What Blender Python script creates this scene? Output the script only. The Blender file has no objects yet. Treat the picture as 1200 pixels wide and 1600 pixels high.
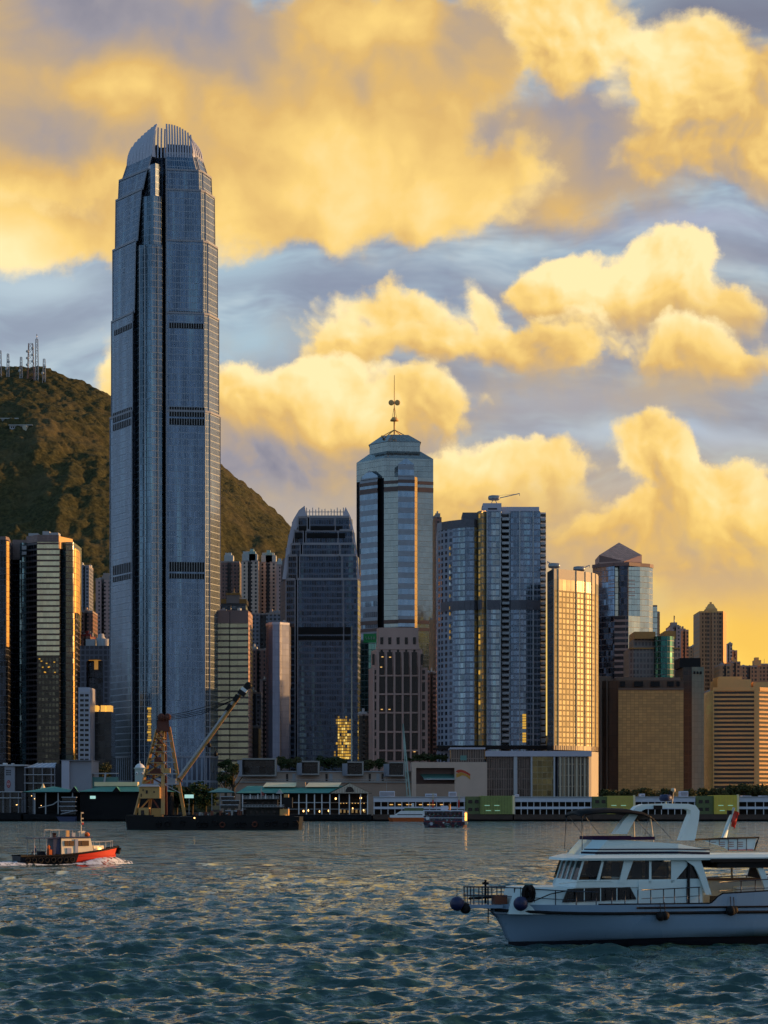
import bpy, math, random
import numpy as np
from mathutils import Vector, Matrix
R = math.radians
scene = bpy.context.scene
COL = scene.collection

# ------------------------------------------------------------------ camera
F, H, YH, CX = 3456.0, 7.3, 1260.0, 600.0      # focal length in photo pixels, eye height, horizon row, centre column
cam_d = bpy.data.cameras.new('camera'); cam = bpy.data.objects.new('camera', cam_d); COL.objects.link(cam)
cam.location = (0, 0, H); cam.rotation_euler = (R(90), 0, 0)
cam_d.sensor_width = 36; cam_d.lens = F / 1600 * 36; cam_d.shift_y = (YH - 800) / 1600
cam_d.clip_start = 0.5; cam_d.clip_end = 30000
scene.camera = cam
scene.view_settings.view_transform = 'Standard'; scene.view_settings.look = 'None'
scene.view_settings.exposure = 0.14; scene.view_settings.gamma = 1.0
scene.cycles.max_bounces = 5; scene.cycles.diffuse_bounces = 2; scene.cycles.glossy_bounces = 3
scene.cycles.transmission_bounces = 3; scene.cycles.volume_bounces = 0
scene.cycles.sample_clamp_indirect = 3.0; scene.cycles.sample_clamp_direct = 12.0
scene.cycles.caustics_reflective = False; scene.cycles.caustics_refractive = False
scene.cycles.use_denoising = True
scene.cycles.use_adaptive_sampling = True; scene.cycles.adaptive_threshold = 0.015; scene.cycles.adaptive_min_samples = 6

SUN_AZ, SUN_EL = 78.0, 8.0       # to the right of the view direction, above the horizon
def sun_dir():
    a, e = R(SUN_AZ), R(SUN_EL)
    return Vector((math.sin(a) * math.cos(e), math.cos(a) * math.cos(e), math.sin(e)))

# ------------------------------------------------------------------ node helpers
class NT:
    def __init__(s, tree): s.t = tree; s.n = tree.nodes; s.l = tree.links
    def new(s, k, **kw):
        n = s.n.new(k)
        for a, b in kw.items(): setattr(n, a, b)
        return n
    def put(s, sock, v):
        if v is None: return
        if isinstance(v, bpy.types.NodeSocket): s.l.new(v, sock)
        elif isinstance(v, (tuple, list, Vector)) and sock.type == 'RGBA' and len(v) == 3: sock.default_value = (*v, 1)
        else: sock.default_value = v
    def m(s, op, a, b=None, c=None, clamp=False):
        n = s.new('ShaderNodeMath', operation=op, use_clamp=clamp)
        for i, v in enumerate((a, b, c)): s.put(n.inputs[i], v)
        return n.outputs[0]
    def v(s, op, a, b=None, sc=None):
        n = s.new('ShaderNodeVectorMath', operation=op)
        s.put(n.inputs[0], a); s.put(n.inputs[1], b)
        if sc is not None: s.put(n.inputs['Scale'], sc)
        return n.outputs['Value'] if op in ('LENGTH', 'DISTANCE', 'DOT_PRODUCT') else n.outputs[0]
    def comb(s, x, y, z=0.0):
        n = s.new('ShaderNodeCombineXYZ')
        for i, q in enumerate((x, y, z)): s.put(n.inputs[i], q)
        return n.outputs[0]
    def sep(s, v):
        n = s.new('ShaderNodeSeparateXYZ'); s.put(n.inputs[0], v); return n.outputs
    def voro(s, v, scale, detail=2, rough=0.5):
        n = s.new('ShaderNodeTexVoronoi', voronoi_dimensions='2D'); s.put(n.inputs['Vector'], v); n.inputs['Scale'].default_value = scale
        n.inputs['Detail'].default_value = detail; n.inputs['Roughness'].default_value = rough; n.normalize = True
        return n.outputs['Distance']
    def noise(s, v, scale, detail=3, rough=0.55, lac=2.0, dist=0.0, col=False, dim='3D'):
        n = s.new('ShaderNodeTexNoise', noise_dimensions=dim); s.put(n.inputs['Vector'], v)
        n.inputs['Scale'].default_value = scale; n.inputs['Detail'].default_value = detail
        n.inputs['Roughness'].default_value = rough; n.inputs['Lacunarity'].default_value = lac
        n.inputs['Distortion'].default_value = dist
        return n.outputs['Color'] if col else n.outputs['Fac']
    def white(s, v, col=False):
        n = s.new('ShaderNodeTexWhiteNoise', noise_dimensions='3D'); s.put(n.inputs['Vector'], v)
        return n.outputs['Color'] if col else n.outputs['Value']
    def mix(s, f, a, b, mode='MIX'):
        n = s.new('ShaderNodeMix', data_type='RGBA', blend_type=mode)
        s.put(n.inputs[0], f); s.put(n.inputs[6], a); s.put(n.inputs[7], b)
        return n.outputs[2]
    def ramp(s, f, stops, interp='LINEAR'):
        n = s.new('ShaderNodeValToRGB'); r = n.color_ramp; r.interpolation = interp
        while len(r.elements) < len(stops): r.elements.new(0.5)
        for e, (p, c) in zip(r.elements, stops): e.position = p; e.color = (*c, 1)
        s.put(n.inputs[0], f); return n.outputs[0]
    def smooth(s, x, a, b):
        n = s.new('ShaderNodeMapRange', interpolation_type='SMOOTHSTEP')
        s.put(n.inputs[0], x); n.inputs[1].default_value = a; n.inputs[2].default_value = b
        return n.outputs[0]

# ------------------------------------------------------------------ world: sunset sky with clouds, a function of direction
world = bpy.data.worlds.new('World'); scene.world = world; world.use_nodes = True
def build_world():
    w = NT(world.node_tree); w.n.clear()
    out = w.new('ShaderNodeOutputWorld'); bg = w.new('ShaderNodeBackground'); w.l.new(bg.outputs[0], out.inputs[0])
    sky = w.new('ShaderNodeTexSky', sky_type='NISHITA'); sky.sun_disc = False
    sky.sun_elevation = R(SUN_EL); sky.sun_rotation = R(SUN_AZ); sky.altitude = 10; sky.dust_density = 2.0
    d = w.new('ShaderNodeTexCoord').outputs['Generated']
    x, y, z = w.sep(d)
    ys = w.m('MAXIMUM', y, 0.08)
    sx = w.m('ADD', w.m('MULTIPLY', w.m('DIVIDE', x, ys), 3.456), 0.6)
    sy = w.m('SUBTRACT', 1.26, w.m('MULTIPLY', w.m('DIVIDE', z, ys), 3.456))
    P = w.comb(sx, sy, 0.0)
    w1 = w.v('SUBTRACT', w.noise(P, 3.5, 2, 0.5, col=True, dim='2D'), (0.5, 0.5, 0.5))
    P1 = w.v('ADD', P, w.v('SCALE', w1, sc=0.10))
    w2 = w.v('SUBTRACT', w.noise(P, 15.0, 5, 0.66, col=True, dim='2D'), (0.5, 0.5, 0.5))
    Pw = w.v('ADD', P1, w.v('SCALE', w2, sc=0.045))
    Ps = w.v('ADD', P1, w.v('SCALE', w2, sc=0.022))
    x1, y1, _ = w.sep(P1)
    n0 = w.noise(Ps, 7.0, 4, 0.5, dim='2D'); n1 = w.noise(w.v('ADD', Ps, (0.022, -0.016, 0)), 7.0, 4, 0.5, dim='2D')
    v0 = w.voro(Ps, 13.0, 2, 0.5); v1 = w.voro(w.v('ADD', Ps, (0.010, -0.009, 0)), 13.0, 2, 0.5)
    u0 = w.voro(Ps, 5.5, 2, 0.45); u1 = w.voro(w.v('ADD', Ps, (0.022, -0.006, 0)), 5.5, 2, 0.45); r_u = w.m('SUBTRACT', u1, u0)
    m0 = w.noise(P1, 2.6, 1, 0.5, dim='2D'); m1 = w.noise(w.v('ADD', P1, (0.06, -0.045, 0)), 2.6, 1, 0.5, dim='2D')
    r_n = w.m('SUBTRACT', n0, n1); r_v = w.m('SUBTRACT', v1, v0); r_m = w.m('SUBTRACT', m0, m1)
    bump = w.m('ADD', w.m('MULTIPLY', w.m('SUBTRACT', n0, 0.5), 0.10), w.m('MULTIPLY', w.m('SUBTRACT', 0.38, v0), 0.030))
    def gauss(src, cx, cy, rx, ry):
        q = w.v('MULTIPLY', w.v('SUBTRACT', src, (cx, cy, 0)), (1 / rx, 1 / ry, 0))
        return w.m('EXPONENT', w.m('MULTIPLY', w.v('DOT_PRODUCT', q, q), -1.0))
    # open sky behind: blue grey veil with pale streaks
    st = w.noise(w.v('MULTIPLY', P1, (1.0, 3.2, 1.0)), 3.4, 4, 0.6, dim='2D')
    veil = w.ramp(st, [(0.3, (0.21, 0.25, 0.34)), (0.46, (0.28, 0.335, 0.43)), (0.56, (0.35, 0.445, 0.53)), (0.68, (0.47, 0.57, 0.63))])
    for cx, cy, rx, ry, c, wt in SKY_TINTS:
        veil = w.mix(w.m('MULTIPLY', gauss(P1, cx, cy, rx, ry), wt), veil, c)
    hz = w.m('MULTIPLY', w.smooth(sy, 0.62, 0.98), w.smooth(sx, 0.30, 1.05))
    gold = w.mix(w.smooth(sy, 0.80, 1.05), (0.74, 0.48, 0.16), (0.96, 0.60, 0.09))
    front = w.mix(hz, veil, gold)
    # cloud banks, farther ones first; each has a crisp lit rim and a soft, greyer base
    for ells, lit, dark, fade, soft, l0, l1, lights in SKY_BANKS:
        f = None
        for cx, cy, rx, ry in ells:
            q = w.v('MULTIPLY', w.v('SUBTRACT', Pw, (cx, cy, 0)), (1 / rx, 1 / ry, 0))
            e = w.m('MULTIPLY', w.m('SUBTRACT', 1.0, w.v('LENGTH', q)), min(rx, ry))
            f = e if f is None else w.m('SMOOTH_MAX', f, e, 0.02)
        f = w.m('ADD', f, bump)
        al = w.smooth(f, -0.004, soft)
        if fade: al = w.m('MULTIPLY', al, w.smooth(y1, fade[1], fade[0]))
        gain = 0.35 if soft > .03 else 0.85
        relief = w.m('ADD', w.m('ADD', w.m('MULTIPLY', r_n, gain), w.m('MULTIPLY', r_m, 1.15)), w.m('MULTIPLY', r_u if soft > .03 else r_v, 0.42 if soft > .03 else 0.40))
        l0 += .01; L = w.m('ADD', relief, w.m('ADD', w.m('MULTIPLY', w.smooth(y1, dark, lit), l0 - l1), l1))
        L = w.m('ADD', L, w.m('MULTIPLY', w.smooth(f, 0.035, 0.0), 0.10))
        for cx, cy, rx, ry, wt in lights:
            L = w.m('ADD', L, w.m('MULTIPLY', gauss(Ps, cx, cy, rx, ry), wt))
        c = w.ramp(L, [(0.0, (0.20, 0.205, 0.275)), (0.20, (0.31, 0.29, 0.325)), (0.40, (0.48, 0.355, 0.235)),
                       (0.58, (0.70, 0.445, 0.155)), (0.75, (0.90, 0.615, 0.20)), (1.0, (1.0, 0.80, 0.42))])
        if soft < .03:   # the soft grey-tan base each bank trails below its lit top
            a2 = w.m('MULTIPLY', w.smooth(w.m('ADD', f, 0.055), -0.01, 0.10), w.smooth(y1, lit - .01, lit + .09))
            front = w.mix(w.m('MULTIPLY', a2, 0.80), front, w.mix(w.smooth(n0, .35, .65), (0.35, 0.315, 0.315), (0.50, 0.385, 0.255)))
            al = w.m('MULTIPLY', al, w.smooth(w.m('ADD', f, w.m('MULTIPLY', w.m('SUBTRACT', dark - .035, y1), .60)), -.035, .045))
        front = w.mix(al, front, c)
    front = w.mix(w.m('MULTIPLY', hz, 0.42), front, w.mix(w.smooth(w.m('ADD', w.m('MULTIPLY', n0, .6), w.m('MULTIPLY', m0, .4)), 0.38, 0.62), (0.80, 0.46, 0.10), (0.97, 0.66, 0.15)))
    # the rest of the sky dome
    t = w.m('MAXIMUM', z, 0.0)
    cn = w.noise(w.v('MULTIPLY', d, (1.0, 1.0, 2.4)), 3.4, 6, 0.6)
    rest = w.ramp(t, [(0.0, REST[0]), (0.10, REST[1]), (0.30, REST[2]), (0.65, REST[3]), (1.0, REST[4])])
    rest = w.mix(w.m('MULTIPLY', w.smooth(cn, 0.50, 0.66), w.smooth(t, 0.75, 0.15)), rest, (0.30, 0.31, 0.37))
    rest = w.mix(1.0, rest, w.v('SCALE', sky.outputs[0], sc=NISH), 'ADD')
    # glow round the hidden sun
    sd = sun_dir()
    ca = w.m('MAXIMUM', w.v('DOT_PRODUCT', d, tuple(sd)), 0.0)
    glow = w.m('ADD', w.m('MULTIPLY', w.m('POWER', ca, 60.0), 2.4), w.m('MULTIPLY', w.m('POWER', ca, 9.0), 0.55))
    rest = w.mix(1.0, rest, w.v('SCALE', w.comb(1.0, 0.60, 0.17), sc=glow), 'ADD')
    k = w.m('MULTIPLY', w.smooth(y, 0.45, 0.80), w.smooth(sy, -0.55, -0.10))
    allc = w.mix(k, rest, front)
    below = w.smooth(z, -0.02, -0.12)
    allc = w.mix(below, allc, (0.03, 0.04, 0.05))
    w.l.new(allc, bg.inputs[0]); bg.inputs[1].default_value = 1.0
    world.cycles.sampling_method = 'MANUAL'; world.cycles.sample_map_resolution = 512
NISH = 0.03
REST = [(0.33, 0.385, 0.49), (0.275, 0.365, 0.50), (0.16, 0.27, 0.41), (0.09, 0.185, 0.30), (0.07, 0.15, 0.25)]
# ellipses (x, y, rx, ry), row where lit, row where dark, fade rows, rim softness, lit level, dark level, local light and shade
SKY_BANKS = [
    ([(0.86, 0.24, 0.34, 0.16), (0.60, 0.36, 0.26, 0.05)], 0.10, 0.36, None, 0.09, 0.42, 0.30, [(0.93, 0.13, 0.07, 0.07, -0.22), (0.9, 0.32, 0.2, 0.05, 0.10)]),
    ([(0.86, 0.02, 0.15, 0.12), (0.96, 0.03, 0.05, 0.07)], 0.05, 0.20, (0.12, 0.22), 0.03, 0.74, 0.48, []),
    ([(1.08, 0.14, 0.14, 0.11), (1.17, 0.20, 0.12, 0.13), (1.0, 0.25, 0.075, 0.05)], 0.08, 0.34, (0.27, 0.36), 0.03, 0.80, 0.50, [(1.07, 0.07, 0.06, 0.04, 0.10), (1.05, 0.21, 0.1, 0.02, -0.15)]),
    ([(0.15, 0.17, 0.34, 0.26), (0.42, 0.20, 0.36, 0.20), (0.60, 0.10, 0.24, 0.13), (0.70, 0.27, 0.17, 0.095), (0.55, 0.30, 0.25, 0.085)], 0.30, 0.02, None, 0.035, 0.72, 0.48,
      [(0.05, 0.05, 0.18, 0.10, -0.34), (0.02, 0.20, 0.12, 0.07, -0.30), (0.30, 0.26, 0.20, 0.07, -0.12), (0.18, 0.135, 0.14, 0.03, 0.12), (0.20, 0.23, 0.16, 0.045, -0.20), (0.10, 0.35, 0.20, 0.05, 0.28),
       (0.42, 0.10, 0.08, 0.10, -0.10), (0.58, 0.05, 0.12, 0.05, 0.30), (0.66, 0.33, 0.14, 0.04, 0.10), (0.76, 0.04, 0.10, 0.05, -0.15), (0.33, 0.03, 0.12, 0.05, -0.15)]),
    ([(0.05, 0.36, 0.22, 0.075), (0.17, 0.38, 0.05, 0.05)], 0.42, 0.28, None, 0.04, 0.86, 0.60, []),
    ([(1.05, 0.445, 0.10, 0.085), (0.90, 0.46, 0.10, 0.075), (1.15, 0.50, 0.06, 0.05), (0.98, 0.50, 0.14, 0.06)], 0.40, 0.54, (0.52, 0.60), 0.014, 0.90, 0.36, [(0.87, 0.47, 0.05, 0.03, 0.08)]),
    ([(0.64, 0.49, 0.11, 0.05), (0.76, 0.50, 0.04, 0.055), (0.84, 0.54, 0.20, 0.05), (0.70, 0.53, 0.12, 0.055), (0.56, 0.54, 0.09, 0.05), (1.12, 0.58, 0.13, 0.05)], 0.47, 0.62, (0.58, 0.66), 0.016, 0.86, 0.38, [(0.95, 0.57, 0.1, 0.04, 0.10)]),
    ([(0.40, 0.64, 0.11, 0.055), (0.51, 0.63, 0.10, 0.07), (0.65, 0.65, 0.085, 0.05), (0.58, 0.665, 0.10, 0.055), (0.615, 0.625, 0.085, 0.055), (0.60, 0.70, 0.12, 0.05), (0.44, 0.72, 0.20, 0.08), (0.165, 0.62, 0.035, 0.085)], 0.58, 0.74, (0.74, 0.86), 0.018, 0.86, 0.34, [(0.60, 0.67, 0.1, 0.03, 0.10)]),
    ([(0.80, 0.74, 0.12, 0.06), (0.72, 0.76, 0.09, 0.06), (0.78, 0.83, 0.24, 0.10)], 0.70, 0.82, (0.84, 1.0), 0.016, 0.86, 0.56, []),
    ([(1.02, 0.735, 0.085, 0.065), (1.14, 0.77, 0.11, 0.06), (1.06, 0.84, 0.22, 0.10)], 0.69, 0.86, (0.86, 1.06), 0.016, 0.88, 0.58, [(0.98, 0.73, 0.03, 0.04, 0.10)]),
]
SKY_TINTS = [
    (0.39, 0.41, 0.09, 0.04, (0.40, 0.54, 0.63), 0.9), (0.42, 0.54, 0.13, 0.04, (0.40, 0.55, 0.64), 0.9), (0.04, 0.445, 0.12, 0.035, (0.46, 0.57, 0.64), 0.9),
    (0.60, 0.43, 0.20, 0.035, (0.24, 0.275, 0.37), 0.8), (0.06, 0.51, 0.14, 0.03, (0.27, 0.32, 0.41), 0.9), (0.06, 0.555, 0.12, 0.015, (0.40, 0.49, 0.56), 0.8),
    (1.10, 0.36, 0.15, 0.025, (0.38, 0.41, 0.52), 0.8), (1.12, 0.41, 0.15, 0.02, (0.28, 0.29, 0.36), 0.8), (1.12, 0.03, 0.20, 0.07, (0.185, 0.195, 0.26), 0.97),
    (0.90, 0.64, 0.30, 0.04, (0.38, 0.36, 0.38), 0.9), (1.05, 0.685, 0.20, 0.012, (0.45, 0.55, 0.68), 0.7), (0.50, 0.80, 0.20, 0.08, (0.46, 0.41, 0.40), 0.8),
]
build_world()

# ------------------------------------------------------------------ sun
sl = bpy.data.lights.new('sun', 'SUN'); sl.energy = 4.6; sl.angle = R(0.6); sl.color = (1.0, 0.52, 0.17)
sun = bpy.data.objects.new('sun', sl); COL.objects.link(sun); sun.rotation_euler = sun_dir().to_track_quat('Z', 'Y').to_euler()

# ------------------------------------------------------------------ materials
MATS = {}
def new_mat(name):
    m = bpy.data.materials.new(name); m.use_nodes = True
    t = NT(m.node_tree); t.n.clear()
    out = t.new('ShaderNodeOutputMaterial'); p = t.new('ShaderNodeBsdfPrincipled'); t.l.new(p.outputs[0], out.inputs[0])
    MATS[name] = m
    return m, t, p
def plain(name, col, rough=0.6, metal=0.0, var=0.18, scale=0.6, emit=None, es=1.0, spec=None, streak=0.0):
    m, t, p = new_mat(name)
    co = t.new('ShaderNodeTexCoord').outputs['Object']
    if streak: co = t.v('MULTIPLY', co, (1, 1, streak))
    n = t.noise(co, scale, 4, 0.6)
    f = t.m('ADD', t.m('MULTIPLY', t.m('SUBTRACT', n, 0.5), 2 * var), 1.0)
    t.put(p.inputs['Base Color'], t.v('SCALE', col, sc=f))
    t.put(p.inputs['Roughness'], t.m('ADD', rough - 0.06, t.m('MULTIPLY', n, 0.12)))
    p.inputs['Metallic'].default_value = metal
    if spec is None and max(col) < 0.06 and rough > .3: spec = 0.18
    if spec is not None: p.inputs['Specular IOR Level'].default_value = spec
    if emit: p.inputs['Emission Color'].default_value = (*emit, 1); p.inputs['Emission Strength'].default_value = es
    return m

def facade(name, bay=1.5, floor=3.9, mull=0.12, span=0.30, glass=(0.30, 0.36, 0.42), frame=(0.35, 0.38, 0.42), spandrel=None,
           metal=0.7, rough=0.12, tilt=0.03, vary=0.35, lit=0.0, litcol=(1.0, 0.62, 0.2), mrough=0.5, streak=0.0, big=0.0, win=None, seed=0.0, lits=0.8, fmetal=0.0):
    """one curtain wall or punched-window wall; u, v are metres on the wall"""
    m, t, p = new_mat(name)
    spandrel = spandrel or frame
    uv = t.new('ShaderNodeUVMap').outputs[0]; u, v, _ = t.sep(uv)
    gu, gv = t.m('DIVIDE', u, bay), t.m('DIVIDE', v, floor)
    fu, fv = t.m('FRACT', gu), t.m('FRACT', gv)
    cell = t.comb(t.m('FLOOR', gu), t.m('FLOOR', gv), seed + len(MATS) * 1.37)
    r = t.white(cell); rc = t.white(t.v('ADD', cell, (0.5, 0.2, 7.0)), col=True)
    mm = t.m('LESS_THAN', fu, mull); ss = t.m('LESS_THAN', fv, span)
    wall = t.m('MAXIMUM', mm, ss)
    if big:   # a heavier vertical pier every so many bays
        b = t.m('LESS_THAN', t.m('FRACT', t.m('DIVIDE', gu, big)), 0.16); wall = t.m('MAXIMUM', wall, b); mm = t.m('MAXIMUM', mm, b)
    n = t.noise(uv, 0.05, 3, 0.6)
    gcol = t.v('SCALE', glass, sc=t.m('ADD', t.m('MULTIPLY', t.m('SUBTRACT', r, 0.5), 2 * vary), t.m('ADD', 0.75, t.m('MULTIPLY', n, 0.5))))
    if streak:  # streaky reflections put into the glass colour
        sn = t.noise(t.v('ADD', t.v('MULTIPLY', uv, (1, 0.045, 1)), (seed + len(MATS) * 3.1, 0, 0)), 0.16, 3, 0.6)
        gcol = t.v('SCALE', gcol, sc=t.m('ADD', 1.0, t.m('MULTIPLY', t.m('SUBTRACT', sn, 0.5), 4.0 * streak)))
        gcol = t.mix(t.m('MULTIPLY', t.smooth(sn, 0.55, 0.75), streak), gcol, (0.22, 0.36, 0.36))
    wcol = t.mix(mm, spandrel, frame)
    wn = t.noise(t.v('MULTIPLY', uv, (1, 0.25, 1)), 0.35, 4, 0.6)
    wcol = t.v('SCALE', wcol, sc=t.m('ADD', 0.78, t.m('MULTIPLY', wn, 0.44)))
    t.put(p.inputs['Base Color'], t.mix(wall, gcol, wcol))
    t.put(p.inputs['Metallic'], t.m('ADD', t.m('MULTIPLY', t.m('SUBTRACT', 1.0, wall), metal), t.m('MULTIPLY', wall, fmetal)))
    t.put(p.inputs['Roughness'], t.m('ADD', rough, t.m('MULTIPLY', wall, mrough - rough)))
    geo = t.new('ShaderNodeNewGeometry').outputs['Normal']
    wob = t.v('SCALE', t.v('SUBTRACT', t.noise(uv, 0.12, 2, 0.5, col=True), (0.5, 0.5, 0.5)), sc=tilt * 1.2)
    dn = t.v('ADD', t.v('SCALE', t.v('SUBTRACT', rc, (0.5, 0.5, 0.5)), sc=tilt), wob)
    dn = t.v('SCALE', dn, sc=t.m('SUBTRACT', 1.0, wall))
    t.put(p.inputs['Normal'], t.v('NORMALIZE', t.v('ADD', geo, dn)))
    if lit:
        on = t.m('MULTIPLY', t.m('LESS_THAN', t.white(t.v('ADD', cell, (9.1, 3.3, 1.0))), lit), t.m('SUBTRACT', 1.0, wall))
        p.inputs['Emission Color'].default_value = (*litcol, 1)
        t.put(p.inputs['Emission Strength'], t.m('MULTIPLY', on, lits))
    return m

# ------------------------------------------------------------------ meshes
class MB:
    def __init__(s): s.v = []; s.f = []; s.m = []; s.uv = []; s.names = []; s.smooth = []
    def mi(s, mat):
        if mat not in s.names: s.names.append(mat)
        return s.names.index(mat)
    def face(s, pts, mat, uv=None, smooth=False):
        b = len(s.v); s.v += [tuple(p) for p in pts]; s.f.append(list(range(b, b + len(pts)))); s.m.append(s.mi(mat)); s.smooth.append(smooth)
        s.uv.append(uv or [(p[0] + p[1], p[2]) for p in pts])
    def wall(s, p0, p1, z0, z1, mat, u0=0.0, q0=None, q1=None):
        q0 = q0 or p0; q1 = q1 or p1; L = math.hypot(p1[0] - p0[0], p1[1] - p0[1])
        s.face([(*p0, z0), (*p1, z0), (*q1, z1), (*q0, z1)], mat, [(u0, z0), (u0 + L, z0), (u0 + L, z1), (u0, z1)])
        return u0 + L
    def prism(s, poly, z0, z1, mat, cap=None, top=None, u0=0.0):
        """counter-clockwise footprint; mat may be one name or one per edge; top = other footprint at z1"""
        top = top or poly; n = len(poly); u = u0
        for i in range(n):
            mm = mat if isinstance(mat, str) else mat[i % len(mat)]
            u = s.wall(poly[i], poly[(i + 1) % n], z0, z1, mm, u, top[i], top[(i + 1) % n])
        c = cap or (mat if isinstance(mat, str) else mat[0])
        s.face([(*p, z1) for p in top], c); s.face([(*p, z0) for p in reversed(poly)], c)
    def box(s, x0, x1, y0, y1, z0, z1, mat): s.prism([(x0, y0), (x1, y0), (x1, y1), (x0, y1)], z0, z1, mat)
    def beam(s, a, b, wd, ht, mat, up=(0, 0, 1)):
        a, b = Vector(a), Vector(b); d = (b - a); 
        if d.length < 1e-6: return
        d.normalize(); up = Vector(up)
        if abs(d.dot(up)) > 0.97: up = Vector((0, 1, 0))
        r = d.cross(up).normalized() * wd / 2; u = r.cross(d).normalized() * ht / 2
        c = [a - r - u, a + r - u, a + r + u, a - r + u]; e = [q + (b - a) for q in c]
        for i in range(4): s.face([c[i], c[(i + 1) % 4], e[(i + 1) % 4], e[i]], mat)
        s.face(c[::-1], mat); s.face(e, mat)
    def tube(s, pts, r, mat, n=8, closed=False, smooth=True, r1=None):
        pts = [Vector(p) for p in pts]; rings = []
        for i, p in enumerate(pts):
            a = pts[i - 1] if (i or closed) else p; b = pts[(i + 1) % len(pts)] if (i < len(pts) - 1 or closed) else p
            d = (b - a).normalized(); up = Vector((0, 0, 1)) if abs(d.z) < 0.95 else Vector((0, 1, 0))
            e1 = d.cross(up).normalized(); e2 = e1.cross(d)
            rr = r if r1 is None else r + (r1 - r) * i / (len(pts) - 1)
            rings.append([p + (e1 * math.cos(k * 2 * math.pi / n) + e2 * math.sin(k * 2 * math.pi / n)) * rr for k in range(n)])
        m = len(rings)
        for i in range(m if closed else m - 1):
            A, B = rings[i], rings[(i + 1) % m]
            for k in range(n): s.face([A[k], B[k], B[(k + 1) % n], A[(k + 1) % n]][::-1], mat, smooth=smooth)
        if not closed: s.face(rings[0], mat); s.face(rings[-1][::-1], mat)
    def lathe(s, prof, c, mat, n=16, axis='z', smooth=True):
        """prof: (radius, height) list about a vertical (or x / y) axis through c"""
        def P(r, h, k):
            a = k * 2 * math.pi / n; p = (r * math.cos(a), r * math.sin(a), h)
            if axis == 'x': p = (h, p[0], p[1])
            if axis == 'y': p = (p[0], -h, p[1])
            return (p[0] + c[0], p[1] + c[1], p[2] + c[2])
        for i in range(len(prof) - 1):
            for k in range(n):
                s.face([P(*prof[i], k), P(*prof[i], k + 1), P(*prof[i + 1], k + 1), P(*prof[i + 1], k)], mat, smooth=smooth)
    def loft(s, rows, mat, smooth=True, close=False, flip=False):
        for i in range(len(rows) - 1):
            A, B = rows[i], rows[i + 1]; n = len(A)
            for k in range(n if close else n - 1):
                q = [A[k], A[(k + 1) % n], B[(k + 1) % n], B[k]]
                s.face(q[::-1] if flip else q, mat, smooth=smooth)
    def build(s, name, parent=None, org=(0, 0, 0), weld=False, bevel=0):
        me = bpy.data.meshes.new(name); o = Vector(org)
        me.from_pydata([tuple(Vector(v) - o) for v in s.v], [], s.f)
        for nm in s.names: me.materials.append(MATS[nm])
        me.polygons.foreach_set('material_index', s.m); me.polygons.foreach_set('use_smooth', s.smooth)
        ul = me.uv_layers.new(name='UVMap'); flat = [c for f in s.uv for q in f for c in q]
        ul.data.foreach_set('uv', flat)
        ob = bpy.data.objects.new(name, me); COL.objects.link(ob)
        if weld or any(s.smooth):
            import bmesh
            bm = bmesh.new(); bm.from_mesh(me); bmesh.ops.remove_doubles(bm, verts=bm.verts, dist=1e-4); bm.to_mesh(me); bm.free()
        if bevel:
            b = ob.modifiers.new('bevel', 'BEVEL'); b.width = bevel; b.segments = 2; b.limit_method = 'ANGLE'
        me.update()
        if parent is not None:
            ob.parent = parent; ob.location = o - Vector(parent.get('_w', (0, 0, 0)))
        else: ob.location = o
        return ob
def thing(name, label, cat, loc=(0, 0, 0), group=None):
    o = bpy.data.objects.new(name, None); COL.objects.link(o); o.location = loc
    o['label'] = label; o['category'] = cat; o.empty_display_size = 1
    if group: o['group'] = group
    o['_w'] = list(loc)
    return o
def tag(o, label=None, cat=None, group=None, kind=None):
    if label: o['label'] = label
    if cat: o['category'] = cat
    if group: o['group'] = group
    if kind: o['kind'] = kind
    return o
def X(px, D): return (px - CX) / F * D
def Z(py, D): return H + (YH - py) / F * D
def P2(px, D): return (X(px, D), D)
GZ = 2.6   # city ground level

# ------------------------------------------------------------------ plain materials
plain('concrete', (0.30, 0.29, 0.28), 0.8, var=0.25, scale=0.3)
plain('dark_concrete', (0.05, 0.047, 0.05), 0.85, var=0.3, scale=0.3)
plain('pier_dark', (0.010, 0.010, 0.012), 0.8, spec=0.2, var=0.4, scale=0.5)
plain('roof_grey', (0.17, 0.17, 0.18), 0.8, var=0.3, scale=0.2)
plain('light_grey', (0.42, 0.43, 0.46), 0.6, var=0.15, scale=0.3)
plain('white_paint', (0.68, 0.69, 0.72), 0.45, var=0.12, scale=0.5, streak=0.2)
plain('grey_panel', (0.27, 0.28, 0.33), 0.5, var=0.12, scale=0.15)
plain('lilac_panel', (0.41, 0.42, 0.51), 0.42, 0.2, var=0.10, scale=0.1, streak=0.1)
plain('black', (0.005, 0.005, 0.007), 0.5, spec=0.25, var=0.3)
plain('void', (0.004, 0.006, 0.010), 0.8, spec=0.2, var=0.3)
plain('louvre', (0.004, 0.005, 0.007), 0.6, spec=0.2, var=0.4, scale=1.5)
plain('steel', (0.30, 0.31, 0.33), 0.4, 0.6, var=0.2)
plain('pink_stone', (0.52, 0.33, 0.28), 0.7, var=0.16, scale=0.12, streak=0.3)
plain('pink_dark', (0.20, 0.125, 0.115), 0.6, var=0.2, scale=0.1)
plain('cream_stone', (0.48, 0.42, 0.32), 0.6, var=0.10, scale=0.1, streak=0.3)
plain('beige_wall', (0.56, 0.42, 0.34), 0.8, var=0.14, scale=0.12)
plain('brown_stone', (0.17, 0.115, 0.085), 0.7, var=0.2, scale=0.1, streak=0.3)
plain('brown_band', (0.12, 0.075, 0.065), 0.5, var=0.15, scale=0.1)
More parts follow.
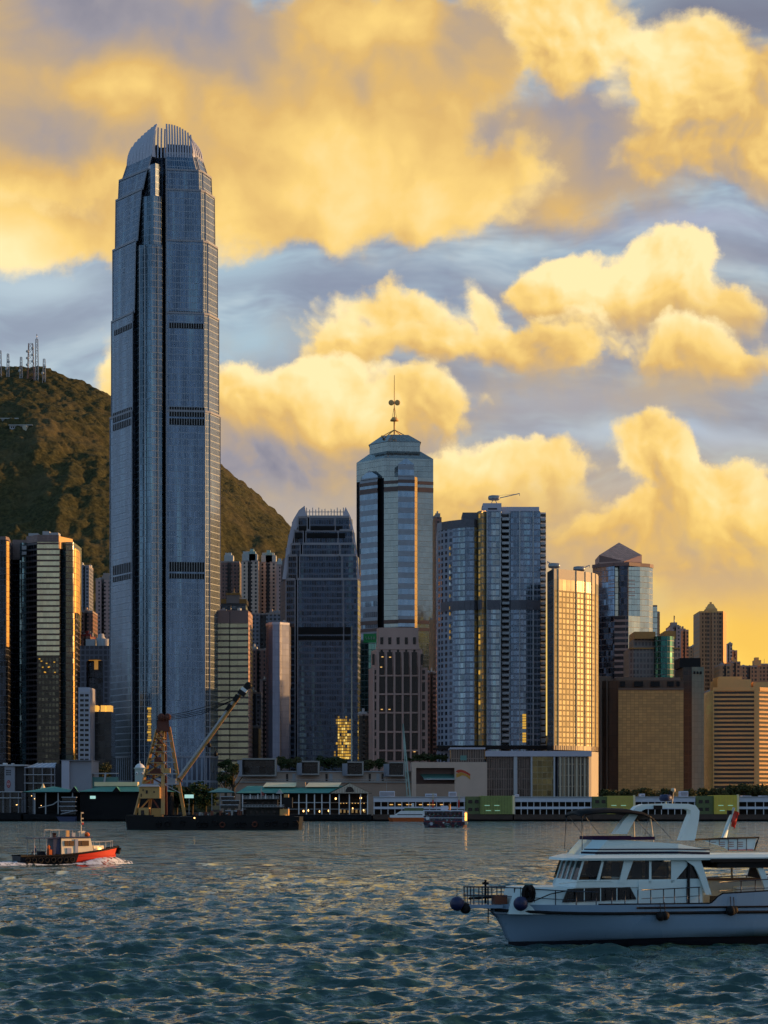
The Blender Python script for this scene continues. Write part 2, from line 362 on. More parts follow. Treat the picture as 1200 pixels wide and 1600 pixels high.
plain('green_roof', (0.055, 0.24, 0.20), 0.55, var=0.22, scale=0.2)
plain('skylight', (0.88, 0.70, 0.40), 0.35, 0.0, var=0.10, scale=0.4)  # warm tone stands for gold sky reflected in the panes
plain('green_mesh', (0.34, 0.38, 0.11), 0.7, var=0.3, scale=0.35)
plain('yellow_mesh', (0.80, 0.62, 0.08), 0.6, var=0.15, scale=0.4)
plain('green_dark', (0.12, 0.15, 0.055), 0.6, var=0.4, scale=0.4)
plain('yellow_dim', (0.56, 0.47, 0.09), 0.6, var=0.2, scale=0.4)
plain('gold_dim', (0.5, 0.3, 0.1), 0.5, emit=(1.0, 0.45, 0.08), es=0.28)
plain('win_dark', (0.012, 0.009, 0.009), 0.2, 0.0, spec=0.3, var=0.6, scale=0.25)
plain('roof_teal', (0.10, 0.24, 0.22), 0.6, var=0.2)
plain('brass', (0.62, 0.36, 0.12), 0.5, 0.1, var=0.2)
plain('rust', (0.11, 0.028, 0.015), 0.75, var=0.5, scale=0.8)
plain('yellow_steel', (0.44, 0.22, 0.055), 0.55, var=0.25, scale=0.5)
plain('cream_steel', (0.50, 0.29, 0.10), 0.6, var=0.25, scale=0.8)
plain('bark', (0.06, 0.045, 0.03), 0.9)
plain('leaf_dark', (0.035, 0.055, 0.018), 0.8, var=0.5, scale=0.4)
plain('leaf_olive', (0.070, 0.070, 0.020), 0.8, var=0.5, scale=0.4)
plain('red_paint', (0.62, 0.035, 0.015), 0.4, var=0.12)
plain('orange_paint', (0.50, 0.10, 0.02), 0.5, var=0.15)
plain('red_dark', (0.20, 0.02, 0.02), 0.5)
plain('navy', (0.02, 0.03, 0.09), 0.5, var=0.2)
plain('dark_glass', (0.006, 0.008, 0.010), 0.10, 0.0, var=0.3, spec=0.3)
plain('warm_window', (0.5, 0.3, 0.1), 0.5, emit=(1.0, 0.55, 0.16), es=0.9)
plain('lamp_glow', (0.9, 0.6, 0.3), 0.5, emit=(1.0, 0.55, 0.18), es=3.5)
plain('cool_glow', (0.6, 0.9, 0.8), 0.5, emit=(0.6, 1.0, 0.85), es=0.45)
plain('gold_reflection', (0.6, 0.38, 0.07), 0.3, emit=(1.0, 0.52, 0.05), es=0.55)  # glowing gold and pale panels that stand for reflections on glass
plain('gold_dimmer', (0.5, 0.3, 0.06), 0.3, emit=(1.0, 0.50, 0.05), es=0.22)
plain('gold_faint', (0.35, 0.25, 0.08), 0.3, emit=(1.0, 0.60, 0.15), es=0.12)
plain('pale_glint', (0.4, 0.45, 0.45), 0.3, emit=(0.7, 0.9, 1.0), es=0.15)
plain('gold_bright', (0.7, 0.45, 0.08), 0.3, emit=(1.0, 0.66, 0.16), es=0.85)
plain('res_wall', (0.34, 0.27, 0.25), 0.7); plain('pale_cap', (0.46, 0.47, 0.46), 0.6); plain('mint_cap', (0.32, 0.45, 0.41), 0.6)
plain('asphalt', (0.05, 0.05, 0.05), 0.9)
plain('seawall_stone', (0.10, 0.09, 0.085), 0.9, var=0.4, scale=0.4)

# ------------------------------------------------------------------ water
def wave_field(x, y, spacing):
    rng = np.random.default_rng(7); z = np.zeros_like(x); dx = np.zeros_like(x); dy = np.zeros_like(x)
    for i in range(96):
        lam = 0.55 * (16.0 ** (i / 95.0)); a = lam * 0.0138 * (1.0 if lam < 2.6 else (2.6 / lam) ** 1.3)
        th = R(90 + 12) + rng.normal(0, 0.46); k = 2 * math.pi / lam; ph = rng.uniform(0, 6.28)
        att = np.clip((lam / spacing - 2.2) / 2.0, 0, 1)
        w = k * (x * math.cos(th) + y * math.sin(th)) + ph
        # gusts: each train swells and fades over the surface
        g = 0.75 + 0.45 * np.sin(x * 0.013 * (1 + i % 5) + i) * np.sin(y * 0.009 * (1 + i % 4) + 2 * i)
        c, s = np.cos(w), np.sin(w)
        z += a * att * g * c; dx -= 0.85 * a * att * g * math.cos(th) * s; dy -= 0.85 * a * att * g * math.sin(th) * s
    return x + dx, y + dy, z
def build_water():
    ny, nx = 820, 700
    inv = np.linspace(1 / 48.0, 1 / 1120.0, ny); D = 1 / inv
    D = np.concatenate([[-4000, -500, -50, 20], D])
    u = np.linspace(-0.235, 0.235, nx)
    cols = []
    uu = np.concatenate([[-1], u, [1]])
    Xg = np.zeros((len(D), len(uu))); Yg = np.zeros_like(Xg)
    for i, d in enumerate(D):
        dd = max(d, 48.0)
        Xg[i, 1:-1] = u * dd; Xg[i, 0] = -4500; Xg[i, -1] = 4500; Yg[i, :] = d
    sp = np.zeros_like(Xg) + 1e3
    gy = np.abs(np.gradient(D)); 
    for i in range(5, len(D) - 1):
        sp[i, 2:-2] = max(gy[i] * 0.62, (u[1] - u[0]) * D[i])
    xx, yy, zz = wave_field(Xg, Yg, sp)
    n, m = Xg.shape
    co = np.stack([xx, yy, zz], -1).reshape(-1, 3).astype(np.float32)
    idx = np.arange(n * m).reshape(n, m)
    q = np.stack([idx[:-1, :-1], idx[:-1, 1:], idx[1:, 1:], idx[1:, :-1]], -1).reshape(-1, 4).astype(np.int32)
    me = bpy.data.meshes.new('water'); me.vertices.add(len(co)); me.vertices.foreach_set('co', co.ravel())
    me.loops.add(q.size); me.loops.foreach_set('vertex_index', q.ravel())
    me.polygons.add(len(q)); me.polygons.foreach_set('loop_start', np.arange(0, q.size, 4, dtype=np.int32))
    me.polygons.foreach_set('loop_total', np.full(len(q), 4, dtype=np.int32))
    me.polygons.foreach_set('use_smooth', np.ones(len(q), dtype=bool)); me.update(calc_edges=True)
    o = bpy.data.objects.new('water', me); COL.objects.link(o); o['kind'] = 'structure'
    m_, t, p = new_mat('water')
    pos = t.new('ShaderNodeNewGeometry'); P = pos.outputs['Position']; N = pos.outputs['Normal']
    wv = t.v('MULTIPLY', P, (0.6, 1.35, 1.0))
    a = t.v('SUBTRACT', t.noise(wv, 1.7, 4, 0.68, col=True), (0.5, 0.5, 0.5))
    b = t.v('SUBTRACT', t.noise(wv, 0.35, 2, 0.6, col=True), (0.5, 0.5, 0.5))
    gust = t.m('ADD', 0.65, t.m('MULTIPLY', t.noise(t.v('MULTIPLY', P, (1.0, 2.0, 1)), 0.02, 3, 0.6), 0.7))
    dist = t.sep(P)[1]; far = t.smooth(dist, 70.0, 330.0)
    c2 = t.v('SUBTRACT', t.noise(wv, 6.5, 2, 0.6, col=True), (0.5, 0.5, 0.5))
    a = t.v('ADD', t.v('SCALE', a, sc=1.5), t.v('SCALE', c2, sc=0.9))
    d = t.v('ADD', t.v('SCALE', a, sc=1.0), t.v('SCALE', b, sc=t.m('ADD', 0.25, t.m('MULTIPLY', far, 1.5))))
    d = t.v('MULTIPLY', t.v('SCALE', d, sc=gust), (1, 1, 0))
    # far normals leaned towards the near shore so they mirror higher sky
    vis = t.v('SCALE', (0.0, -1.0, 0.0), sc=t.m('MULTIPLY', far, 0.10))
    t.put(p.inputs['Normal'], t.v('NORMALIZE', t.v('ADD', N, t.v('ADD', d, vis))))
    c = t.noise(P, 0.04, 3, 0.5)
    t.put(p.inputs['Base Color'], t.mix(far, t.mix(c, (0.012, 0.044, 0.042), (0.020, 0.066, 0.060)), (0.065, 0.125, 0.11)))  # base colour lightens with distance to brighten the far water
    p.inputs['Roughness'].default_value = 0.07; p.inputs['IOR'].default_value = 1.5
    me.materials.append(m_)
build_water()

# ------------------------------------------------------------------ land
g = MB(); g.face([(-5000, 1103, GZ), (5000, 1103, GZ), (5000, 9500, GZ), (-5000, 9500, GZ)], 'asphalt')
tag(g.build('ground'), kind='structure')
g = MB(); g.box(-5000, 5000, 1100.5, 1103, -4, GZ + 0.05, 'seawall_stone')
for i in range(-60, 61): g.box(i * 6.0 - 0.5, i * 6.0 + 0.5, 1100.1, 1100.5, -2, 2.4, 'seawall_stone')
tag(g.build('seawall'), 'low dark stone seawall running along the whole far shore', 'seawall')
g = MB(); g.box(-5000, 5000, 1103.2, 1112, GZ, GZ + 0.12, 'dark_concrete'); tag(g.build('promenade'), kind='structure')

def vnoise(x, y, seed):
    xi, yi = np.floor(x).astype(int), np.floor(y).astype(int); xf, yf = x - xi, y - yi
    def h(a, b): return np.modf(np.abs(np.sin(a * 127.1 + b * 311.7 + seed * 74.7) * 43758.5453))[0]
    u, v = xf * xf * (3 - 2 * xf), yf * yf * (3 - 2 * yf)
    return (h(xi, yi) * (1 - u) + h(xi + 1, yi) * u) * (1 - v) + (h(xi, yi + 1) * (1 - u) + h(xi + 1, yi + 1) * u) * v
def fbm(x, y, seed, o=5):
    s, a, t = 0, 1.0, 0
    for i in range(o): s = s + a * vnoise(x * 2 ** i, y * 2 ** i, seed + i); t += a; a *= 0.5
    return s / t
RIDGE = np.array([(-1500, 360), (-1000, 480), (-700, 530), (-520, 546), (-470, 549), (-410, 549), (-383, 539), (-334, 517), (-265, 474), (-199, 432), (-156, 398), (-117, 361), (-60, 300), (0, 215), (90, 120), (250, 60), (700, 20)])
def hill_h(x, y):
    r = np.interp(x, RIDGE[:, 0], RIDGE[:, 1])
    t = np.clip((y - 1750) / (2680 - 1750), 0, 1); s = t * 0.55 + 0.45 * t * t * (3 - 2 * t)
    back = np.clip((y - 2680) / 500, 0, 1)
    n = (fbm(x / 150, y / 190, 3) - 0.5) * 110 * np.sin(np.pi * np.clip(t, 0, 1)) 
    gully = -np.abs(np.sin(x / 70 + 2 * fbm(x / 200, y / 200, 9))) ** 2 * 13 * np.sin(np.pi * t)
    return (r - 12) * s * (1 - back) + n + gully
def build_hill():
    xs = np.arange(-1300, 420, 3.2); ys = np.concatenate([np.arange(1750, 2740, 3.6), [2780, 2900, 3200]])
    Xg, Yg = np.meshgrid(xs, ys); z = hill_h(Xg, Yg)
    # tree crowns as domes on the slope
    cell = 8.0; best = np.full(Xg.shape, 9.0); ht = np.zeros(Xg.shape); ci, cj = np.floor(Xg / cell).astype(int), np.floor(Yg / cell).astype(int)
    def hh(a, b, s): return np.modf(np.abs(np.sin(a * 12.9898 + b * 78.233 + s * 3.17) * 43758.5453))[0]
    dome = np.zeros(Xg.shape)
    for a in (-1, 0, 1):
        for b in (-1, 0, 1):
            px_, py_ = (ci + a + hh(ci + a, cj + b, 1)) * cell, (cj + b + hh(ci + a, cj + b, 2)) * cell
            r = 3.2 + 3.2 * hh(ci + a, cj + b, 3); d2 = ((Xg - px_) ** 2 + (Yg - py_) ** 2) / r ** 2
            dome = np.maximum(dome, np.sqrt(np.clip(1 - d2, 0, 1)) * r * 0.75)
    z = z + dome + (vnoise(Xg / 4, Yg / 4, 5) - 0.5) * 3.0
    co = np.stack([Xg, Yg, z], -1).reshape(-1, 3).astype(np.float32); n, m = Xg.shape; idx = np.arange(n * m).reshape(n, m)
    q = np.stack([idx[:-1, :-1], idx[:-1, 1:], idx[1:, 1:], idx[1:, :-1]], -1).reshape(-1, 4).astype(np.int32)
    me = bpy.data.meshes.new('hill'); me.vertices.add(len(co)); me.vertices.foreach_set('co', co.ravel())
    me.loops.add(q.size); me.loops.foreach_set('vertex_index', q.ravel()); me.polygons.add(len(q))
    me.polygons.foreach_set('loop_start', np.arange(0, q.size, 4, dtype=np.int32)); me.polygons.foreach_set('loop_total', np.full(len(q), 4, dtype=np.int32))
    me.update(calc_edges=True)
    o = bpy.data.objects.new('hill', me); COL.objects.link(o); o['kind'] = 'structure'
    mt, t, p = new_mat('hill_forest'); P = t.new('ShaderNodeNewGeometry').outputs['Position']
    a = t.noise(P, 0.012, 4, 0.6); b = t.noise(P, 0.22, 4, 0.75)
    c = t.mix(t.smooth(b, 0.35, 0.68), (0.030, 0.031, 0.014), (0.080, 0.074, 0.031))
    c = t.mix(t.m('MULTIPLY', t.smooth(a, 0.50, 0.72), 0.55), c, (0.12, 0.095, 0.05))
    nn = t.v('SUBTRACT', t.noise(P, 0.30, 3, 0.7, col=True), (0.5, 0.5, 0.5)); t.put(p.inputs['Normal'], t.v('NORMALIZE', t.v('ADD', t.new('ShaderNodeNewGeometry').outputs['Normal'], t.v('SCALE', nn, sc=1.3))))
    t.put(p.inputs['Base Color'], c); p.inputs['Roughness'].default_value = 0.95; p.inputs['Specular IOR Level'].default_value = 0.1
    me.materials.append(mt)
build_hill()

# ------------------------------------------------------------------ building helpers
def strip(mb, p0, p1, t0, t1, z0, z1, mat, off=0.3, u0=0.0):
    """a slab lying on the wall p0-p1 (outside on its right), standing proud by off"""
    p0, p1 = Vector(p0), Vector(p1); d = (p1 - p0); L = d.length; e = d / L; n = Vector((e.y, -e.x))
    a = p0 + d * t0; b = p0 + d * t1
    q = [a + n * off, b + n * off, b - n * 0.2, a - n * 0.2]
    mb.prism([tuple(v) for v in q], z0, z1, mat, u0=u0)
def pts_at(D, pts): return [P2(px, D + dd) for px, dd in pts]
def closed(D, pts, back):
    f = pts_at(D, pts); xl, xr = f[0][0], f[-1][0]
    return f + [(xr, D + back), (xl, D + back)]
def tower(name, label, D, pts, ytop, fac, back=35, z0=GZ, roof='roof_grey', parapet=0.0, pmat='concrete', cat='skyscraper', group=None, side=None, plant=()):
    poly = closed(D, pts, back); zt = Z(ytop, D)
    o = thing(name, label, cat, ((poly[0][0] + poly[-3][0]) / 2, D + back / 2, z0), group)
    fl = [fac] * (len(pts) - 1) if isinstance(fac, str) else list(fac)
    b = MB(); b.prism(poly, z0, zt, fl + [side or fl[-1], 'concrete', side or fl[0]], roof); b.build('facade', o)
    if parapet:
        b = MB(); b.prism([(x, y) for x, y in poly], zt, zt + parapet, pmat, roof); b.build('parapet', o)
    rr = random.Random(int(poly[0][0] * 7 + D)); xs = [p[0] for p in poly]; wx = max(xs) - min(xs)
    for k in range(2 + int(wx / 14)):
        x = min(xs) + wx * (.12 + .76 * rr.random()); y = D + 4 + rr.random() * max(back - 14, 4); s = rr.uniform(.8, 2.4); b = MB()
        if k % 3 == 2: b.tube([(x, y, zt), (x, y, zt + rr.uniform(4, 8))], .16, 'steel', 5); b.beam((x - .8, y, zt + 3), (x + .8, y, zt + 3), .12, .12, 'steel'); b.build('antenna', o)
        elif k % 3 == 1: b.lathe([(s * .7, 0), (s * .7, s * 1.1), (0, s * 1.3)], (x, y, zt), 'pale_cap', 10); b.build('water_tank', o)
        else: b.box(x - s, x + s, y - s, y + s, zt, zt + s * 1.2, 'grey_panel'); b.box(x - s * .4, x + s * .3, y - s * .5, y + s * .5, zt + s * 1.2, zt + s * 1.7, 'steel'); b.build('roof_unit', o)
    for px0, px1, d0, dp, y in plant:
        b = MB(); x0, x1 = X(px0, D + d0), X(px1, D + d0); zz = Z(y, D + d0)
        b.box(x0, x1, D + d0, D + d0 + dp, zt + parapet - 0.5, zz, pmat)
        b.box(x0 + 0.3 * (x1 - x0), x0 + 0.6 * (x1 - x0), D + d0 + 1, D + d0 + dp - 1, zz, zz + 1.6, 'light_grey')
        b.build('plant_room', o)
    return o, poly, zt
def bands(o, poly, edges, ys, D, mat, name='louvre_band', off=0.35, t=(0, 1)):
    """horizontal bands round the given polygon edges between photo rows"""
    for ya, yb in ys:
        b = MB()
        for e in edges:
            strip(b, poly[e], poly[(e + 1) % len(poly)], t[0], t[1], Z(yb, D), Z(ya, D), mat, off)
        b.build(name, o)

# ------------------------------------------------------------------ facades
facade('glass_ifc', 1.5, 4.0, 0.20, 0.13, (0.10, 0.145, 0.215), (0.25, 0.30, 0.375), metal=0.8, rough=0.16, tilt=0.016, vary=0.14, streak=0.5, fmetal=0.3)
facade('glass_ifc_bay', 1.5, 4.0, 0.17, 0.12, (0.10, 0.155, 0.21), (0.20, 0.26, 0.33), metal=0.85, rough=0.12, tilt=0.03, vary=0.2, streak=0.8, fmetal=0.3)
facade('glass_ifc_side', 1.5, 4.0, 0.22, 0.12, (0.13, 0.17, 0.20), (0.26, 0.30, 0.34), metal=0.8, rough=0.2, tilt=0.03, vary=0.15, streak=.4, fmetal=0.3)
facade('ifc_base', 3.0, 22.0, 0.35, 0.06, (0.06, 0.085, 0.13), (0.24, 0.29, 0.37), metal=0.6, rough=0.2, vary=0.5)
facade('glass_one', 1.6, 3.9, 0.14, 0.34, (0.022, 0.034, 0.058), (0.085, 0.11, 0.165), spandrel=(0.085, 0.11, 0.165), metal=0.7, rough=0.14, tilt=0.05, vary=0.5, streak=.3)
facade('lilac_one', 2.4, 3.9, 0.10, 0.10, (0.20, 0.21, 0.28), (0.16, 0.165, 0.22), metal=0.5, rough=0.3, vary=0.08)
facade('center_grey', 2.2, 4.2, 0.04, 0.06, (0.25, 0.285, 0.285), (0.17, 0.195, 0.20), metal=0.85, rough=0.1, tilt=0.02, vary=0.08)
facade('center_blue', 2.2, 8.4, 0.05, 0.50, (0.19, 0.265, 0.35), (0.24, 0.28, 0.34), spandrel=(0.27, 0.315, 0.375), metal=0.8, rough=0.12, tilt=0.03, vary=0.12, fmetal=0.4)
facade('center_green', 2.2, 4.2, 0.08, 0.10, (0.10, 0.22, 0.20), (0.16, 0.20, 0.20), metal=0.85, rough=0.12, tilt=0.03, vary=0.3)
facade('fs_window', 4.0, 3.5, 0.46, 0.40, (0.03, 0.04, 0.07), (0.25, 0.28, 0.36), metal=0.5, rough=0.12, tilt=0.06, vary=0.6)
facade('fs_glass', 2.0, 3.5, 0.12, 0.30, (0.12, 0.165, 0.23), (0.25, 0.28, 0.355), spandrel=(0.17, 0.195, 0.265), metal=0.75, rough=0.12, tilt=0.045, vary=0.3, streak=.4)
facade('fs_pale', 2.0, 3.5, 0.10, 0.24, (0.20, 0.27, 0.32), (0.30, 0.34, 0.41), spandrel=(0.18, 0.215, 0.28), metal=0.75, rough=0.1, tilt=0.07, vary=0.35, streak=.5)
facade('fs_balcony', 9.0, 3.5, 0.05, 0.52, (0.012, 0.015, 0.02), (0.40, 0.43, 0.50), metal=0.1, rough=0.3, vary=0.5)
facade('fs_turn', 2.6, 3.5, 0.10, 0.24, (0.55, 0.38, 0.15), (0.22, 0.20, 0.18), metal=0.5, rough=0.34, tilt=0.12, vary=0.35)  # gold sky reflection put into the glass colour of the turned bay
facade('gold_wall', 2.9, 3.0, 0.34, 0.30, (0.40, 0.32, 0.14), (0.31, 0.235, 0.10), metal=0.08, rough=0.42, tilt=0.04, vary=0.18, mrough=0.7)
facade('gold_top', 3.3, 9.0, 0.12, 0.08, (0.22, 0.20, 0.14), (0.34, 0.25, 0.14), metal=0.4, rough=0.35, tilt=0.06, vary=0.25)
facade('dark_wall', 3.0, 3.3, 0.4, 0.5, (0.02, 0.02, 0.025), (0.05, 0.045, 0.05), metal=0.2)
facade('brown_tile', 2.4, 1.6, 0.06, 0.10, (0.55, 0.31, 0.105), (0.28, 0.145, 0.05), metal=0.0, rough=0.5, tilt=0.01, vary=0.14)
facade('brown_plain', 3.0, 7.0, 0.08, 0.04, (0.13, 0.075, 0.05), (0.08, 0.045, 0.032), metal=0.0, rough=0.7, vary=0.1)
facade('green_tile', 2.2, 3.4, 0.06, 0.06, (0.20, 0.215, 0.165), (0.13, 0.135, 0.105), metal=0.0, rough=0.5, vary=0.08)
facade('dark_brown', 3.0, 3.4, 0.15, 0.2, (0.035, 0.028, 0.022), (0.055, 0.04, 0.03), metal=0.1, rough=0.4, vary=0.3)
facade('green_glass', 1.8, 3.6, 0.08, 0.16, (0.025, 0.10, 0.085), (0.08, 0.12, 0.12), metal=0.85, rough=0.14, tilt=0.05, vary=0.25)
facade('grey_granite', 2.2, 3.6, 0.35, 0.35, (0.10, 0.09, 0.09), (0.21, 0.185, 0.175), metal=0.2, rough=0.4, vary=0.3)
facade('pyr_blue', 2.0, 3.9, 0.05, 0.10, (0.15, 0.22, 0.33), (0.13, 0.16, 0.22), metal=0.85, rough=0.08, tilt=0.03, vary=0.2)
facade('pyr_pale', 2.0, 3.9, 0.05, 0.10, (0.40, 0.43, 0.38), (0.22, 0.24, 0.24), metal=0.9, rough=0.1, tilt=0.03, vary=0.12)
facade('pyr_band', 9.0, 3.9, 0.02, 0.40, (0.035, 0.035, 0.045), (0.34, 0.22, 0.19), metal=0.5, rough=0.15, vary=0.3)
facade('pyr_dark', 2.0, 3.9, 0.05, 0.14, (0.035, 0.045, 0.07), (0.09, 0.08, 0.09), metal=0.85, rough=0.08, tilt=0.05, vary=0.5)
facade('res_pink', 3.2, 3.0, 0.52, 0.52, (0.035, 0.033, 0.04), (0.44, 0.29, 0.27), metal=0.2, rough=0.25, vary=0.6, big=4.0)
facade('res_cream', 3.6, 3.0, 0.55, 0.42, (0.035, 0.035, 0.04), (0.56, 0.43, 0.35), metal=0.2, rough=0.25, vary=0.6, big=3.0)
facade('res_brown', 3.0, 3.0, 0.40, 0.45, (0.03, 0.025, 0.03), (0.23, 0.12, 0.10), metal=0.2, rough=0.25, vary=0.6, big=4.0)
facade('res_grey', 3.0, 3.0, 0.45, 0.45, (0.03, 0.04, 0.055), (0.19, 0.20, 0.25), metal=0.2, rough=0.25, vary=0.6, big=5.0)
facade('res_sunset', 3.0, 3.1, 0.42, 0.42, (0.06, 0.035, 0.02), (0.42, 0.22, 0.11), metal=0.2, rough=0.3, vary=0.6, big=4.0)
facade('res_teal', 3.0, 3.1, 0.12, 0.45, (0.07, 0.10, 0.13), (0.10, 0.11, 0.13), metal=0.5, rough=0.2, vary=0.4)
facade('blue_balcony', 2.0, 3.2, 0.1, 0.45, (0.03, 0.04, 0.06), (0.24, 0.27, 0.36), metal=0.3, rough=0.3, vary=0.4)
facade('ex_cream', 2.2, 3.9, 0.03, 0.33, (0.50, 0.43, 0.27), (0.30, 0.24, 0.18), spandrel=(0.15, 0.085, 0.065), metal=0.85, rough=0.12, tilt=0.03, vary=0.12)
facade('ex_dark', 3.0, 3.9, 0.10, 0.34, (0.010, 0.012, 0.018), (0.115, 0.10, 0.11), metal=0.6, rough=0.12, tilt=0.04, vary=0.8)
facade('ex_black', 2.2, 3.9, 0.12, 0.14, (0.012, 0.014, 0.02), (0.050, 0.055, 0.075), metal=0.7, rough=0.12, tilt=0.04, vary=0.8)
facade('ex_teal', 3.0, 3.9, 0.06, 0.12, (0.18, 0.29, 0.32), (0.07, 0.08, 0.10), metal=0.85, rough=0.12, tilt=0.05, vary=0.25)
facade('ex_gleam', 9.0, 3.9, 0.02, 0.10, (0.75, 0.47, 0.16), (0.30, 0.16, 0.05), metal=0.75, rough=0.45, tilt=0.02, vary=0.1)  # sun's gleam put into the glass colour of the corner
facade('ex_brown', 2.4, 3.9, 0.35, 0.45, (0.10, 0.085, 0.05), (0.13, 0.085, 0.055), metal=0.5, rough=0.2, vary=0.8)
facade('ex_brick', 1.5, 1.3, 0.06, 0.10, (0.24, 0.17, 0.16), (0.15, 0.10, 0.10), metal=0.0, rough=0.6, vary=0.12)
facade('mid_stripe', 6.0, 3.9, 0.02, 0.32, (0.36, 0.31, 0.185), (0.085, 0.052, 0.042), metal=0.55, rough=0.2, tilt=0.03, vary=0.14)
facade('podium_glass', 1.3, 5.5, 0.30, 0.08, (0.055, 0.04, 0.035), (0.22, 0.16, 0.13), metal=0.3, rough=0.2, vary=0.6, lit=0.012)
facade('atrium_glass', 2.6, 3.2, 0.08, 0.08, (0.14, 0.11, 0.04), (0.34, 0.28, 0.17), metal=0.6, rough=0.15, vary=0.4)
facade('gold_podium', 1.7, 6.0, 0.42, 0.08, (0.05, 0.045, 0.04), (0.40, 0.30, 0.19), metal=0.3, rough=0.25, vary=0.5)
facade('black_glass', 4.0, 3.6, 0.04, 0.05, (0.010, 0.012, 0.014), (0.05, 0.05, 0.055), metal=0.4, rough=0.15, vary=0.6)

facade('roof_pink', 2.0, 1.5, 0.08, 0.12, (0.58, 0.31, 0.23), (0.36, 0.18, 0.14), metal=0.0, rough=0.5, vary=0.15)
plain('stripe_stone', (0.74, 0.41, 0.15), 0.65, var=0.15, scale=0.08)
plain('stripe_glass', (0.016, 0.008, 0.004), 0.2, 0.1, var=0.5, scale=0.2)
plain('louvre_fin', (0.10, 0.10, 0.125), 0.5, 0.3, var=0.5, scale=1.2)
facade('ifc_groove', 1.5, 4.0, 0.20, 0.13, (0.035, 0.05, 0.08), (0.08, 0.11, 0.15), metal=0.7, rough=0.2, tilt=0.02)
facade('center_gold', 9.0, 4.2, 0.02, 0.10, (0.22, 0.15, 0.045), (0.10, 0.07, 0.025), metal=0.4, rough=0.5, vary=0.1)
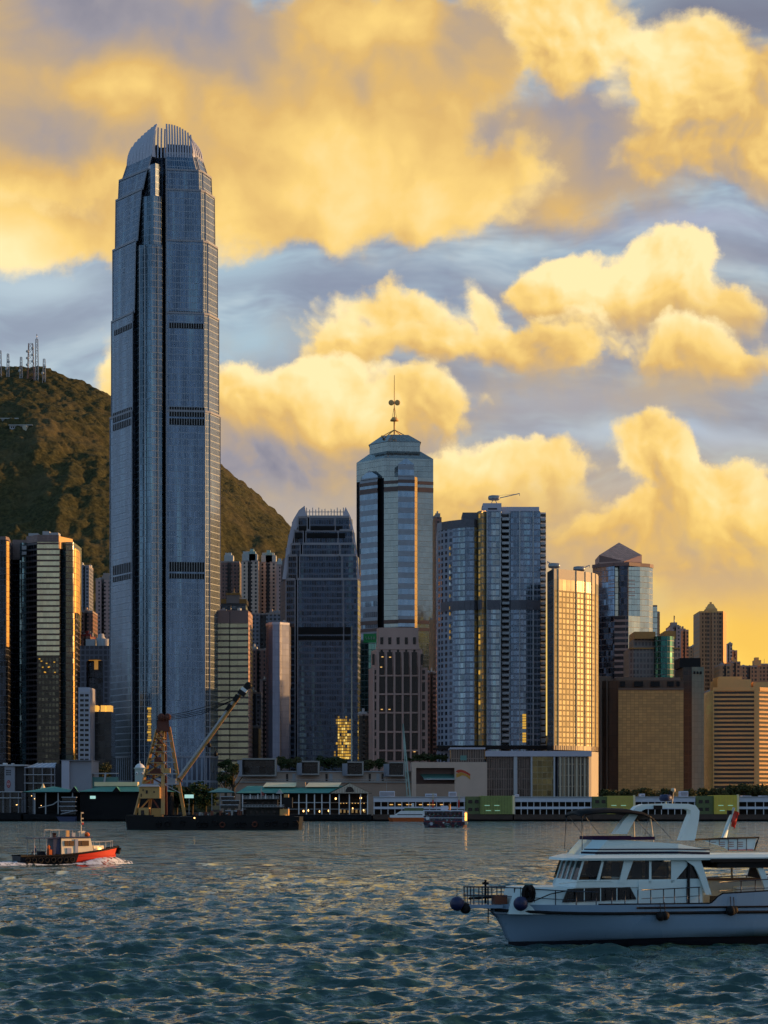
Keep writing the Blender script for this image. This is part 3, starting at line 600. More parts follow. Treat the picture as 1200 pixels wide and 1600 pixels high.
# ------------------------------------------------------------------ tallest tower
D = 1350
def build_tallest():
    o = thing('skyscraper', 'tallest blue grey glass skyscraper with a crown of curved claws, left of centre', 'skyscraper', (X(258, D), D + 28, GZ))
    tiers = [(1236, 1182, 1.0, 1.0, 206, 206), (1182, 640, 1.0, 1.0, 206, 206), (640, 486, .975, .975, 207, 207), (486, 372, .952, .952, 210, 212), (372, 292, .905, .895, 215, 221), (292, 260, .85, .835, 223, 230), (260, 232, .785, .68, 231, 238)]
    def poly(k, nl):
        q = []
        for i, (px, dd) in enumerate([(172, 31), (nl, 3), (nl + 3, 15), (254, 15), (260, 3), (320, 6.5), (328, 9), (344, 24), (325, 62), (190, 66)]):
            sx = 258 + (px - 258) * k if i not in (1, 2) else px
            sd = 34 + (dd - 34) * (k * 0.6 + 0.4 if k < .9 else k)
            q.append(P2(sx, D + sd))
        return q
    mats = ['glass_ifc', 'ifc_groove', 'ifc_groove', 'ifc_groove', 'glass_ifc', 'glass_ifc_side', 'glass_ifc_side', 'glass_ifc', 'glass_ifc', 'glass_ifc']
    polys = []
    for i, (yb, yt, k0, k1, n0, n1) in enumerate(tiers):
        a, c = poly(k0, n0), poly(k1, n1); polys.append((a, c, Z(yb, D), Z(yt, D)))
        b = MB(); b.prism(a, Z(yb, D), Z(yt, D), ['ifc_base' if m != 'ifc_groove' else m for m in mats] if i == 0 else mats, 'lilac_panel', top=c)
        # vertical edge ribs and the coping of each setback
        for e in (0, 1, 4, 5, 6, 7):
            b.beam((*a[e], Z(yb, D)), (*c[e], Z(yt, D)), 0.6, 0.6, 'grey_panel')
        b.build('shaft_tier', o)
        b = MB()
        for e in (0, 4, 5, 6):
            b = MB(); strip(b, c[e], c[e + 1], 0, 1, Z(yt, D) - 0.6, Z(yt, D) + 0.6, 'grey_panel', 0.4); b.build('setback_coping', o)
    # corner bay between the two faces
    b = MB()
    for (yb, yt, l, r) in [(1236, 382, 211.5, 256), (382, 306, 219, 254.5), (306, 256, 229, 251)]:
        q = pts_at(D, [(l, 10), (l + 6, 2), ((l + r) / 2 + 3, -1.5), (r - 3, 1), (r, 9), (r, 16), (l, 16)])
        b.prism(q, Z(yb, D), Z(yt, D), (['glass_ifc_bay'] * 4 if yt > 300 else ['glass_ifc'] * 4) + ['ifc_groove'] * 3, 'lilac_panel')
    for px in (218, 226, 236, 247): b.beam((*P2(px, D - 1), Z(1236, D)), (*P2(px, D - 1), Z(384, D)), 0.4, 0.6, 'steel')
    b.build('corner_bay', o)
    # dark louvre floors
    for tier, rows in ((1, [(877, 893), (895, 903), (652, 662)]), (2, [(633, 638.5), (500.5, 510)]), (3, [(482.5, 485)]), ):
        pass
    for ya, yb in [(483, 499), (502, 510), (634, 649), (652, 662), (877, 892), (895, 903)]:
        t = 3 if yb < 487 else (2 if yb < 640 else 1)
        pa = polys[t][0] if t == 1 else (polys[3][0] if ya < 486 else polys[2][0])
        if 600 < ya < 640: pa = polys[1][0]
        b = MB(); strip(b, pa[4], pa[5], 0.07, 0.99, Z(yb, D), Z(ya, D), 'louvre', 0.35)
        n = 14
        for i in range(n + 1):
            t0 = 0.07 + 0.92 * i / n; strip(b, pa[4], pa[5], t0 - 0.006, t0 + 0.006, Z(yb, D), Z(ya, D), 'steel', 0.5)
        b.build('louvre_band', o)
        b = MB(); strip(b, pa[0], pa[1], 0.15, 0.97, Z(yb, D), Z(ya, D), 'louvre', 0.3)
        for i in range(11): strip(b, pa[0], pa[1], 0.15 + i * 0.08, 0.17 + i * 0.08, Z(yb, D), Z(ya, D), 'grey_panel', 0.5)
        b.build('louvre_band', o)
    # crown: dark core and curved claws
    top = polys[-1][1]; z0 = Z(232, D); cx, cy = X(262, D), D + 34
    b = MB(); q = [(cx + (x - cx) * 0.72, cy + (y - cy) * 0.72) for x, y in top]
    b.prism(q, z0, Z(213, D), 'void', 'void'); b.build('crown_core', o)
    def claw(p, n, hgt, inw, th, wd, parent):
        """curved blade: p base point, n outward normal"""
        e = Vector((-n.y, n.x)); rows = []; K = 8
        for i in range(K + 1):
            t = i / K; z = z0 - 2.5 + (hgt + 2.5) * t; off = -inw * t ** 2.3
            w2 = wd * (1 - 0.86 * t)
            pf = Vector(p) + n * (0.5 + off); pb = pf - n * w2
            rows.append([(*(pf - e * th), z), (*(pf + e * th), z), (*(pb + e * th), z), (*(pb - e * th), z)])
        b = MB(); b.loft(rows, 'lilac_panel', smooth=False, close=True); b.face(rows[-1], 'lilac_panel'); b.build('crown_fin', parent)
    def side(i, cnt, th, h0, h1, inw, wd, t0=0.04, t1=0.96, pw=1.0):
        p0, p1 = Vector(top[i]), Vector(top[(i + 1) % len(top)]); d = (p1 - p0).normalized(); n = Vector((d.y, -d.x))
        for k in range(cnt):
            t = t0 + (t1 - t0) * k / max(cnt - 1, 1)
            claw(p0.lerp(p1, t), n, h0 + (h1 - h0) * t ** pw, inw, th, wd, o)
    side(4, 10, 0.5, 19.0, 12.5, 4.2, 3.6, pw=2.2)
    side(5, 1, 0.9, 12.3, 12.0, 4.0, 3.0, .5); side(6, 4, 0.9, 11.2, 9.5, 3.5, 3.0)
    side(0, 8, 1.75, 9.5, 18.6, 3.6, 2.6, pw=.55); side(8, 9, 0.8, 13, 14, 7, 3)
    side(7, 6, 1.2, 11, 12, 7, 3)
    for k in range(4):   # blades closing the corner between the two faces
        p = Vector(top[1]).lerp(Vector(top[4]), .12 + .25 * k); claw(p + Vector((0, 2.5)), Vector((0, -1)), 17.5 - .5 * k, 2.5, .45, 2.2, o)
    # gold reflection low on the corner bay, put in as glowing boxes
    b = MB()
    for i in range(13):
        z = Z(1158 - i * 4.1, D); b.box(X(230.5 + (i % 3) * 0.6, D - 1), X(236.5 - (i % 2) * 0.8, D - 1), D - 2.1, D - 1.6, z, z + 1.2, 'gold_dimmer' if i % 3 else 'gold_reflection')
    b.build('lit_or_glint_window', o)
build_tallest()

# ------------------------------------------------------------------ twin below it
def build_one():
    D = 1420
    o = thing('skyscraper', 'dark navy office tower with black louvre bands and an open pronged crown', 'skyscraper', (X(500, D), D + 25, GZ))
    tiers = [(1188, 905, 438, 447, 561, 563), (905, 868, 441, 450, 559, 561), (868, 850, 446, 455, 555.5, 557.5), (850, 829, 450, 460, 552.5, 555), (829, 808, 456, 466, 548, 551)]
    P = None
    for i, (yb, yt, xl, xf, xr, xe) in enumerate(tiers):
        q = pts_at(D, [(xl, 24), (xf, 2), (xf + 14, 0), (xf + 15, 4), (xf + 17, 4), (xf + 18, 0), (xf + 24, 0), (xf + 27, 0), (xr - 25, 0), (xr - 24, 0), (xr - 2, -1), (xe, 14), (xe - 6, 45), (xl + 8, 50)])
        b = MB(); b.prism(q, GZ if i == 0 else Z(yb, D), Z(yt, D), ['lilac_one', 'glass_one', 'void', 'void', 'void'] + ['glass_one'] * 9, 'grey_panel')
        for e in (1, 2, 5, 8, 9): b.beam((*q[e], Z(yb, D)), (*q[e], Z(yt, D)), 0.6, 0.6, 'grey_panel')
        b.build('shaft_tier', o); P = P or q
        b = MB()
        for e in (1, 5, 6, 7, 8, 9): b = MB(); strip(b, q[e], q[e + 1], 0, 1, Z(yt, D) - .6, Z(yt, D) + .8, 'grey_panel', 0.4); b.build('setback_coping', o)
    for (ya, yb, t) in [(822, 829, 4), (833, 841, 3), (980, 991, 0), (994, 1000, 0)]:
        yb2, yt2, xl, xf, xr, xe = tiers[t]; b = MB()
        for a, c in ((xf + 1, xf + 13), (xf + 19, xr - 25), (xr - 23, xr - 3)):
            b = MB(); b.box(X(a, D), X(c, D), D - .5, D + 1.5, Z(yb, D), Z(ya, D), 'louvre'); b.build('louvre_band', o)
    # crown shells and prongs
    b = MB()
    for side in (0, 1):
        if side == 0: prof = [(441, 905), (446, 868), (451, 838), (458, 812), (467, 797), (476, 790)]; inner = [(447, 905), (453, 868), (459, 838), (466, 820), (474, 812), (479, 808)]
        else: prof = [(562, 905), (558.5, 868), (554, 835), (548, 808), (540, 792)]; inner = [(556, 905), (551, 868), (547, 838), (541, 815), (535, 808)]
        for (a, b_), dz in ((d, 0) for d in zip(range(len(prof) - 1), range(1, len(prof)))):
            pa, pb, ia, ib = prof[a], prof[b_], inner[a], inner[b_]
            d0, d1 = (3, 22) if side == 0 else (2, 20)
            A = [(X(p[0], D + d0), D + d0, Z(p[1], D + d0)) for p in (pa, pb, ib, ia)]; B = [(p[0], D + d1, p[2]) for p in A]
            if side == 1: A, B = A[::-1], B[::-1]
            b.face(A[::-1], 'lilac_panel'); b.face(B, 'lilac_panel')
            for k in range(4): b.face([A[k], A[(k + 1) % 4], B[(k + 1) % 4], B[k]], 'lilac_panel')
        b.build('crown_shell', o); b = MB()
    for i in range(13):
        px = 479 + i * 4.8; h = 791 + (3 if i % 2 else 0) + (2 if 5 < i < 9 else 0)
        b = MB(); b.beam((X(px, D + 6), D + 6, Z(812, D)), (X(px, D + 8), D + 8, Z(h, D)), 0.55, 1.2, 'light_grey')
        b.build('crown_prong', o)
    b = MB()
    for y in (797, 803): b.beam((X(477, D + 9), D + 9, Z(y, D)), (X(538, D + 9), D + 9, Z(y, D)), 0.4, 0.4, 'steel')
    b.box(X(478, D), X(536, D), D + 12, D + 30, Z(812, D), Z(803, D), 'grey_panel'); b.build('crown_rail', o)
    # mirrored low sun put into the lower windows as glowing boxes
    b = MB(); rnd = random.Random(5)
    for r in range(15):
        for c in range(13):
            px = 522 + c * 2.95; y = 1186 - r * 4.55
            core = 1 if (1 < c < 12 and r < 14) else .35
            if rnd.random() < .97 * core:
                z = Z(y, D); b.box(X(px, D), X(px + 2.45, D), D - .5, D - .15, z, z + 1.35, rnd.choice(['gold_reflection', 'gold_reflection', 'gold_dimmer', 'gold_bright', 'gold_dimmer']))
    b.build('lit_or_glint_window', o)
build_one()
b = MB(); b.tube([(X(549.5, 1240), 1240, GZ), (X(549.5, 1240), 1240, Z(978, 1240))], 0.42, 'cream_stone', 8, r1=0.3)
tag(b.build('mast'), 'slim cream mast standing in front of the dark navy tower', 'mast')

# smooth lilac slab left of the navy tower
o, poly, zt = tower('office_tower', 'smooth pale lilac round-cornered slab left of the dark navy tower', 1380,
    [(416, 12), (420, 4), (426, 0), (437, -1), (440, 2), (452, 6)], 975, ['lilac_one'] * 5, 30, roof='lilac_panel', pmat='lilac_panel')
b = MB(); 
for e in range(5): strip(b, poly[e], poly[e + 1], 0, 1, zt - 0.3, zt + 1.2, 'lilac_panel', .3)
b.build('parapet', o)

# ------------------------------------------------------------------ octagonal tower with mast
def build_center():
    D = 1720
    o = thing('skyscraper', 'grey green glass skyscraper with a stepped pyramid top and mast', 'skyscraper', (X(617, D), D + 25, GZ))
    body = [(557, 30), (562, 26), (562, 22), (564, 20), (590, 8), (590, 14), (600, 5), (622, 1), (622, -3), (648, -1), (652, 4), (653, 6), (677, 10), (672, 58), (562, 66)]
    m = ['void', 'void', 'center_blue', 'center_blue', 'center_green', 'void', 'center_grey', 'center_blue', 'center_blue', 'center_gold', 'center_grey', 'center_grey', 'center_grey', 'center_grey', 'center_grey']
    q = pts_at(D, body); b = MB(); b.prism(q, GZ, Z(745, D), m, 'grey_panel'); b.build('shaft', o)
    up = pts_at(D, [(557, 30), (600, 5), (677, 10), (672, 58), (562, 66)])
    b = MB(); b.prism(up, Z(745, D), Z(714, D), 'center_grey', 'grey_panel'); b.build('upper_storeys', o)
    c = (X(617, D), D + 34)
    def sc(pl, k): return [(c[0] + (x - c[0]) * k, c[1] + (y - c[1]) * k) for x, y in pl]
    b = MB(); b.prism(up, Z(714, D), Z(700, D), 'center_grey', 'grey_panel', top=sc(up, 0.68)); b.build('sloped_roof', o)
    s = sc(up, 0.66); b = MB(); b.prism(s, Z(700, D), Z(685, D), 'center_grey', 'grey_panel'); b.build('penthouse', o)
    b = MB(); b.prism(sc(up, .69), Z(685, D), Z(671, D), 'center_grey', 'grey_panel', top=sc(up, 0.36)); b.build('pyramid_roof', o)
    # gabled tops of the protruding bays
    b = MB()
    for (x0, x1, d0, d1, yt) in ((564, 590, 18.5, 7, 731), (622, 647, -3.5, -1.5, 716)):
        zb, zt, dz = Z(745, D), Z(yt, D), Z(yt + 10, D)
        p0, p1 = (*P2(x0, D + d0), zb), (*P2(x1, D + d1), zb); t0, t1 = (p0[0], p0[1], dz), (p1[0], p1[1], dz)
        mid = ((p0[0] + p1[0]) / 2, (p0[1] + p1[1]) / 2, zt)
        b.face([p0, p1, t1, mid, t0], 'center_blue')
        bk = [(p[0], p[1] + 22, p[2]) for p in (p0, p1, t1, mid, t0)]
        for k in range(5):
            A = (p0, p1, t1, mid, t0); b.face([A[k], bk[k], bk[(k + 1) % 5], A[(k + 1) % 5]], 'center_blue')
    b.build('bay_gable', o)
    for ya, yb in [(750, 755), (760, 767), (968, 974), (980, 985)]:
        b = MB()
        for e in (2, 3, 6, 8, 11): b = MB(); strip(b, q[e], q[e + 1], 0, 1, Z(yb, D), Z(ya, D), 'brown_band', 0.4); b.build('brown_band', o)
    # mast with dishes and struts
    x, y = X(616.5, D), D + 34; zb = Z(671, D)
    b = MB(); b.tube([(x, y, zb), (x, y, Z(640, D))], 0.65, 'brass', 8); b.tube([(x, y, Z(640, D)), (x, y, Z(573, D))], 0.4, 'brass', 8, r1=0.2); b.build('mast', o)
    for s in (-1, 1):
        for dy in (-8, 8):
            b = MB(); b.tube([(x + s * 9.5, y + dy, Z(673, D)), (x, y, Z(660, D))], 0.4, 'brass', 6); b.lathe([(0, -1), (1.0, -1), (1.0, 0.6), (0, 0.6)], (x + s * 9.5, y + dy, Z(673, D)), 'brass', 8); b.build('strut', o)
    for s in (-1, 1):
        b = MB(); b.lathe([(0, 0), (1.0, 0.3), (2.3, 1.2), (2.0, 1.4), (0, 1.5)], (x + s * 2.4, y - 1.0, Z(617.5, D)), 'brass', 14, axis='y'); b.build('dish', o)
    b = MB(); b.lathe([(0, 0), (3.4, 0), (3.0, 1.3), (1.4, 3.0), (0, 3.2)], (x, y, Z(646, D)), 'brass', 14)
    for a in range(4): b.tube([(x + 1.9 * math.cos(a * 1.57), y + 1.9 * math.sin(a * 1.57), Z(642, D)), (x, y, Z(622, D))], 0.16, 'brass', 5)
    b.build('mast_collar', o)
build_center()

# ------------------------------------------------------------------ pink stone tower with deep windows
def build_pink():
    D = 1330
    o = thing('office_tower', 'pinkish stone tower with tall dark windows and stepped shoulders', 'skyscraper', (X(621, D), D + 20, GZ))
    def blk(x0, x1, yt, yb, d0, d1, xs=0):
        b.prism([P2(x0 + xs, D + d0 + 8) if xs else P2(x0, D + d0), P2(x0 + (xs or 0.01), D + d0), P2(x1, D + d0), (X(x1, D), D + d1), (X(x0, D), D + d1)], Z(yb, D), Z(yt, D), 'pink_stone', 'pink_dark')
    b = MB()
    b.prism([P2(576, D + 16), P2(583, D), P2(668, D), (X(668, D), D + 34), (X(576, D), D + 40)], GZ, Z(1043, D), 'pink_stone', 'pink_dark')
    b.prism([P2(580, D + 12), P2(588, D - .6), P2(660, D - .6), (X(660, D), D + 32), (X(582, D), D + 36)], Z(1043, D), Z(1015, D), 'pink_stone', 'pink_dark')
    b.prism([P2(587, D + 9), P2(591, D - 1.2), P2(656, D - 1.2), (X(654, D), D + 30), (X(588, D), D + 34)], Z(1015, D), Z(1003, D), 'pink_stone', 'pink_dark', top=[P2(588.5, D + 9), P2(592, D - 1), P2(654, D - 1), (X(652, D), D + 30), (X(589, D), D + 34)])
    b.prism([P2(588.5, D + 9), P2(592, D - 1), P2(654, D - 1), (X(652, D), D + 30), (X(589, D), D + 34)], Z(1003, D), Z(981, D), 'pink_stone', 'pink_dark')
    b.build('wall', o)
    def win(x0, x1, ya, yb, off):
        b = MB(); b.box(X(x0, D), X(x1, D), D - off - .05, D - off + 0.6, Z(yb, D), Z(ya, D), 'win_dark')
        z = Z(yb, D)
        b.build('window', o)
    cols = [594, 606.5, 619.5, 632.3, 645]
    # stone grid standing proud: piers and beams
    b = MB()
    for x in [591.2, 603.7, 616.5, 629.3, 642, 655]: b.box(X(x - 1.2, D), X(x + 1.2, D), D - 1.9, D, GZ, Z(1023, D), 'pink_stone')
    for y in (1055, 1084, 1113, 1143, 1172): b.box(X(590, D), X(656, D), D - 1.7, D, Z(y + 1.8, D), Z(y, D), 'pink_stone')
    for x in (584, 589, 658, 667): b.box(X(x - 1, D), X(x + 1, D), D - 0.9, D, GZ, Z(1044, D), 'pink_stone')
    b.build('stone_grid', o)
    for x in cols:
        win(x + .2, x + 4.8, 996, 1007, 1.2); win(x + .6, x + 4.2, 1013, 1019, .6); win(x - 1.8, x + 6.4, 1019, 1054, 1.3)
        for ya, yb in ((1057.5, 1083), (1086.5, 1112), (1115.5, 1142), (1145.5, 1171), (1174.5, 1188)): win(x - 1.5, x + 7.6, ya, yb, 0.2)
    for x in (585.2, 659.6):
        for ya, yb in ((1047, 1053), (1056, 1062), (1066, 1081), (1086, 1092), (1096, 1110), (1115, 1121), (1125, 1140), (1144, 1150), (1155, 1169), (1174, 1180)): win(x, x + 4.4, ya, yb, 0.2)
    for x in (581.5, 657.5): win(x, x + 4, 1022, 1039, 0.8)
    b = MB()
    for x, y in ((596, 1026), (608, 1026.5), (594, 1042), (595, 1108), (607, 1108), (646, 1174)):
        b.box(X(x, D), X(x + 3.2, D), D - 1.55, D - 1.4, Z(y + 1.2, D), Z(y, D), 'warm_window')
    b.build('lit_or_glint_window', o)
build_pink()

# ------------------------------------------------------------------ twin hotel towers
def dish_crane(name, label, D, px, y, arm, s=1.0):
    """roof-top window-cleaning crane with a drum and a long arm"""
    o = thing(name, label, 'crane', (X(px, D), D, Z(y, D)))
    x, z = X(px, D), Z(y, D)
    b = MB(); b.beam((x - 1.5, D, z - 3 * s), (x - 0.6, D, z - 1), 0.4, 0.4, 'steel'); b.beam((x + 1.5, D, z - 3 * s), (x + 0.6, D, z - 1), 0.4, 0.4, 'steel'); b.build('stand', o)
    b = MB(); b.lathe([(0, -3.6), (1.3, -3.2), (1.7, -1), (1.6, 2.4), (0.9, 3.2), (0, 3.3)], (x, D, z), 'steel', 10, axis='x'); b.build('drum', o)
    b = MB(); b.beam((x + arm[0] * .08, D, z - .5), (x + arm[0], D, z + arm[1]), 0.35, 0.5, 'steel'); b.beam((x + arm[0], D, z + arm[1]), (x + arm[0], D, z + arm[1] - 1.4), .25, .25, 'steel')
    b.beam((x, D, z + 1.2), (x + arm[0] * .8, D, z + arm[1] * .85), 0.12, 0.12, 'steel'); b.build('arm', o)
def build_fs():
    D = 1290
    o = thing('hotel_tower', 'wide blue grey hotel tower in two wings with gold reflections in window columns', 'skyscraper', (X(765, D), D + 20, GZ))
    # left wing: convex curve, then stepped fronts
    pts = [(683, 20), (690, 14), (699, 9.5), (708, 6), (717, 3.2), (726, 1.2), (735, 0), (741, -0.3), (745, 1.5), (747, 3)]
    m = ['fs_window', 'fs_window', 'fs_window', 'fs_glass', 'fs_pale', 'fs_glass', 'fs_glass', 'fs_turn', 'fs_glass']
    q = pts_at(D, pts) + [(X(747, D), D + 30), (X(684, D), D + 42)]
    b = MB(); b.prism(q, GZ, Z(824, D), m + ['fs_glass'] * 3, 'roof_grey'); b.build('left_wing', o)
    b = MB(); b.prism(q, Z(824, D), Z(811, D), ['grey_panel'] + ['louvre_fin'] * 12, 'roof_grey'); b.build('parapet', o)
    b = MB(); b.box(X(723, D), X(747, D), D + 2, D + 25, Z(811, D), Z(800, D), 'louvre_fin'); b.build('plant_room', o)
    pts = [(745, 4), (748, -1), (750, -2.2), (753, -4), (760, -0.3), (761, -2), (768, -2), (782, -2), (784, 2), (784, 6), (796, 6), (796, 0), (798, -1), (812, -2), (822, -2), (833, -1.5), (844, -1), (844, 4), (853, 5)]
    m = ['fs_turn', 'fs_turn', 'fs_turn', 'fs_turn', 'grey_panel', 'fs_glass', 'fs_pale', 'fs_balcony', 'void', 'fs_balcony', 'void', 'fs_glass', 'fs_glass', 'fs_glass', 'fs_glass', 'fs_glass', 'void', 'fs_balcony']
    q2 = pts_at(D, pts) + [(X(853, D), D + 30), (X(745, D), D + 34)]
    b = MB(); b.prism(q2, GZ, Z(799, D), m + ['fs_glass'] * 3, 'roof_grey'); 
    for e in (5, 7, 11, 13, 15, 17): b.beam((*q2[e], GZ), (*q2[e], Z(799, D)), 0.6, 0.6, 'light_grey')
    b.build('right_wing', o)
    # balconies: real slabs in the dark slots
    for k in range(78):
        z = Z(1160, D) + k * 1.75 * 1.0
        if z > Z(802, D): break
    nb = int((Z(803, D) - Z(1160, D)) / 3.5)
    for k in range(nb):
        z = Z(1160, D) + k * 3.5
        b = MB(); b.box(X(784.3, D), X(795.7, D), D - 0.8, D + 6, z, z + 1.5, 'light_grey'); b.build('balcony', o)
    for k in range(nb):
        z = Z(1160, D) + k * 3.5
        b = MB(); b.box(X(845, D), X(852, D), D + 1.5, D + 5, z, z + 1.5, 'light_grey'); b.build('balcony', o)
    # dark machine floor
    b = MB()
    for e in range(1, 9): strip(b, q[e], q[e + 1], 0, 1, Z(953, D), Z(938, D), 'louvre_fin', 0.5)
    b.build('louvre_band', o); b = MB()
    for e in (1, 2, 4, 5, 6): strip(b, q2[e], q2[e + 1], 0, 1, Z(953, D), Z(938, D), 'louvre_fin', 0.5)
    b.build('louvre_band', o); b = MB()
    for e in (11, 12, 13, 14, 15): strip(b, q2[e], q2[e + 1], 0, 1, Z(953, D), Z(938, D), 'louvre_fin', 0.5)
    b.build('louvre_band', o)
    b = MB(); b.box(X(755, D), X(784, D), D + 3, D + 24, Z(799, D), Z(785, D), 'lilac_panel'); b.box(X(784, D), X(844, D), D + 8, D + 28, Z(799, D), Z(789, D), 'lilac_panel')
    b.box(X(763, D), X(777, D), D + 2.6, D + 3, Z(795, D), Z(793, D), 'black'); b.build('plant_room', o)
    b = MB(); b.box(X(683, D), X(856, D), D - 4, D + 30, Z(1171, D), Z(1165, D), 'black'); b.build('recessed_floor', o)
    rg = random.Random(9); b = MB(); z = Z(1150, D); k = 0  # gold sky reflection put in as a column of glowing boxes
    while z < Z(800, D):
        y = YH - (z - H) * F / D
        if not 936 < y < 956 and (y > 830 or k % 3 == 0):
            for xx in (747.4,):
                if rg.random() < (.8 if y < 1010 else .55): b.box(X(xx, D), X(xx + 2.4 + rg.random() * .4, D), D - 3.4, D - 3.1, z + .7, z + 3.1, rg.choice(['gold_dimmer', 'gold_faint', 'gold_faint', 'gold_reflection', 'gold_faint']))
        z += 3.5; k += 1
    b.build('lit_or_glint_window', o)
    rg = random.Random(4); b = MB(); z = Z(1000, D)  # glints on the left wing put in as small glowing boxes
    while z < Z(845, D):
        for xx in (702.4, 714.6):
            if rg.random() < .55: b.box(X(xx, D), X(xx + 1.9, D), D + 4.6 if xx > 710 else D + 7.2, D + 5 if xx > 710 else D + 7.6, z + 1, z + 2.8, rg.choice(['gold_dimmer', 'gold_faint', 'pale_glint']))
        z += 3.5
    tag(b.build('lit_or_glint_window', o), kind='stuff')
    b = MB()  # bright reflections low on the right wing, put in as glowing boxes
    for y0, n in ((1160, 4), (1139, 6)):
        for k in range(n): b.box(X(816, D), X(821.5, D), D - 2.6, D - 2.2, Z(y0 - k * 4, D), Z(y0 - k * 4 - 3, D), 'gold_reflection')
    b.build('lit_or_glint_window', o)
build_fs()
dish_crane('roof_crane', 'roof crane with long arm on the wide blue grey hotel tower', 1300, 772, 778, (15, 2.6), 1.0)

o, poly, zt = tower('apartment_tower', 'narrow reddish tower peeking out left of the wide hotel tower', 1500, [(677, 6), (680, 0), (690, 0)], 808, ['res_sunset', 'res_brown'], 30, plant=[(680, 688, 2, 10, 802)])

# ------------------------------------------------------------------ golden sunlit tower
def build_gold():
    D = 1228
    o = thing('hotel_tower', 'golden sunlit tower with a square window grid and rounded right corner', 'skyscraper', (X(895, D), D + 20, GZ))
    # front turned towards the sun, rounded right end
    pts = [(855, 14), (865, -6), (872, -4.2), (900, 5.0), (914, 10.5), (924, 15.5), (930, 20), (934, 27), (935, 36)]
    m = ['dark_wall', 'gold_wall', 'gold_wall', 'gold_wall', 'gold_wall', 'gold_wall', 'gold_wall', 'gold_wall']  # left side's shade put into darker wall materials
    q = pts_at(D, pts) + [(X(932, D + 50), D + 50), (X(858, D + 50), D + 50)]
    b = MB(); b.prism(q, Z(1165, D), Z(923, D), m + ['dark_wall'] * 3, 'roof_grey'); b.build('facade', o)
    b = MB(); b.prism(q, Z(923, D), Z(906, D), ['dark_wall'] + ['gold_top'] * 7 + ['dark_wall'] * 3, 'roof_grey'); b.build('glazed_top', o)
    b = MB(); b.prism(q, Z(906, D), Z(890, D), ['dark_concrete'] + ['cream_stone'] * 7 + ['dark_concrete'] * 3, 'roof_grey'); b.build('parapet', o)
    b = MB(); b.prism(q, Z(1172, D), Z(1165, D), ['black'] + ['gold_podium'] * 7 + ['black'] * 3, 'roof_grey'); b.build('recessed_floor', o)
    b = MB()
    for e in range(1, 7):
        for t in (0.0, ): strip(b, q[e], q[e + 1], t, t + 0.03, Z(1165, D), Z(890, D), 'cream_stone', 0.45)
    b.build('pier', o)
build_gold()
dish_crane('roof_crane', 'small roof crane on the left edge of the golden tower', 1275, 866, 884, (-4, 2.5), .7)
dish_crane('roof_crane', 'thin roof crane with sloping arm on right of the golden tower', 1290, 905, 889, (6, 2.2), .5)

# ------------------------------------------------------------------ tower with pink pyramid roof
def build_pyramid():
    D = 1500
    o = thing('skyscraper', 'blue and pale glass tower under a pink gabled pyramid roof', 'skyscraper', (X(973, D), D + 25, GZ))
    pts = [(926, 16), (960, 2), (961, 6), (967, 6), (968, 1), (981, 1), (982, 4), (1000, 6), (1014, 10), (1020, 16)]
    m = ['pyr_blue', 'black', 'pyr_pale', 'black', 'pyr_dark', 'black', 'pyr_pale', 'pyr_pale', 'pyr_pale']
    q = pts_at(D, pts) + [(X(1016, D + 55), D + 55), (X(930, D + 55), D + 55)]
    b = MB(); b.prism(q, Z(962, D), Z(881, D), m + ['pyr_pale'] * 3, 'roof_grey'); b.build('upper_shaft', o)
    q2 = pts_at(D, [(926, 16), (960, 2), (982, 0), (1000, 6), (1014, 10), (1020, 16)]) + [(X(1016, D + 55), D + 55), (X(930, D + 55), D + 55)]
    b = MB(); b.prism(q2, GZ, Z(962, D), ['pyr_dark', 'pyr_band', 'pyr_pale', 'pyr_pale', 'pyr_pale'] + ['pyr_pale'] * 3, 'roof_grey'); b.build('lower_shaft', o)
    b = MB()
    for e in range(5): strip(b, q2[e], q2[e + 1], 0, 1, Z(884, D), Z(878.5, D), 'pink_dark', .6)
    b.build('cornice', o)
    for y in (905, 911, 917, 923, 929):
        b = MB(); strip(b, q[0], q[1], 0.75, 1, Z(y + 1, D), Z(y, D), 'pink_stone', .5); strip(b, q[6], q[7], 0, .55, Z(y + 1, D), Z(y, D), 'pink_stone', .5); b.build('ledge', o)
    # cross gabled roof
    zb, ze, zt = Z(879, D), Z(864, D), Z(841, D); x0, x1 = X(939, D), X(1006, D); xm = X(973, D); y0, y1 = D + 6, D + 42; ym = (y0 + y1) / 2
    b = MB(); F4 = [(x0, ym - 4), (xm + 1.5, y0), (x1, ym - 2), (xm, y1)]
    b.prism([(x0, y0 + 6), (xm, y0), (x1, y0 + 6), (x1, y1), (x0, y1)], zb, zb + 1.5, 'pink_stone', 'pink_dark')
    apex = (xm, ym, zt)
    ring = [(x0, y0 + 6, ze), (xm + 2, y0, zb + 1.5), (x1, y0 + 6, ze), (x1, y1, ze), (x0, y1, ze)]
    base = [(x0, y0 + 6, zb), (xm, y0, zb), (x1, y0 + 6, zb), (x1, y1, zb), (x0, y1, zb)]
    b.face([base[0], base[1], ring[1], ring[0]], 'pink_dark'); b.face([base[1], base[2], ring[2], ring[1]], 'pink_stone'); b.face([base[2], base[3], ring[3], ring[2]], 'pink_stone'); b.face([base[4], base[0], ring[0], ring[4]], 'pink_stone')
    b.face([ring[0], ring[1], apex], 'roof_pink'); b.face([ring[1], ring[2], apex], 'roof_pink'); b.face([ring[2], ring[3], apex], 'roof_pink'); b.face([ring[3], ring[4], apex], 'roof_pink'); b.face([ring[4], ring[0], apex], 'roof_pink')
    b.build('roof', o)
build_pyramid()

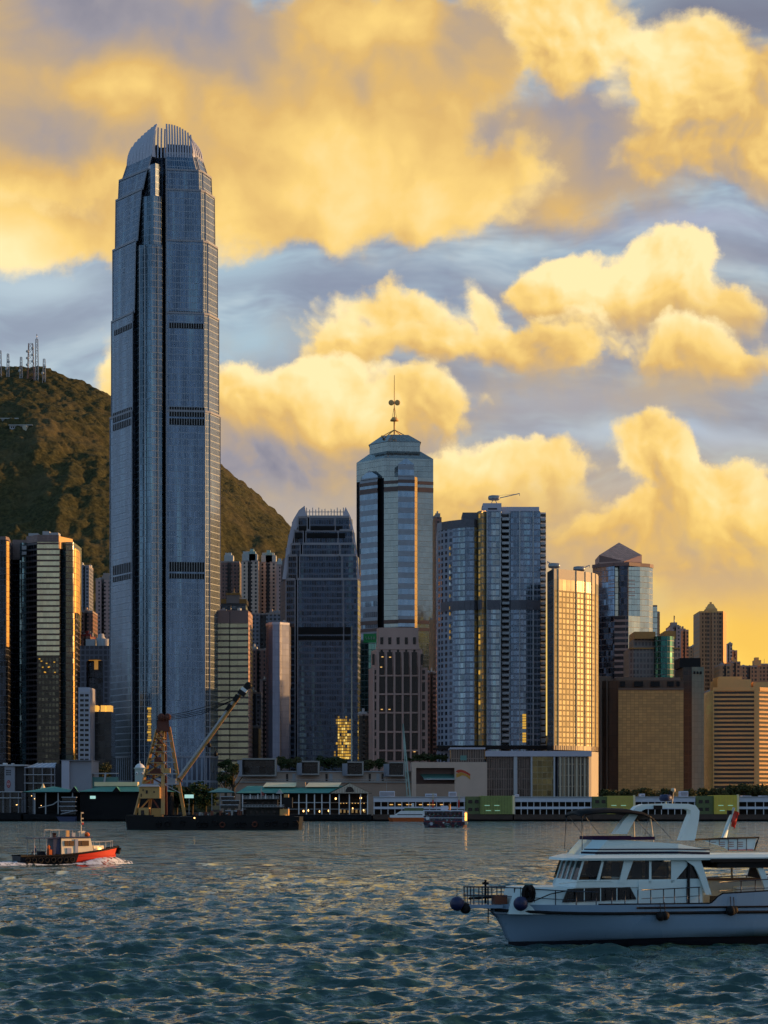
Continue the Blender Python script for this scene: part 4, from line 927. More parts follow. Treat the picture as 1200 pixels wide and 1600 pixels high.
# ------------------------------------------------------------------ block with round green glass bay
def build_greenbay():
    D = 1400
    o = thing('office_block', 'granite block with a round green glass bay and orange roof edges', 'office building', (X(1022, D), D + 20, GZ))
    b = MB(); q = closed(D, [(983, 2), (990, 0), (1020, 0), (1054, 0), (1063, 1)], 35); b.prism(q, GZ, Z(1013, D), 'grey_granite', 'roof_grey'); b.build('wall', o)
    b = MB(); q = closed(D, [(990, 3), (1056, 3)], 30); b.prism(q, Z(1013, D), Z(998, D), 'grey_granite', 'roof_grey'); b.build('upper_storey', o)
    b = MB(); pts = []
    for i in range(11):
        a = math.pi * (i / 10); pts.append((1037.5 - 16 * math.cos(a), 0.5 - 7 * math.sin(a)))
    b.prism(pts_at(D, pts), GZ, Z(995, D), 'green_glass', 'roof_grey'); b.build('round_bay', o)
    b = MB(); b.box(X(983, D), X(1063, D), D - 1, D + 3, Z(1014, D), Z(1012, D), 'yellow_steel')
    b.box(X(991, D), X(1024, D), D - 0.5, D + 30, Z(998, D), Z(987, D), 'yellow_steel'); b.box(X(1040, D), X(1057, D), D + 4, D + 30, Z(998, D), Z(985, D), 'yellow_steel'); b.build('roof_canopy', o)
build_greenbay()

# brown blank-walled block
def build_brown():
    D = 1300
    o = thing('office_block', 'massive brown tiled block with a blank front and open roof frames', 'office building', (X(1000, D), D + 25, GZ))
    b = MB(); q = closed(D, [(936, 14), (966, 6), (966, 0), (1068, 0)], 45); b.prism(q, GZ, Z(1076, D), ['brown_plain', 'void', 'brown_tile', 'brown_tile', 'brown_tile', 'brown_plain'], 'roof_grey'); b.build('wall', o)
    b = MB(); q = closed(D, [(936, 14), (966, 6.2), (1068, 4)], 40); b.prism(q, Z(1076, D), Z(1062, D), ['brown_plain', 'brown_plain', 'brown_plain', 'brown_plain', 'brown_plain'], 'roof_grey')
    b.box(X(936, D), X(960, D), D + 16, D + 36, Z(1062, D), Z(1054, D), 'brown_stone'); b.box(X(966, D), X(1066, D), D + 8, D + 36, Z(1062, D), Z(1057, D), 'brown_stone'); b.build('roof_storey', o)
    for x0, x1 in ((970, 978), (992, 1006), (1018, 1032), (1044, 1054), (1058, 1063)):
        b = MB(); b.box(X(x0, D), X(x1, D), D + 3.6, D + 5, Z(1072, D), Z(1064, D), 'black'); b.build('roof_opening', o)
    b = MB()
    for x0, x1 in ((940, 943), (950, 952)): b.box(X(x0, D), X(x1, D), D + 9, D + 14, GZ, Z(1060, D), 'brown_stone')
    b.box(X(966, D), X(1068.5, D), D - .6, D, Z(1078, D), Z(1075, D), 'brown_stone'); b.build('pier', o)
build_brown()
o, poly, zt = tower('office_block', 'dark slab with pale green tiled end wall beside the brown block', 1318, [(1067, 3), (1081, 2), (1081, 0), (1100, 1)], 1042, ['dark_brown', 'dark_brown', 'green_tile'], 40, cat='office building')
b = MB(); b.box(X(1064, 1318), X(1097, 1318), 1324, 1348, zt, Z(1027, 1318), 'black'); b.build('plant_room', o)
for x in (1083.5, 1088.5, 1093.5):
    b = MB(); b.box(X(x, 1318), X(x + 3, 1318), 1317.9, 1319, Z(1053, 1318), Z(1049, 1318), 'black'); b.build('window', o)
tower('apartment_block', 'slim reddish windowed block between green end wall and striped building', 1370, [(1099, 0), (1114, 0)], 1100, 'res_brown', 30, cat='apartment block', plant=[(1100, 1112, 2, 10, 1092)])

# striped building at the right edge
def build_striped():
    D = 1325
    o = thing('office_block', 'brown office block with long horizontal stripes at the right edge', 'office building', (X(1170, D), D + 20, GZ))
    yt = 1078
    q = pts_at(D, [(1114, 2), (1180, 0), (1186, 0), (1250, 22)]) + [(X(1250, D), D + 60), (X(1114, D), D + 60)]
    qi = pts_at(D, [(1114.5, 2.8), (1180, 1.0), (1186, 0.8), (1250, 23)]) + [(X(1249, D), D + 59), (X(1115, D), D + 59)]
    b = MB(); b.prism(qi, GZ, Z(yt, D), 'stripe_glass', 'roof_grey'); b.build('glazing', o)
    n = 23; z0, z1 = Z(1232, D), Z(yt, D); st = (z1 - z0) / n
    for k in range(n + 1):
        b = MB(); z = z0 + k * st
        strip(b, q[0], q[1], 0, 1, z - 0.36 * st, z + 0.10 * st, 'stripe_stone', 0.25); strip(b, q[2], q[3], 0, 1, z - 0.36 * st, z + 0.10 * st, 'stripe_stone', 0.25)
        b.build('floor_band', o)
    b = MB(); 
    strip(b, q[0], q[1], 0, 0.025, GZ, z1 + 1, 'stripe_stone', 0.5); strip(b, q[0], q[1], 0.975, 1, GZ, z1 + 1, 'stripe_stone', 0.5); strip(b, q[1], q[2], 0, 1, GZ, z1 + 1, 'stripe_stone', .5); b.build('corner_pier', o)
    b = MB(); strip(b, q[0], q[1], 0, 1, z1 - .5, z1 + 1.6, 'stripe_stone', .7); strip(b, q[2], q[3], 0, 1, z1 - .5, z1 + 1.6, 'stripe_stone', .7); b.build('cornice', o)
    b = MB(); b.box(X(1125, D), X(1178, D), D + 10, D + 40, z1, Z(1060, D), 'stripe_stone'); b.box(X(1182, D), X(1240, D), D + 12, D + 40, z1, Z(1064, D), 'stripe_stone')
    b.box(X(1128, D), X(1165, D), D + 14, D + 36, Z(1060, D), Z(1055, D), 'stripe_stone'); b.build('plant_room', o)
build_striped()

facade('ex_cream2', 2.2, 3.9, 0.04, 0.16, (0.46, 0.47, 0.36), (0.06, 0.055, 0.06), metal=0.85, rough=0.12, tilt=0.03, vary=0.12)
plain('gold_lit', (0.6, 0.4, 0.1), 0.5, emit=(1.0, 0.48, 0.08), es=0.75)
plain('sign_green', (0.01, 0.16, 0.05), 0.5, emit=(0.0, 0.5, 0.15), es=0.03)
facade('arch_wall', 3.0, 3.6, 0.3, 0.3, (0.03, 0.03, 0.045), (0.12, 0.12, 0.16), metal=0.2, rough=0.4)

# ------------------------------------------------------------------ left: curved twin towers with ribbon windows
def build_exchange():
    D = 1520
    o = thing('office_tower', 'ribbon windowed tower with a brick top and a blazing golden curved corner', 'skyscraper', (X(70, D), D + 20, GZ))
    pts = [(15, 16), (31, 13), (31, 9), (35, 6.5), (41, 8), (58, -1), (93, -1), (96, 5), (103, 2), (114, 3.5), (115, 4)]
    m = ['ex_black', 'void', 'ex_teal', 'ex_teal', 'ex_dark', 'ex_cream', 'ex_black', 'ex_teal', 'ex_cream2', 'ex_black']
    q = pts_at(D, pts) + [(X(115, D), D + 40), (X(15, D), D + 45)]
    b = MB(); b.prism(q, Z(1024, D), Z(846, D), m + ['ex_black'] * 3, 'ex_brick'); b.build('facade', o)
    b = MB(); b.prism(q, GZ, Z(1024, D), ['ex_brown' if k == 'ex_cream' else k for k in m] + ['ex_black'] * 3, 'ex_brick'); b.build('facade', o)  # lower storeys recoloured brown for what the glass reflects there
    def arc(px0, px1, d0, d1, n=9):
        r = []
        for i in range(n):
            a = math.pi / 2 * i / (n - 1); r.append(P2(px0 + (px1 - px0) * math.sin(a), D + d0 + (d1 - d0) * (1 - math.cos(a))))
        return r
    qa = arc(114.8, 125, 4, 34) + [(X(114.8, D), D + 34)]
    b = MB(); b.prism(qa, Z(956, D), Z(856, D), 'ex_gleam', 'ex_brick'); b.build('curved_corner_or_gleam', o)
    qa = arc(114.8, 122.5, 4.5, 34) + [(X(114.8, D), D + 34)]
    b = MB(); b.prism(qa, GZ, Z(956, D), ['ex_gleam', 'ex_black', 'ex_black', 'ex_dark', 'ex_dark', 'ex_dark', 'ex_dark', 'ex_dark', 'ex_dark'], 'ex_brick'); b.build('curved_corner_or_gleam', o)
    b = MB(); b.box(X(16, D), X(42, D), D + 9, D + 30, Z(872, D), Z(841, D), 'ex_brick'); b.prism(pts_at(D, [(41, 7.5), (58, -1.6), (92, -1.6), (92, 20), (41, 20)]), Z(847, D), Z(836, D), 'ex_brick'); b.build('brick_top', o)
    b = MB(); b.prism(pts_at(D, [(92, -1.4), (113.5, 16), (113.5, 24), (92, 24)]), Z(857, D), Z(838, D), 'stripe_stone'); b.build('stair_tower', o)
    for x0, x1, y in ((43, 58, 832), (65, 76, 829), (77, 90, 831)):
        b = MB(); b.box(X(x0, D), X(x1, D), D + 4, D + 14, Z(836, D), Z(y, D), 'light_grey'); b.build('plant_room', o)
    b = MB(); b.box(X(33, D), X(40, D), D + 3, D + 8, Z(858, D), Z(852, D), 'light_grey'); b.box(X(33, D), X(40, D), D + 3, D + 8, Z(866, D), Z(861, D), 'light_grey'); b.build('balcony', o)
    rnd = random.Random(3); b = MB()  # gold reflections in the lower windows put in as glowing boxes
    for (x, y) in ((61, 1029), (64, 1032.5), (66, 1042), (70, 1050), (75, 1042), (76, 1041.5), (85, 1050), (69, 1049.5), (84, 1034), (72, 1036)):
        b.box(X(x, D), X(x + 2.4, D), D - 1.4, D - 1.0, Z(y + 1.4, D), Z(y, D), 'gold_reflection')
    b.build('lit_or_glint_window', o)
    o = thing('office_tower', 'black ribbon windowed tower cut by the left edge with a gold gleam along its corner', 'skyscraper', (X(0, D), D + 10, GZ))
    q = pts_at(D - 30, [(-40, 8), (9, 0), (14, 6), (15, 14)]) + [(X(15, D), D + 10), (X(-40, D), D + 20)]
    b = MB(); b.prism(q, GZ, Z(843, D - 30), ['ex_black', 'ex_black', 'ex_black'] + ['ex_black'] * 3, 'ex_brick'); b.build('facade', o)
    b = MB(); strip(b, q[1], q[2], 0.1, 0.95, Z(1010, D - 30), Z(845, D - 30), 'ex_gleam', .3); b.build('curved_corner_or_gleam', o)
    b = MB(); b.prism(q, Z(843, D - 30), Z(838, D - 30), 'ex_brick'); b.build('brick_top', o)

build_exchange()

# ------------------------------------------------------------------ blocks between and behind
def block(name, label, px0, px1, y, D, fac, step=None, caps=(), cat='apartment block', z0=GZ, back=28, roof='roof_grey', turn=0.0, pm='res_wall'):
    """a tower with its own bays: recessed centre strip, roof parapet, lift towers"""
    x0, x1 = px0, px1; w = x1 - x0
    pts = [(x0, turn * 10), (x0 + w * .38, 0), (x0 + w * .38, 2.5), (x0 + w * .56, 2.5), (x0 + w * .56, 0), (x1, -turn * 4 + 0.4)]
    o, poly, zt = tower(name, label, D, pts, y, [fac, 'void', 'dark_wall', 'void', fac], back, z0=z0, roof=roof, cat=cat, side=fac)
    b = MB(); b.prism([(a, c) for a, c in poly], zt, zt + 1.2, pm, roof); b.build('parapet', o)
    for (a, c, yy, mt) in caps:
        b = MB(); b.box(X(a, D), X(c, D), D + 2, D + 14, zt + 1, Z(yy, D), mt); b.box(X(a, D) + .6, X(c, D) - 1.5, D + 4, D + 10, Z(yy, D), Z(yy, D) + 2.2, mt); b.build('lift_tower', o)
    return o
block('apartment_tower', 'thin grey apartment tower on the wooded slope beside the golden corner', 125, 139, 885, 1880, 'res_grey', caps=[(126, 131, 882, 'pale_cap')])
block('apartment_tower', 'pink apartment tower half hidden by the tallest skyscraper, left side', 149.5, 173, 906, 1700, 'res_pink', caps=[(159, 172, 899, 'res_wall')])
block('apartment_block', 'low brown apartment block above the red roofed block', 124, 145, 957, 1620, 'res_brown', caps=[(130, 138, 953, 'res_wall')])
block('apartment_block', 'small red roofed block below the brown apartment block', 126, 141, 994, 1560, 'res_brown', caps=[(131, 140, 990, 'red_dark')], pm='red_dark')
def build_arch():
    D = 1480
    o = thing('office_block', 'dark grey block with a tall arched recess lit gold inside', 'office building', (X(150, D), D + 15, GZ))
    b = MB()
    b.box(X(125, D), X(135, D), D, D + 25, GZ, Z(1030, D), 'arch_wall'); b.box(X(161, D), X(174, D), D, D + 25, GZ, Z(1030, D), 'arch_wall')
    b.box(X(125, D), X(174, D), D, D + 25, Z(1030, D) , Z(1009, D), 'arch_wall')
    for i in range(8):   # arch soffit
        a0, a1 = math.pi * i / 8, math.pi * (i + 1) / 8; xm = (X(135, D) + X(161, D)) / 2; rr = (X(161, D) - X(135, D)) / 2; zz = Z(1030, D) - rr * 0.35
        pa = (xm - rr * math.cos(a0), D - .05, zz + rr * .35 * math.sin(a0)); pb = (xm - rr * math.cos(a1), D - .05, zz + rr * .35 * math.sin(a1))
        b.face([pa, pb, (pb[0], D - .05, Z(1030, D) + .1), (pa[0], D - .05, Z(1030, D) + .1)], 'arch_wall')
    b.build('wall', o)
    b = MB(); b.box(X(135, D), X(161, D), D + 8, D + 20, GZ, Z(1030, D), 'ex_black'); b.build('recess', o)
    b = MB(); b.box(X(136, D), X(160, D), D + 7.3, D + 7.9, Z(1031, D), Z(1024, D), 'gold_dim'); b.box(X(145, D), X(151, D), D + 7.3, D + 7.9, Z(1045, D), Z(1031, D), 'gold_dim'); b.build('lit_or_glint_window', o)
    b = MB(); b.box(X(133, D), X(147, D), D + 3, D + 12, Z(1009, D), Z(998, D), 'light_grey'); b.build('plant_room', o)
    b = MB(); b.lathe([(3.2, 0), (3.4, 5), (2.2, 6.5), (1.8, 8.5), (0, 8.7)], (X(156, D), D + 7, Z(1009, D)), 'light_grey', 12); b.lathe([(3, 0), (3, 5), (0, 5.4)], (X(161, D), D + 6, Z(1009, D)), 'light_grey', 10); b.build('cooling_tower', o)
build_arch()
def build_whitegrid():
    D = 1320
    o = thing('office_block', 'narrow pale block with two columns of dark square windows', 'office building', (X(131, D), D + 10, GZ))
    b = MB(); q = closed(D, [(122.5, 0), (140.5, 0), (144, 8)], 25); b.prism(q, GZ, Z(1074, D), ['lilac_panel', 'lilac_panel', 'lilac_panel', 'lilac_panel', 'lilac_panel'], 'roof_grey'); b.build('wall', o)
    for r in range(14):
        for c in (0, 1):
            y = 1084.5 + r * 7.75; b = MB(); x = 125 + c * 7.6
            b.box(X(x, D), X(x + 6, D), D - 0.06, D + .5, Z(y + 4.6, D), Z(y, D), 'win_dark'); b.build('window', o)
    b = MB()
    for r in range(15): b.box(X(122.5, D), X(140.8, D), D - .35, D, Z(1082.5 + r * 7.75, D), Z(1080.8 + r * 7.75, D), 'light_grey')
    b.build('sill_band', o)
build_whitegrid()
o, poly, zt = tower('office_block', 'black glass block with a glowing orange top floor', 1340, [(143, 0), (152, 0), (162, 0), (174, 0)], 1112, 'black_glass', 20, cat='office building')
b = MB()
for x0, x1 in ((146, 151.5), (157, 164), (166, 173)): b.box(X(x0, 1340), X(x1, 1340), 1341, 1352, zt, Z(1102, 1340), 'gold_lit')
b.build('lit_or_glint_window', o)


# behind, between the tallest tower and the navy one
block('apartment_tower', 'brown and blue apartment tower right of the tallest skyscraper', 344, 374, 879, 1800, 'res_brown', caps=[(350, 364, 867, 'pale_cap')])
block('apartment_tower', 'cream apartment tower with a mint cap, left of its twin', 377, 404, 878, 1780, 'res_cream', caps=[(378, 402, 865, 'pale_cap'), (389, 399, 861, 'mint_cap')], turn=.2)
block('apartment_tower', 'cream apartment tower with a mint cap, right of its twin', 405, 434, 880, 1790, 'res_cream', caps=[(408, 431, 867, 'pale_cap'), (415, 425, 863, 'mint_cap')], turn=.2)
block('apartment_tower', 'dark red apartment tower partly behind the dark navy tower', 432, 452, 884, 1760, 'res_pink', caps=[(433, 442, 876, 'pale_cap')])
block('apartment_block', 'brown balconied block below the cream apartment towers', 392, 416, 1016, 1560, 'res_brown', caps=[(394, 401, 1010, 'pale_cap')])
block('apartment_block', 'pale narrow block beside the smooth lilac slab', 406, 420, 1064, 1500, 'res_pink', caps=[(411, 415, 1061, 'pale_cap')])
block('apartment_block', 'small white topped block behind the crane boom tip', 389, 408, 1084, 1480, 'res_grey', caps=[(392, 399, 1078, 'pale_cap')])
block('apartment_block', 'dark low block with two pale window groups beside striped block', 386, 404, 1138, 1440, 'dark_brown', caps=[(389, 396, 1134, 'res_wall')])
block('apartment_block', 'dark wide block filling the gap behind the cream twins', 385, 440, 960, 1640, 'res_grey', caps=[(420, 428, 955, 'res_wall')])
o, poly, zt = tower('office_block', 'cream and brown striped block right of the tallest skyscraper', 1370, [(330, 1), (358, 0), (358, 1.5), (388, 0), (391, 6)], 955, ['mid_stripe', 'void', 'mid_stripe', 'res_pink'], 30, cat='office building')
b = MB(); strip(b, poly[0], poly[1], 0, 1, Z(974, 1370), zt + .5, 'pink_dark', .5); strip(b, poly[2], poly[3], 0, 1, Z(974, 1370), zt + .5, 'pink_dark', .5); b.build('parapet', o)
def build_ornate():
    D = 1460
    o = thing('office_block', 'ornate topped block with an orange lit crown and tiny spire', 'office building', (X(365, D), D + 10, GZ))
    b = MB(); b.box(X(340, D), X(384, D), D, D + 22, GZ, Z(943, D), 'res_teal'); b.build('wall', o)
    b = MB(); b.box(X(344, D), X(385, D), D - .6, D + 22, Z(943, D), Z(936, D), 'yellow_steel'); b.box(X(354, D), X(374, D), D - 1.5, D + 18, Z(943, D), Z(928, D), 'res_wall'); b.box(X(353, D), X(375, D), D - 2, D + 18, Z(930, D), Z(927, D), 'yellow_steel'); b.build('cornice', o)
    b = MB(); b.lathe([(3, 0), (2.0, 1.2), (0.5, 2.0), (0.3, 3.5), (0, 5)], (X(364.5, D), D + 8, Z(928, D)), 'yellow_steel', 8); b.build('spire', o)
build_ornate()
# behind the pink stone tower
o, poly, zt = tower('office_block', 'dark teal block with a green roof sign behind the pink stone tower', 1500, [(560, 2), (576, 0), (600, 0)], 1004, 'center_green', 25, cat='office building')
so = thing('sign', 'green rooftop sign board left of the pink stone tower', 'sign', (X(577, 1500), 1501, zt))
b = MB(); b.box(X(568, 1500), X(588, 1500), 1500.5, 1502, zt, Z(990, 1500), 'sign_green'); b.build('board', so)
b = MB()
for i, x in enumerate((571, 575, 579, 583)): b.box(X(x, 1500), X(x + 2.6, 1500), 1500.1, 1500.45, Z(999, 1500), Z(997, 1500), 'mint_cap'); b.box(X(x + .3 * i, 1500), X(x + .3 * i + 1, 1500), 1500.1, 1500.44, Z(999, 1500), Z(994.5, 1500), 'mint_cap')
b.build('lettering', so)
block('apartment_block', 'dark brown narrow block between the pink stone tower and hotel', 664, 686, 1052, 1420, 'res_brown', caps=[(672, 679, 1048, 'pale_cap')])
block('apartment_block', 'black low block between navy tower and pink stone tower', 561, 577, 1118, 1390, 'dark_brown', caps=[(564, 573, 1112, 'light_grey')])
block('apartment_block', 'reddish apartment block seen above the gap beside the grey green skyscraper', 672, 688, 968, 1620, 'res_sunset', caps=[(676, 682, 962, 'res_wall')])

# right: hillside apartment towers in the glow
block('apartment_tower', 'pale green stair tower attached behind the pink roofed skyscraper', 1012, 1027, 948, 1560, 'pyr_pale', cat='skyscraper')
block('apartment_tower', 'pink red apartment tower just right of the pink roofed skyscraper', 1020, 1031, 958, 1800, 'res_sunset', caps=[(1022, 1027, 955, 'res_wall')])
o = block('apartment_tower', 'apartment tower topped by a thin antenna, right half of picture', 1047, 1064, 980, 1800, 'res_pink', caps=[(1048, 1062, 976, 'res_wall')])
b = MB(); b.tube([(X(1055, 1800), 1806, Z(976, 1800)), (X(1055, 1800), 1806, Z(961, 1800))], 0.5, 'steel', 6); b.build('antenna', o)
block('apartment_tower', 'apartment tower right beside the one with the antenna', 1063, 1076, 986, 1830, 'res_sunset', caps=[(1066, 1072, 982, 'res_wall')])
block('apartment_block', 'distant low block left of the tall brown tower', 1076, 1094, 1012, 2100, 'res_sunset')
def build_tallbrown():
    D = 1650
    o, poly, zt = tower('apartment_tower', 'tall brown apartment tower with a domed cap and orange lit edge', D, [(1093, 2), (1104, 0), (1104, 1.5), (1112, 1.5), (1112, 0), (1122, 0), (1122, 1.5), (1129, 1.5), (1130, 0), (1135, 18)], 957, ['res_sunset'] * 8 + ['stripe_stone'], 35, cat='apartment tower', parapet=1.2, pmat='stripe_stone')
    b = MB(); b.box(X(1105, D), X(1122, D), D + 4, D + 16, zt, Z(950, D), 'stripe_stone'); b.prism([(X(1106, D), D + 5), (X(1121, D), D + 5), (X(1121, D), D + 15), (X(1106, D), D + 15)], Z(950, D), Z(942, D), 'stripe_stone', top=[(X(1110, D), D + 8), (X(1117, D), D + 8), (X(1117, D), D + 12), (X(1110, D), D + 12)]); b.box(X(1112, D), X(1115, D), D + 9, D + 11, Z(942, D), Z(939, D), 'stripe_stone'); b.build('roof_cap', o)
build_tallbrown()
block('apartment_tower', 'small pale tower right behind the tall brown domed tower', 1134, 1144, 1008, 1950, 'res_cream')
block('apartment_tower', 'small stepped tower right of the small pale tower', 1143, 1152, 1018, 1960, 'res_sunset', caps=[(1144, 1148, 1015, 'res_wall')])
block('apartment_block', 'reddish block behind the striped building roof, left part', 1125, 1142, 1040, 1600, 'res_sunset')
block('apartment_block', 'tallish reddish block behind the striped building roof, middle', 1141, 1157, 1036, 1640, 'res_sunset', caps=[(1145, 1152, 1031, 'stripe_stone')])
block('apartment_block', 'long low reddish block on the skyline at far right', 1157, 1184, 1042, 1750, 'res_sunset', caps=[(1180, 1190, 1031, 'stripe_stone')])
block('apartment_block', 'brown low block touching the right edge on the skyline', 1184, 1225, 1039, 1800, 'res_sunset')
block('apartment_block', 'grey low block between the brown tower foot and striped building', 1098, 1118, 1083, 1480, 'res_grey')

# ------------------------------------------------------------------ things on the hill
def zh(x, y): return float(hill_h(np.array([float(x)]), np.array([float(y)]))[0])
def lattice(name, label, px, ytop, ybase, w, D=2620, dishes=0, mat='steel', group=None):
    x = X(px, D); zt = Z(ytop, D); z0 = min(Z(ybase, D), zh(x, D)) - 3; o = thing(name, label, 'radio mast', (x, D, z0), group)
    b = MB(); w2 = w / 2; t2 = w2 * .6
    cs = [(-1, -1), (1, -1), (1, 1), (-1, 1)]
    for sx, sy in cs: b.beam((x + sx * w2, D + sy * w2, z0), (x + sx * t2, D + sy * t2, zt), .55, .55, mat)
    n = max(3, int((zt - z0) / 6)); 
    for k in range(n):
        t = k / n; tt = (k + 1) / n; a, c = w2 + (t2 - w2) * t, w2 + (t2 - w2) * tt; za, zc = z0 + (zt - z0) * t, z0 + (zt - z0) * tt
        for i in range(4):
            p, q = cs[i], cs[(i + 1) % 4]
            b.beam((x + p[0] * a, D + p[1] * a, za), (x + q[0] * c, D + q[1] * c, zc), .3, .3, mat); b.beam((x + p[0] * c, D + p[1] * c, zc), (x + q[0] * c, D + q[1] * c, zc), .3, .3, mat)
    b.build('lattice', o)
    for k in range(dishes):
        zz = z0 + (zt - z0) * (0.45 + 0.5 * k / max(dishes, 1)); s = 1 if k % 2 else -1
        b = MB(); b.lathe([(0, 0), (1.1, .2), (1.7, .9), (0, 1.2)], (x + s * w * .4, D - w2 - 1, zz), 'pale_cap', 10, axis='y'); b.build('dish', o)
    return o
lattice('radio_tower', 'stout lattice radio tower covered in dishes on the hilltop', 48, 537, 572, 8, dishes=6, mat='pink_dark')
o = lattice('radio_tower', 'tallest thin white antenna mast on the hilltop', 57.5, 530, 572, 4, mat='steel')
b = MB(); b.tube([(X(57.5, 2620), 2620, Z(530, 2620)), (X(57.5, 2620), 2620, Z(522, 2620))], .4, 'steel', 6); b.build('antenna', o)
lattice('radio_tower', 'small twin armed mast left of the dish covered tower', 12.5, 553, 572, 3.2, dishes=2)
lattice('radio_tower', 'small round headed mast between twin armed mast and dish tower', 33, 558, 572, 3.2, dishes=1)
lattice('radio_tower', 'short mast right of the tallest hilltop antenna', 69, 561, 573, 3.5, dishes=2)
lattice('radio_tower', 'mast cut by the left edge of the picture on the hilltop', 0.5, 548, 572, 3, dishes=1)
def slope_depth(px, py):
    for D in range(1800, 2660, 4):
        if zh(X(px, D), D) > Z(py, D): return float(D)
    return 2300.0
def build_villa():
    D = slope_depth(30, 674); x0, x1 = X(15, D), X(49, D); z = Z(668, D)
    zg = z
    o = thing('house', 'pale terraced house lit by the sun on the wooded hillside', 'house', (X(30, D), D, z - 8))
    b = MB(); b.box(x0, X(36, D), D, D + 14, z - 5, z + 2.2, 'light_grey'); b.prism([(X(36, D), D - 2), (X(42, D), D - 3), (x1, D + 6), (x1, D + 14), (X(36, D), D + 14)], z - 6, z + 1.8, 'cream_stone'); b.build('wall', o)
    b = MB(); b.box(x0 - 1, x1 + 1.5, D - 1.5, D + 15, z + 2.2, z + 3.0, 'pale_cap'); b.build('roof', o)
    for k in range(6):
        b = MB(); x = x0 + 1.5 + k * 2.2; b.box(x, x + 1.3, D - .1, D + .4, z - .8, z + 1.2, 'win_dark'); b.build('window', o)
    D = slope_depth(8, 659)
    o = thing('house', 'long low pale house above the terraced house on the hill', 'house', (X(10, D), D, Z(658, D)))
    b = MB(); b.box(X(-12, D), X(28, D), D, D + 12, Z(662, D) - 3, Z(654.5, D), 'light_grey'); b.build('wall', o)
    b = MB(); b.box(X(-12, D) - 1, X(29, D), D - 1, D + 13, Z(654.5, D), Z(653.2, D), 'pale_cap'); b.build('roof', o)
build_villa()

plain('cool_dim', (.4, .6, .45), .5, emit=(.5, 1.0, .7), es=.22)

plain('pier_brown', (0.065, 0.04, 0.03), .8, var=.4, scale=.4); plain('white_slab', (0.56, 0.59, 0.70), .5, var=.12, scale=.3)

build_mats = [plain('cream_gable', (0.55, 0.46, 0.37), .7, var=.15), plain('hall_dark', (0.03, 0.022, 0.018), .6, var=.6, scale=.5), plain('col_pale', (0.66, 0.64, 0.66), .5, var=.12), plain('lit_dim', (.4, .3, .15), .5, emit=(1.0, .6, .2), es=.16), plain('clock_white', (0.42, 0.48, 0.47), .6, var=.1)]

plain('beige_dim', (0.36, 0.25, 0.19), 0.8, var=0.2, scale=0.1); plain('swoosh_red', (0.50, 0.05, 0.02), .6); plain('swoosh_gold', (0.55, 0.27, 0.04), .6)

plain('emblem_red', (0.32, 0.02, 0.03), 0.5)

# ------------------------------------------------------------------ trees
def leaf_mesh(name, rx, ry, rz, n, size, mats, seed):
    """a crown of many small leaf clumps spread through a lumpy volume"""
    r = random.Random(seed); b = MB(); lobes = []
    for i in range(11):
        a = r.uniform(0, 6.28); h = r.uniform(-.55, .75); k = math.sqrt(max(0, 1 - h * h)) * r.uniform(.25, .75)
        lobes.append((rx * k * math.cos(a), ry * k * math.sin(a), rz * h * .75, r.uniform(.32, .55)))
    for i in range(n):
        lx, ly, lz, lr = r.choice(lobes); d = Vector((r.gauss(0, 1), r.gauss(0, 1), r.gauss(0, 1))).normalized() * r.uniform(.55, 1.05)
        c = Vector((lx + d.x * rx * lr, ly + d.y * ry * lr, lz + d.z * rz * lr))
        nrm = Vector((r.gauss(0, 1), r.gauss(0, 1), r.gauss(.4, 1))).normalized(); e1 = nrm.cross(Vector((.3, .2, 1))).normalized() * size * r.uniform(.6, 1.3); e2 = nrm.cross(e1).normalized() * size * r.uniform(.4, 1.0)
        b.face([c - e1, c - e2 * .8, c + e1, c + e2], mats[0] if r.random() < .6 else mats[1])
    ob = b.build(name); me = ob.data; bpy.data.objects.remove(ob); return me
CROWNS = [leaf_mesh('crown', 1, 1, .8, 1300, .10, m, i) for i, m in enumerate([('leaf_dark', 'leaf_dark'), ('leaf_dark', 'leaf_olive'), ('leaf_olive', 'leaf_dark'), ('leaf_olive', 'leaf_olive')])]
def trunk_mesh():
    b = MB(); b.tube([(0, 0, 0), (.02, .01, .5), (0, 0, 1.0)], .055, 'bark', 7, r1=.03)
    for a in range(5): b.tube([(0, 0, .62 + a * .06), (.22 * math.cos(a * 2.4), .22 * math.sin(a * 2.4), .95 + a * .05)], .022, 'bark', 5, r1=.01)
    ob = b.build('trunk'); me = ob.data; bpy.data.objects.remove(ob); return me
TRUNK = trunk_mesh()
def tree(px, ytop, D, w, label, kind=0, z0=GZ, group=None, rot=0.0):
    x = X(px, D); zt = Z(ytop, D); h = zt - z0; o = thing('tree', label, 'tree', (x, D, z0), group)
    t = bpy.data.objects.new('trunk', TRUNK); COL.objects.link(t); t.parent = o; t.scale = (h * .8, h * .8, h * .75)
    c = bpy.data.objects.new('crown', CROWNS[kind % 4]); COL.objects.link(c); c.parent = o; rz = min(h * .45, w * .5)
    c.location = (0, 0, h - rz); c.scale = (w * .5, w * .5, rz * 1.2); c.rotation_euler = (0, 0, rot)
    return o

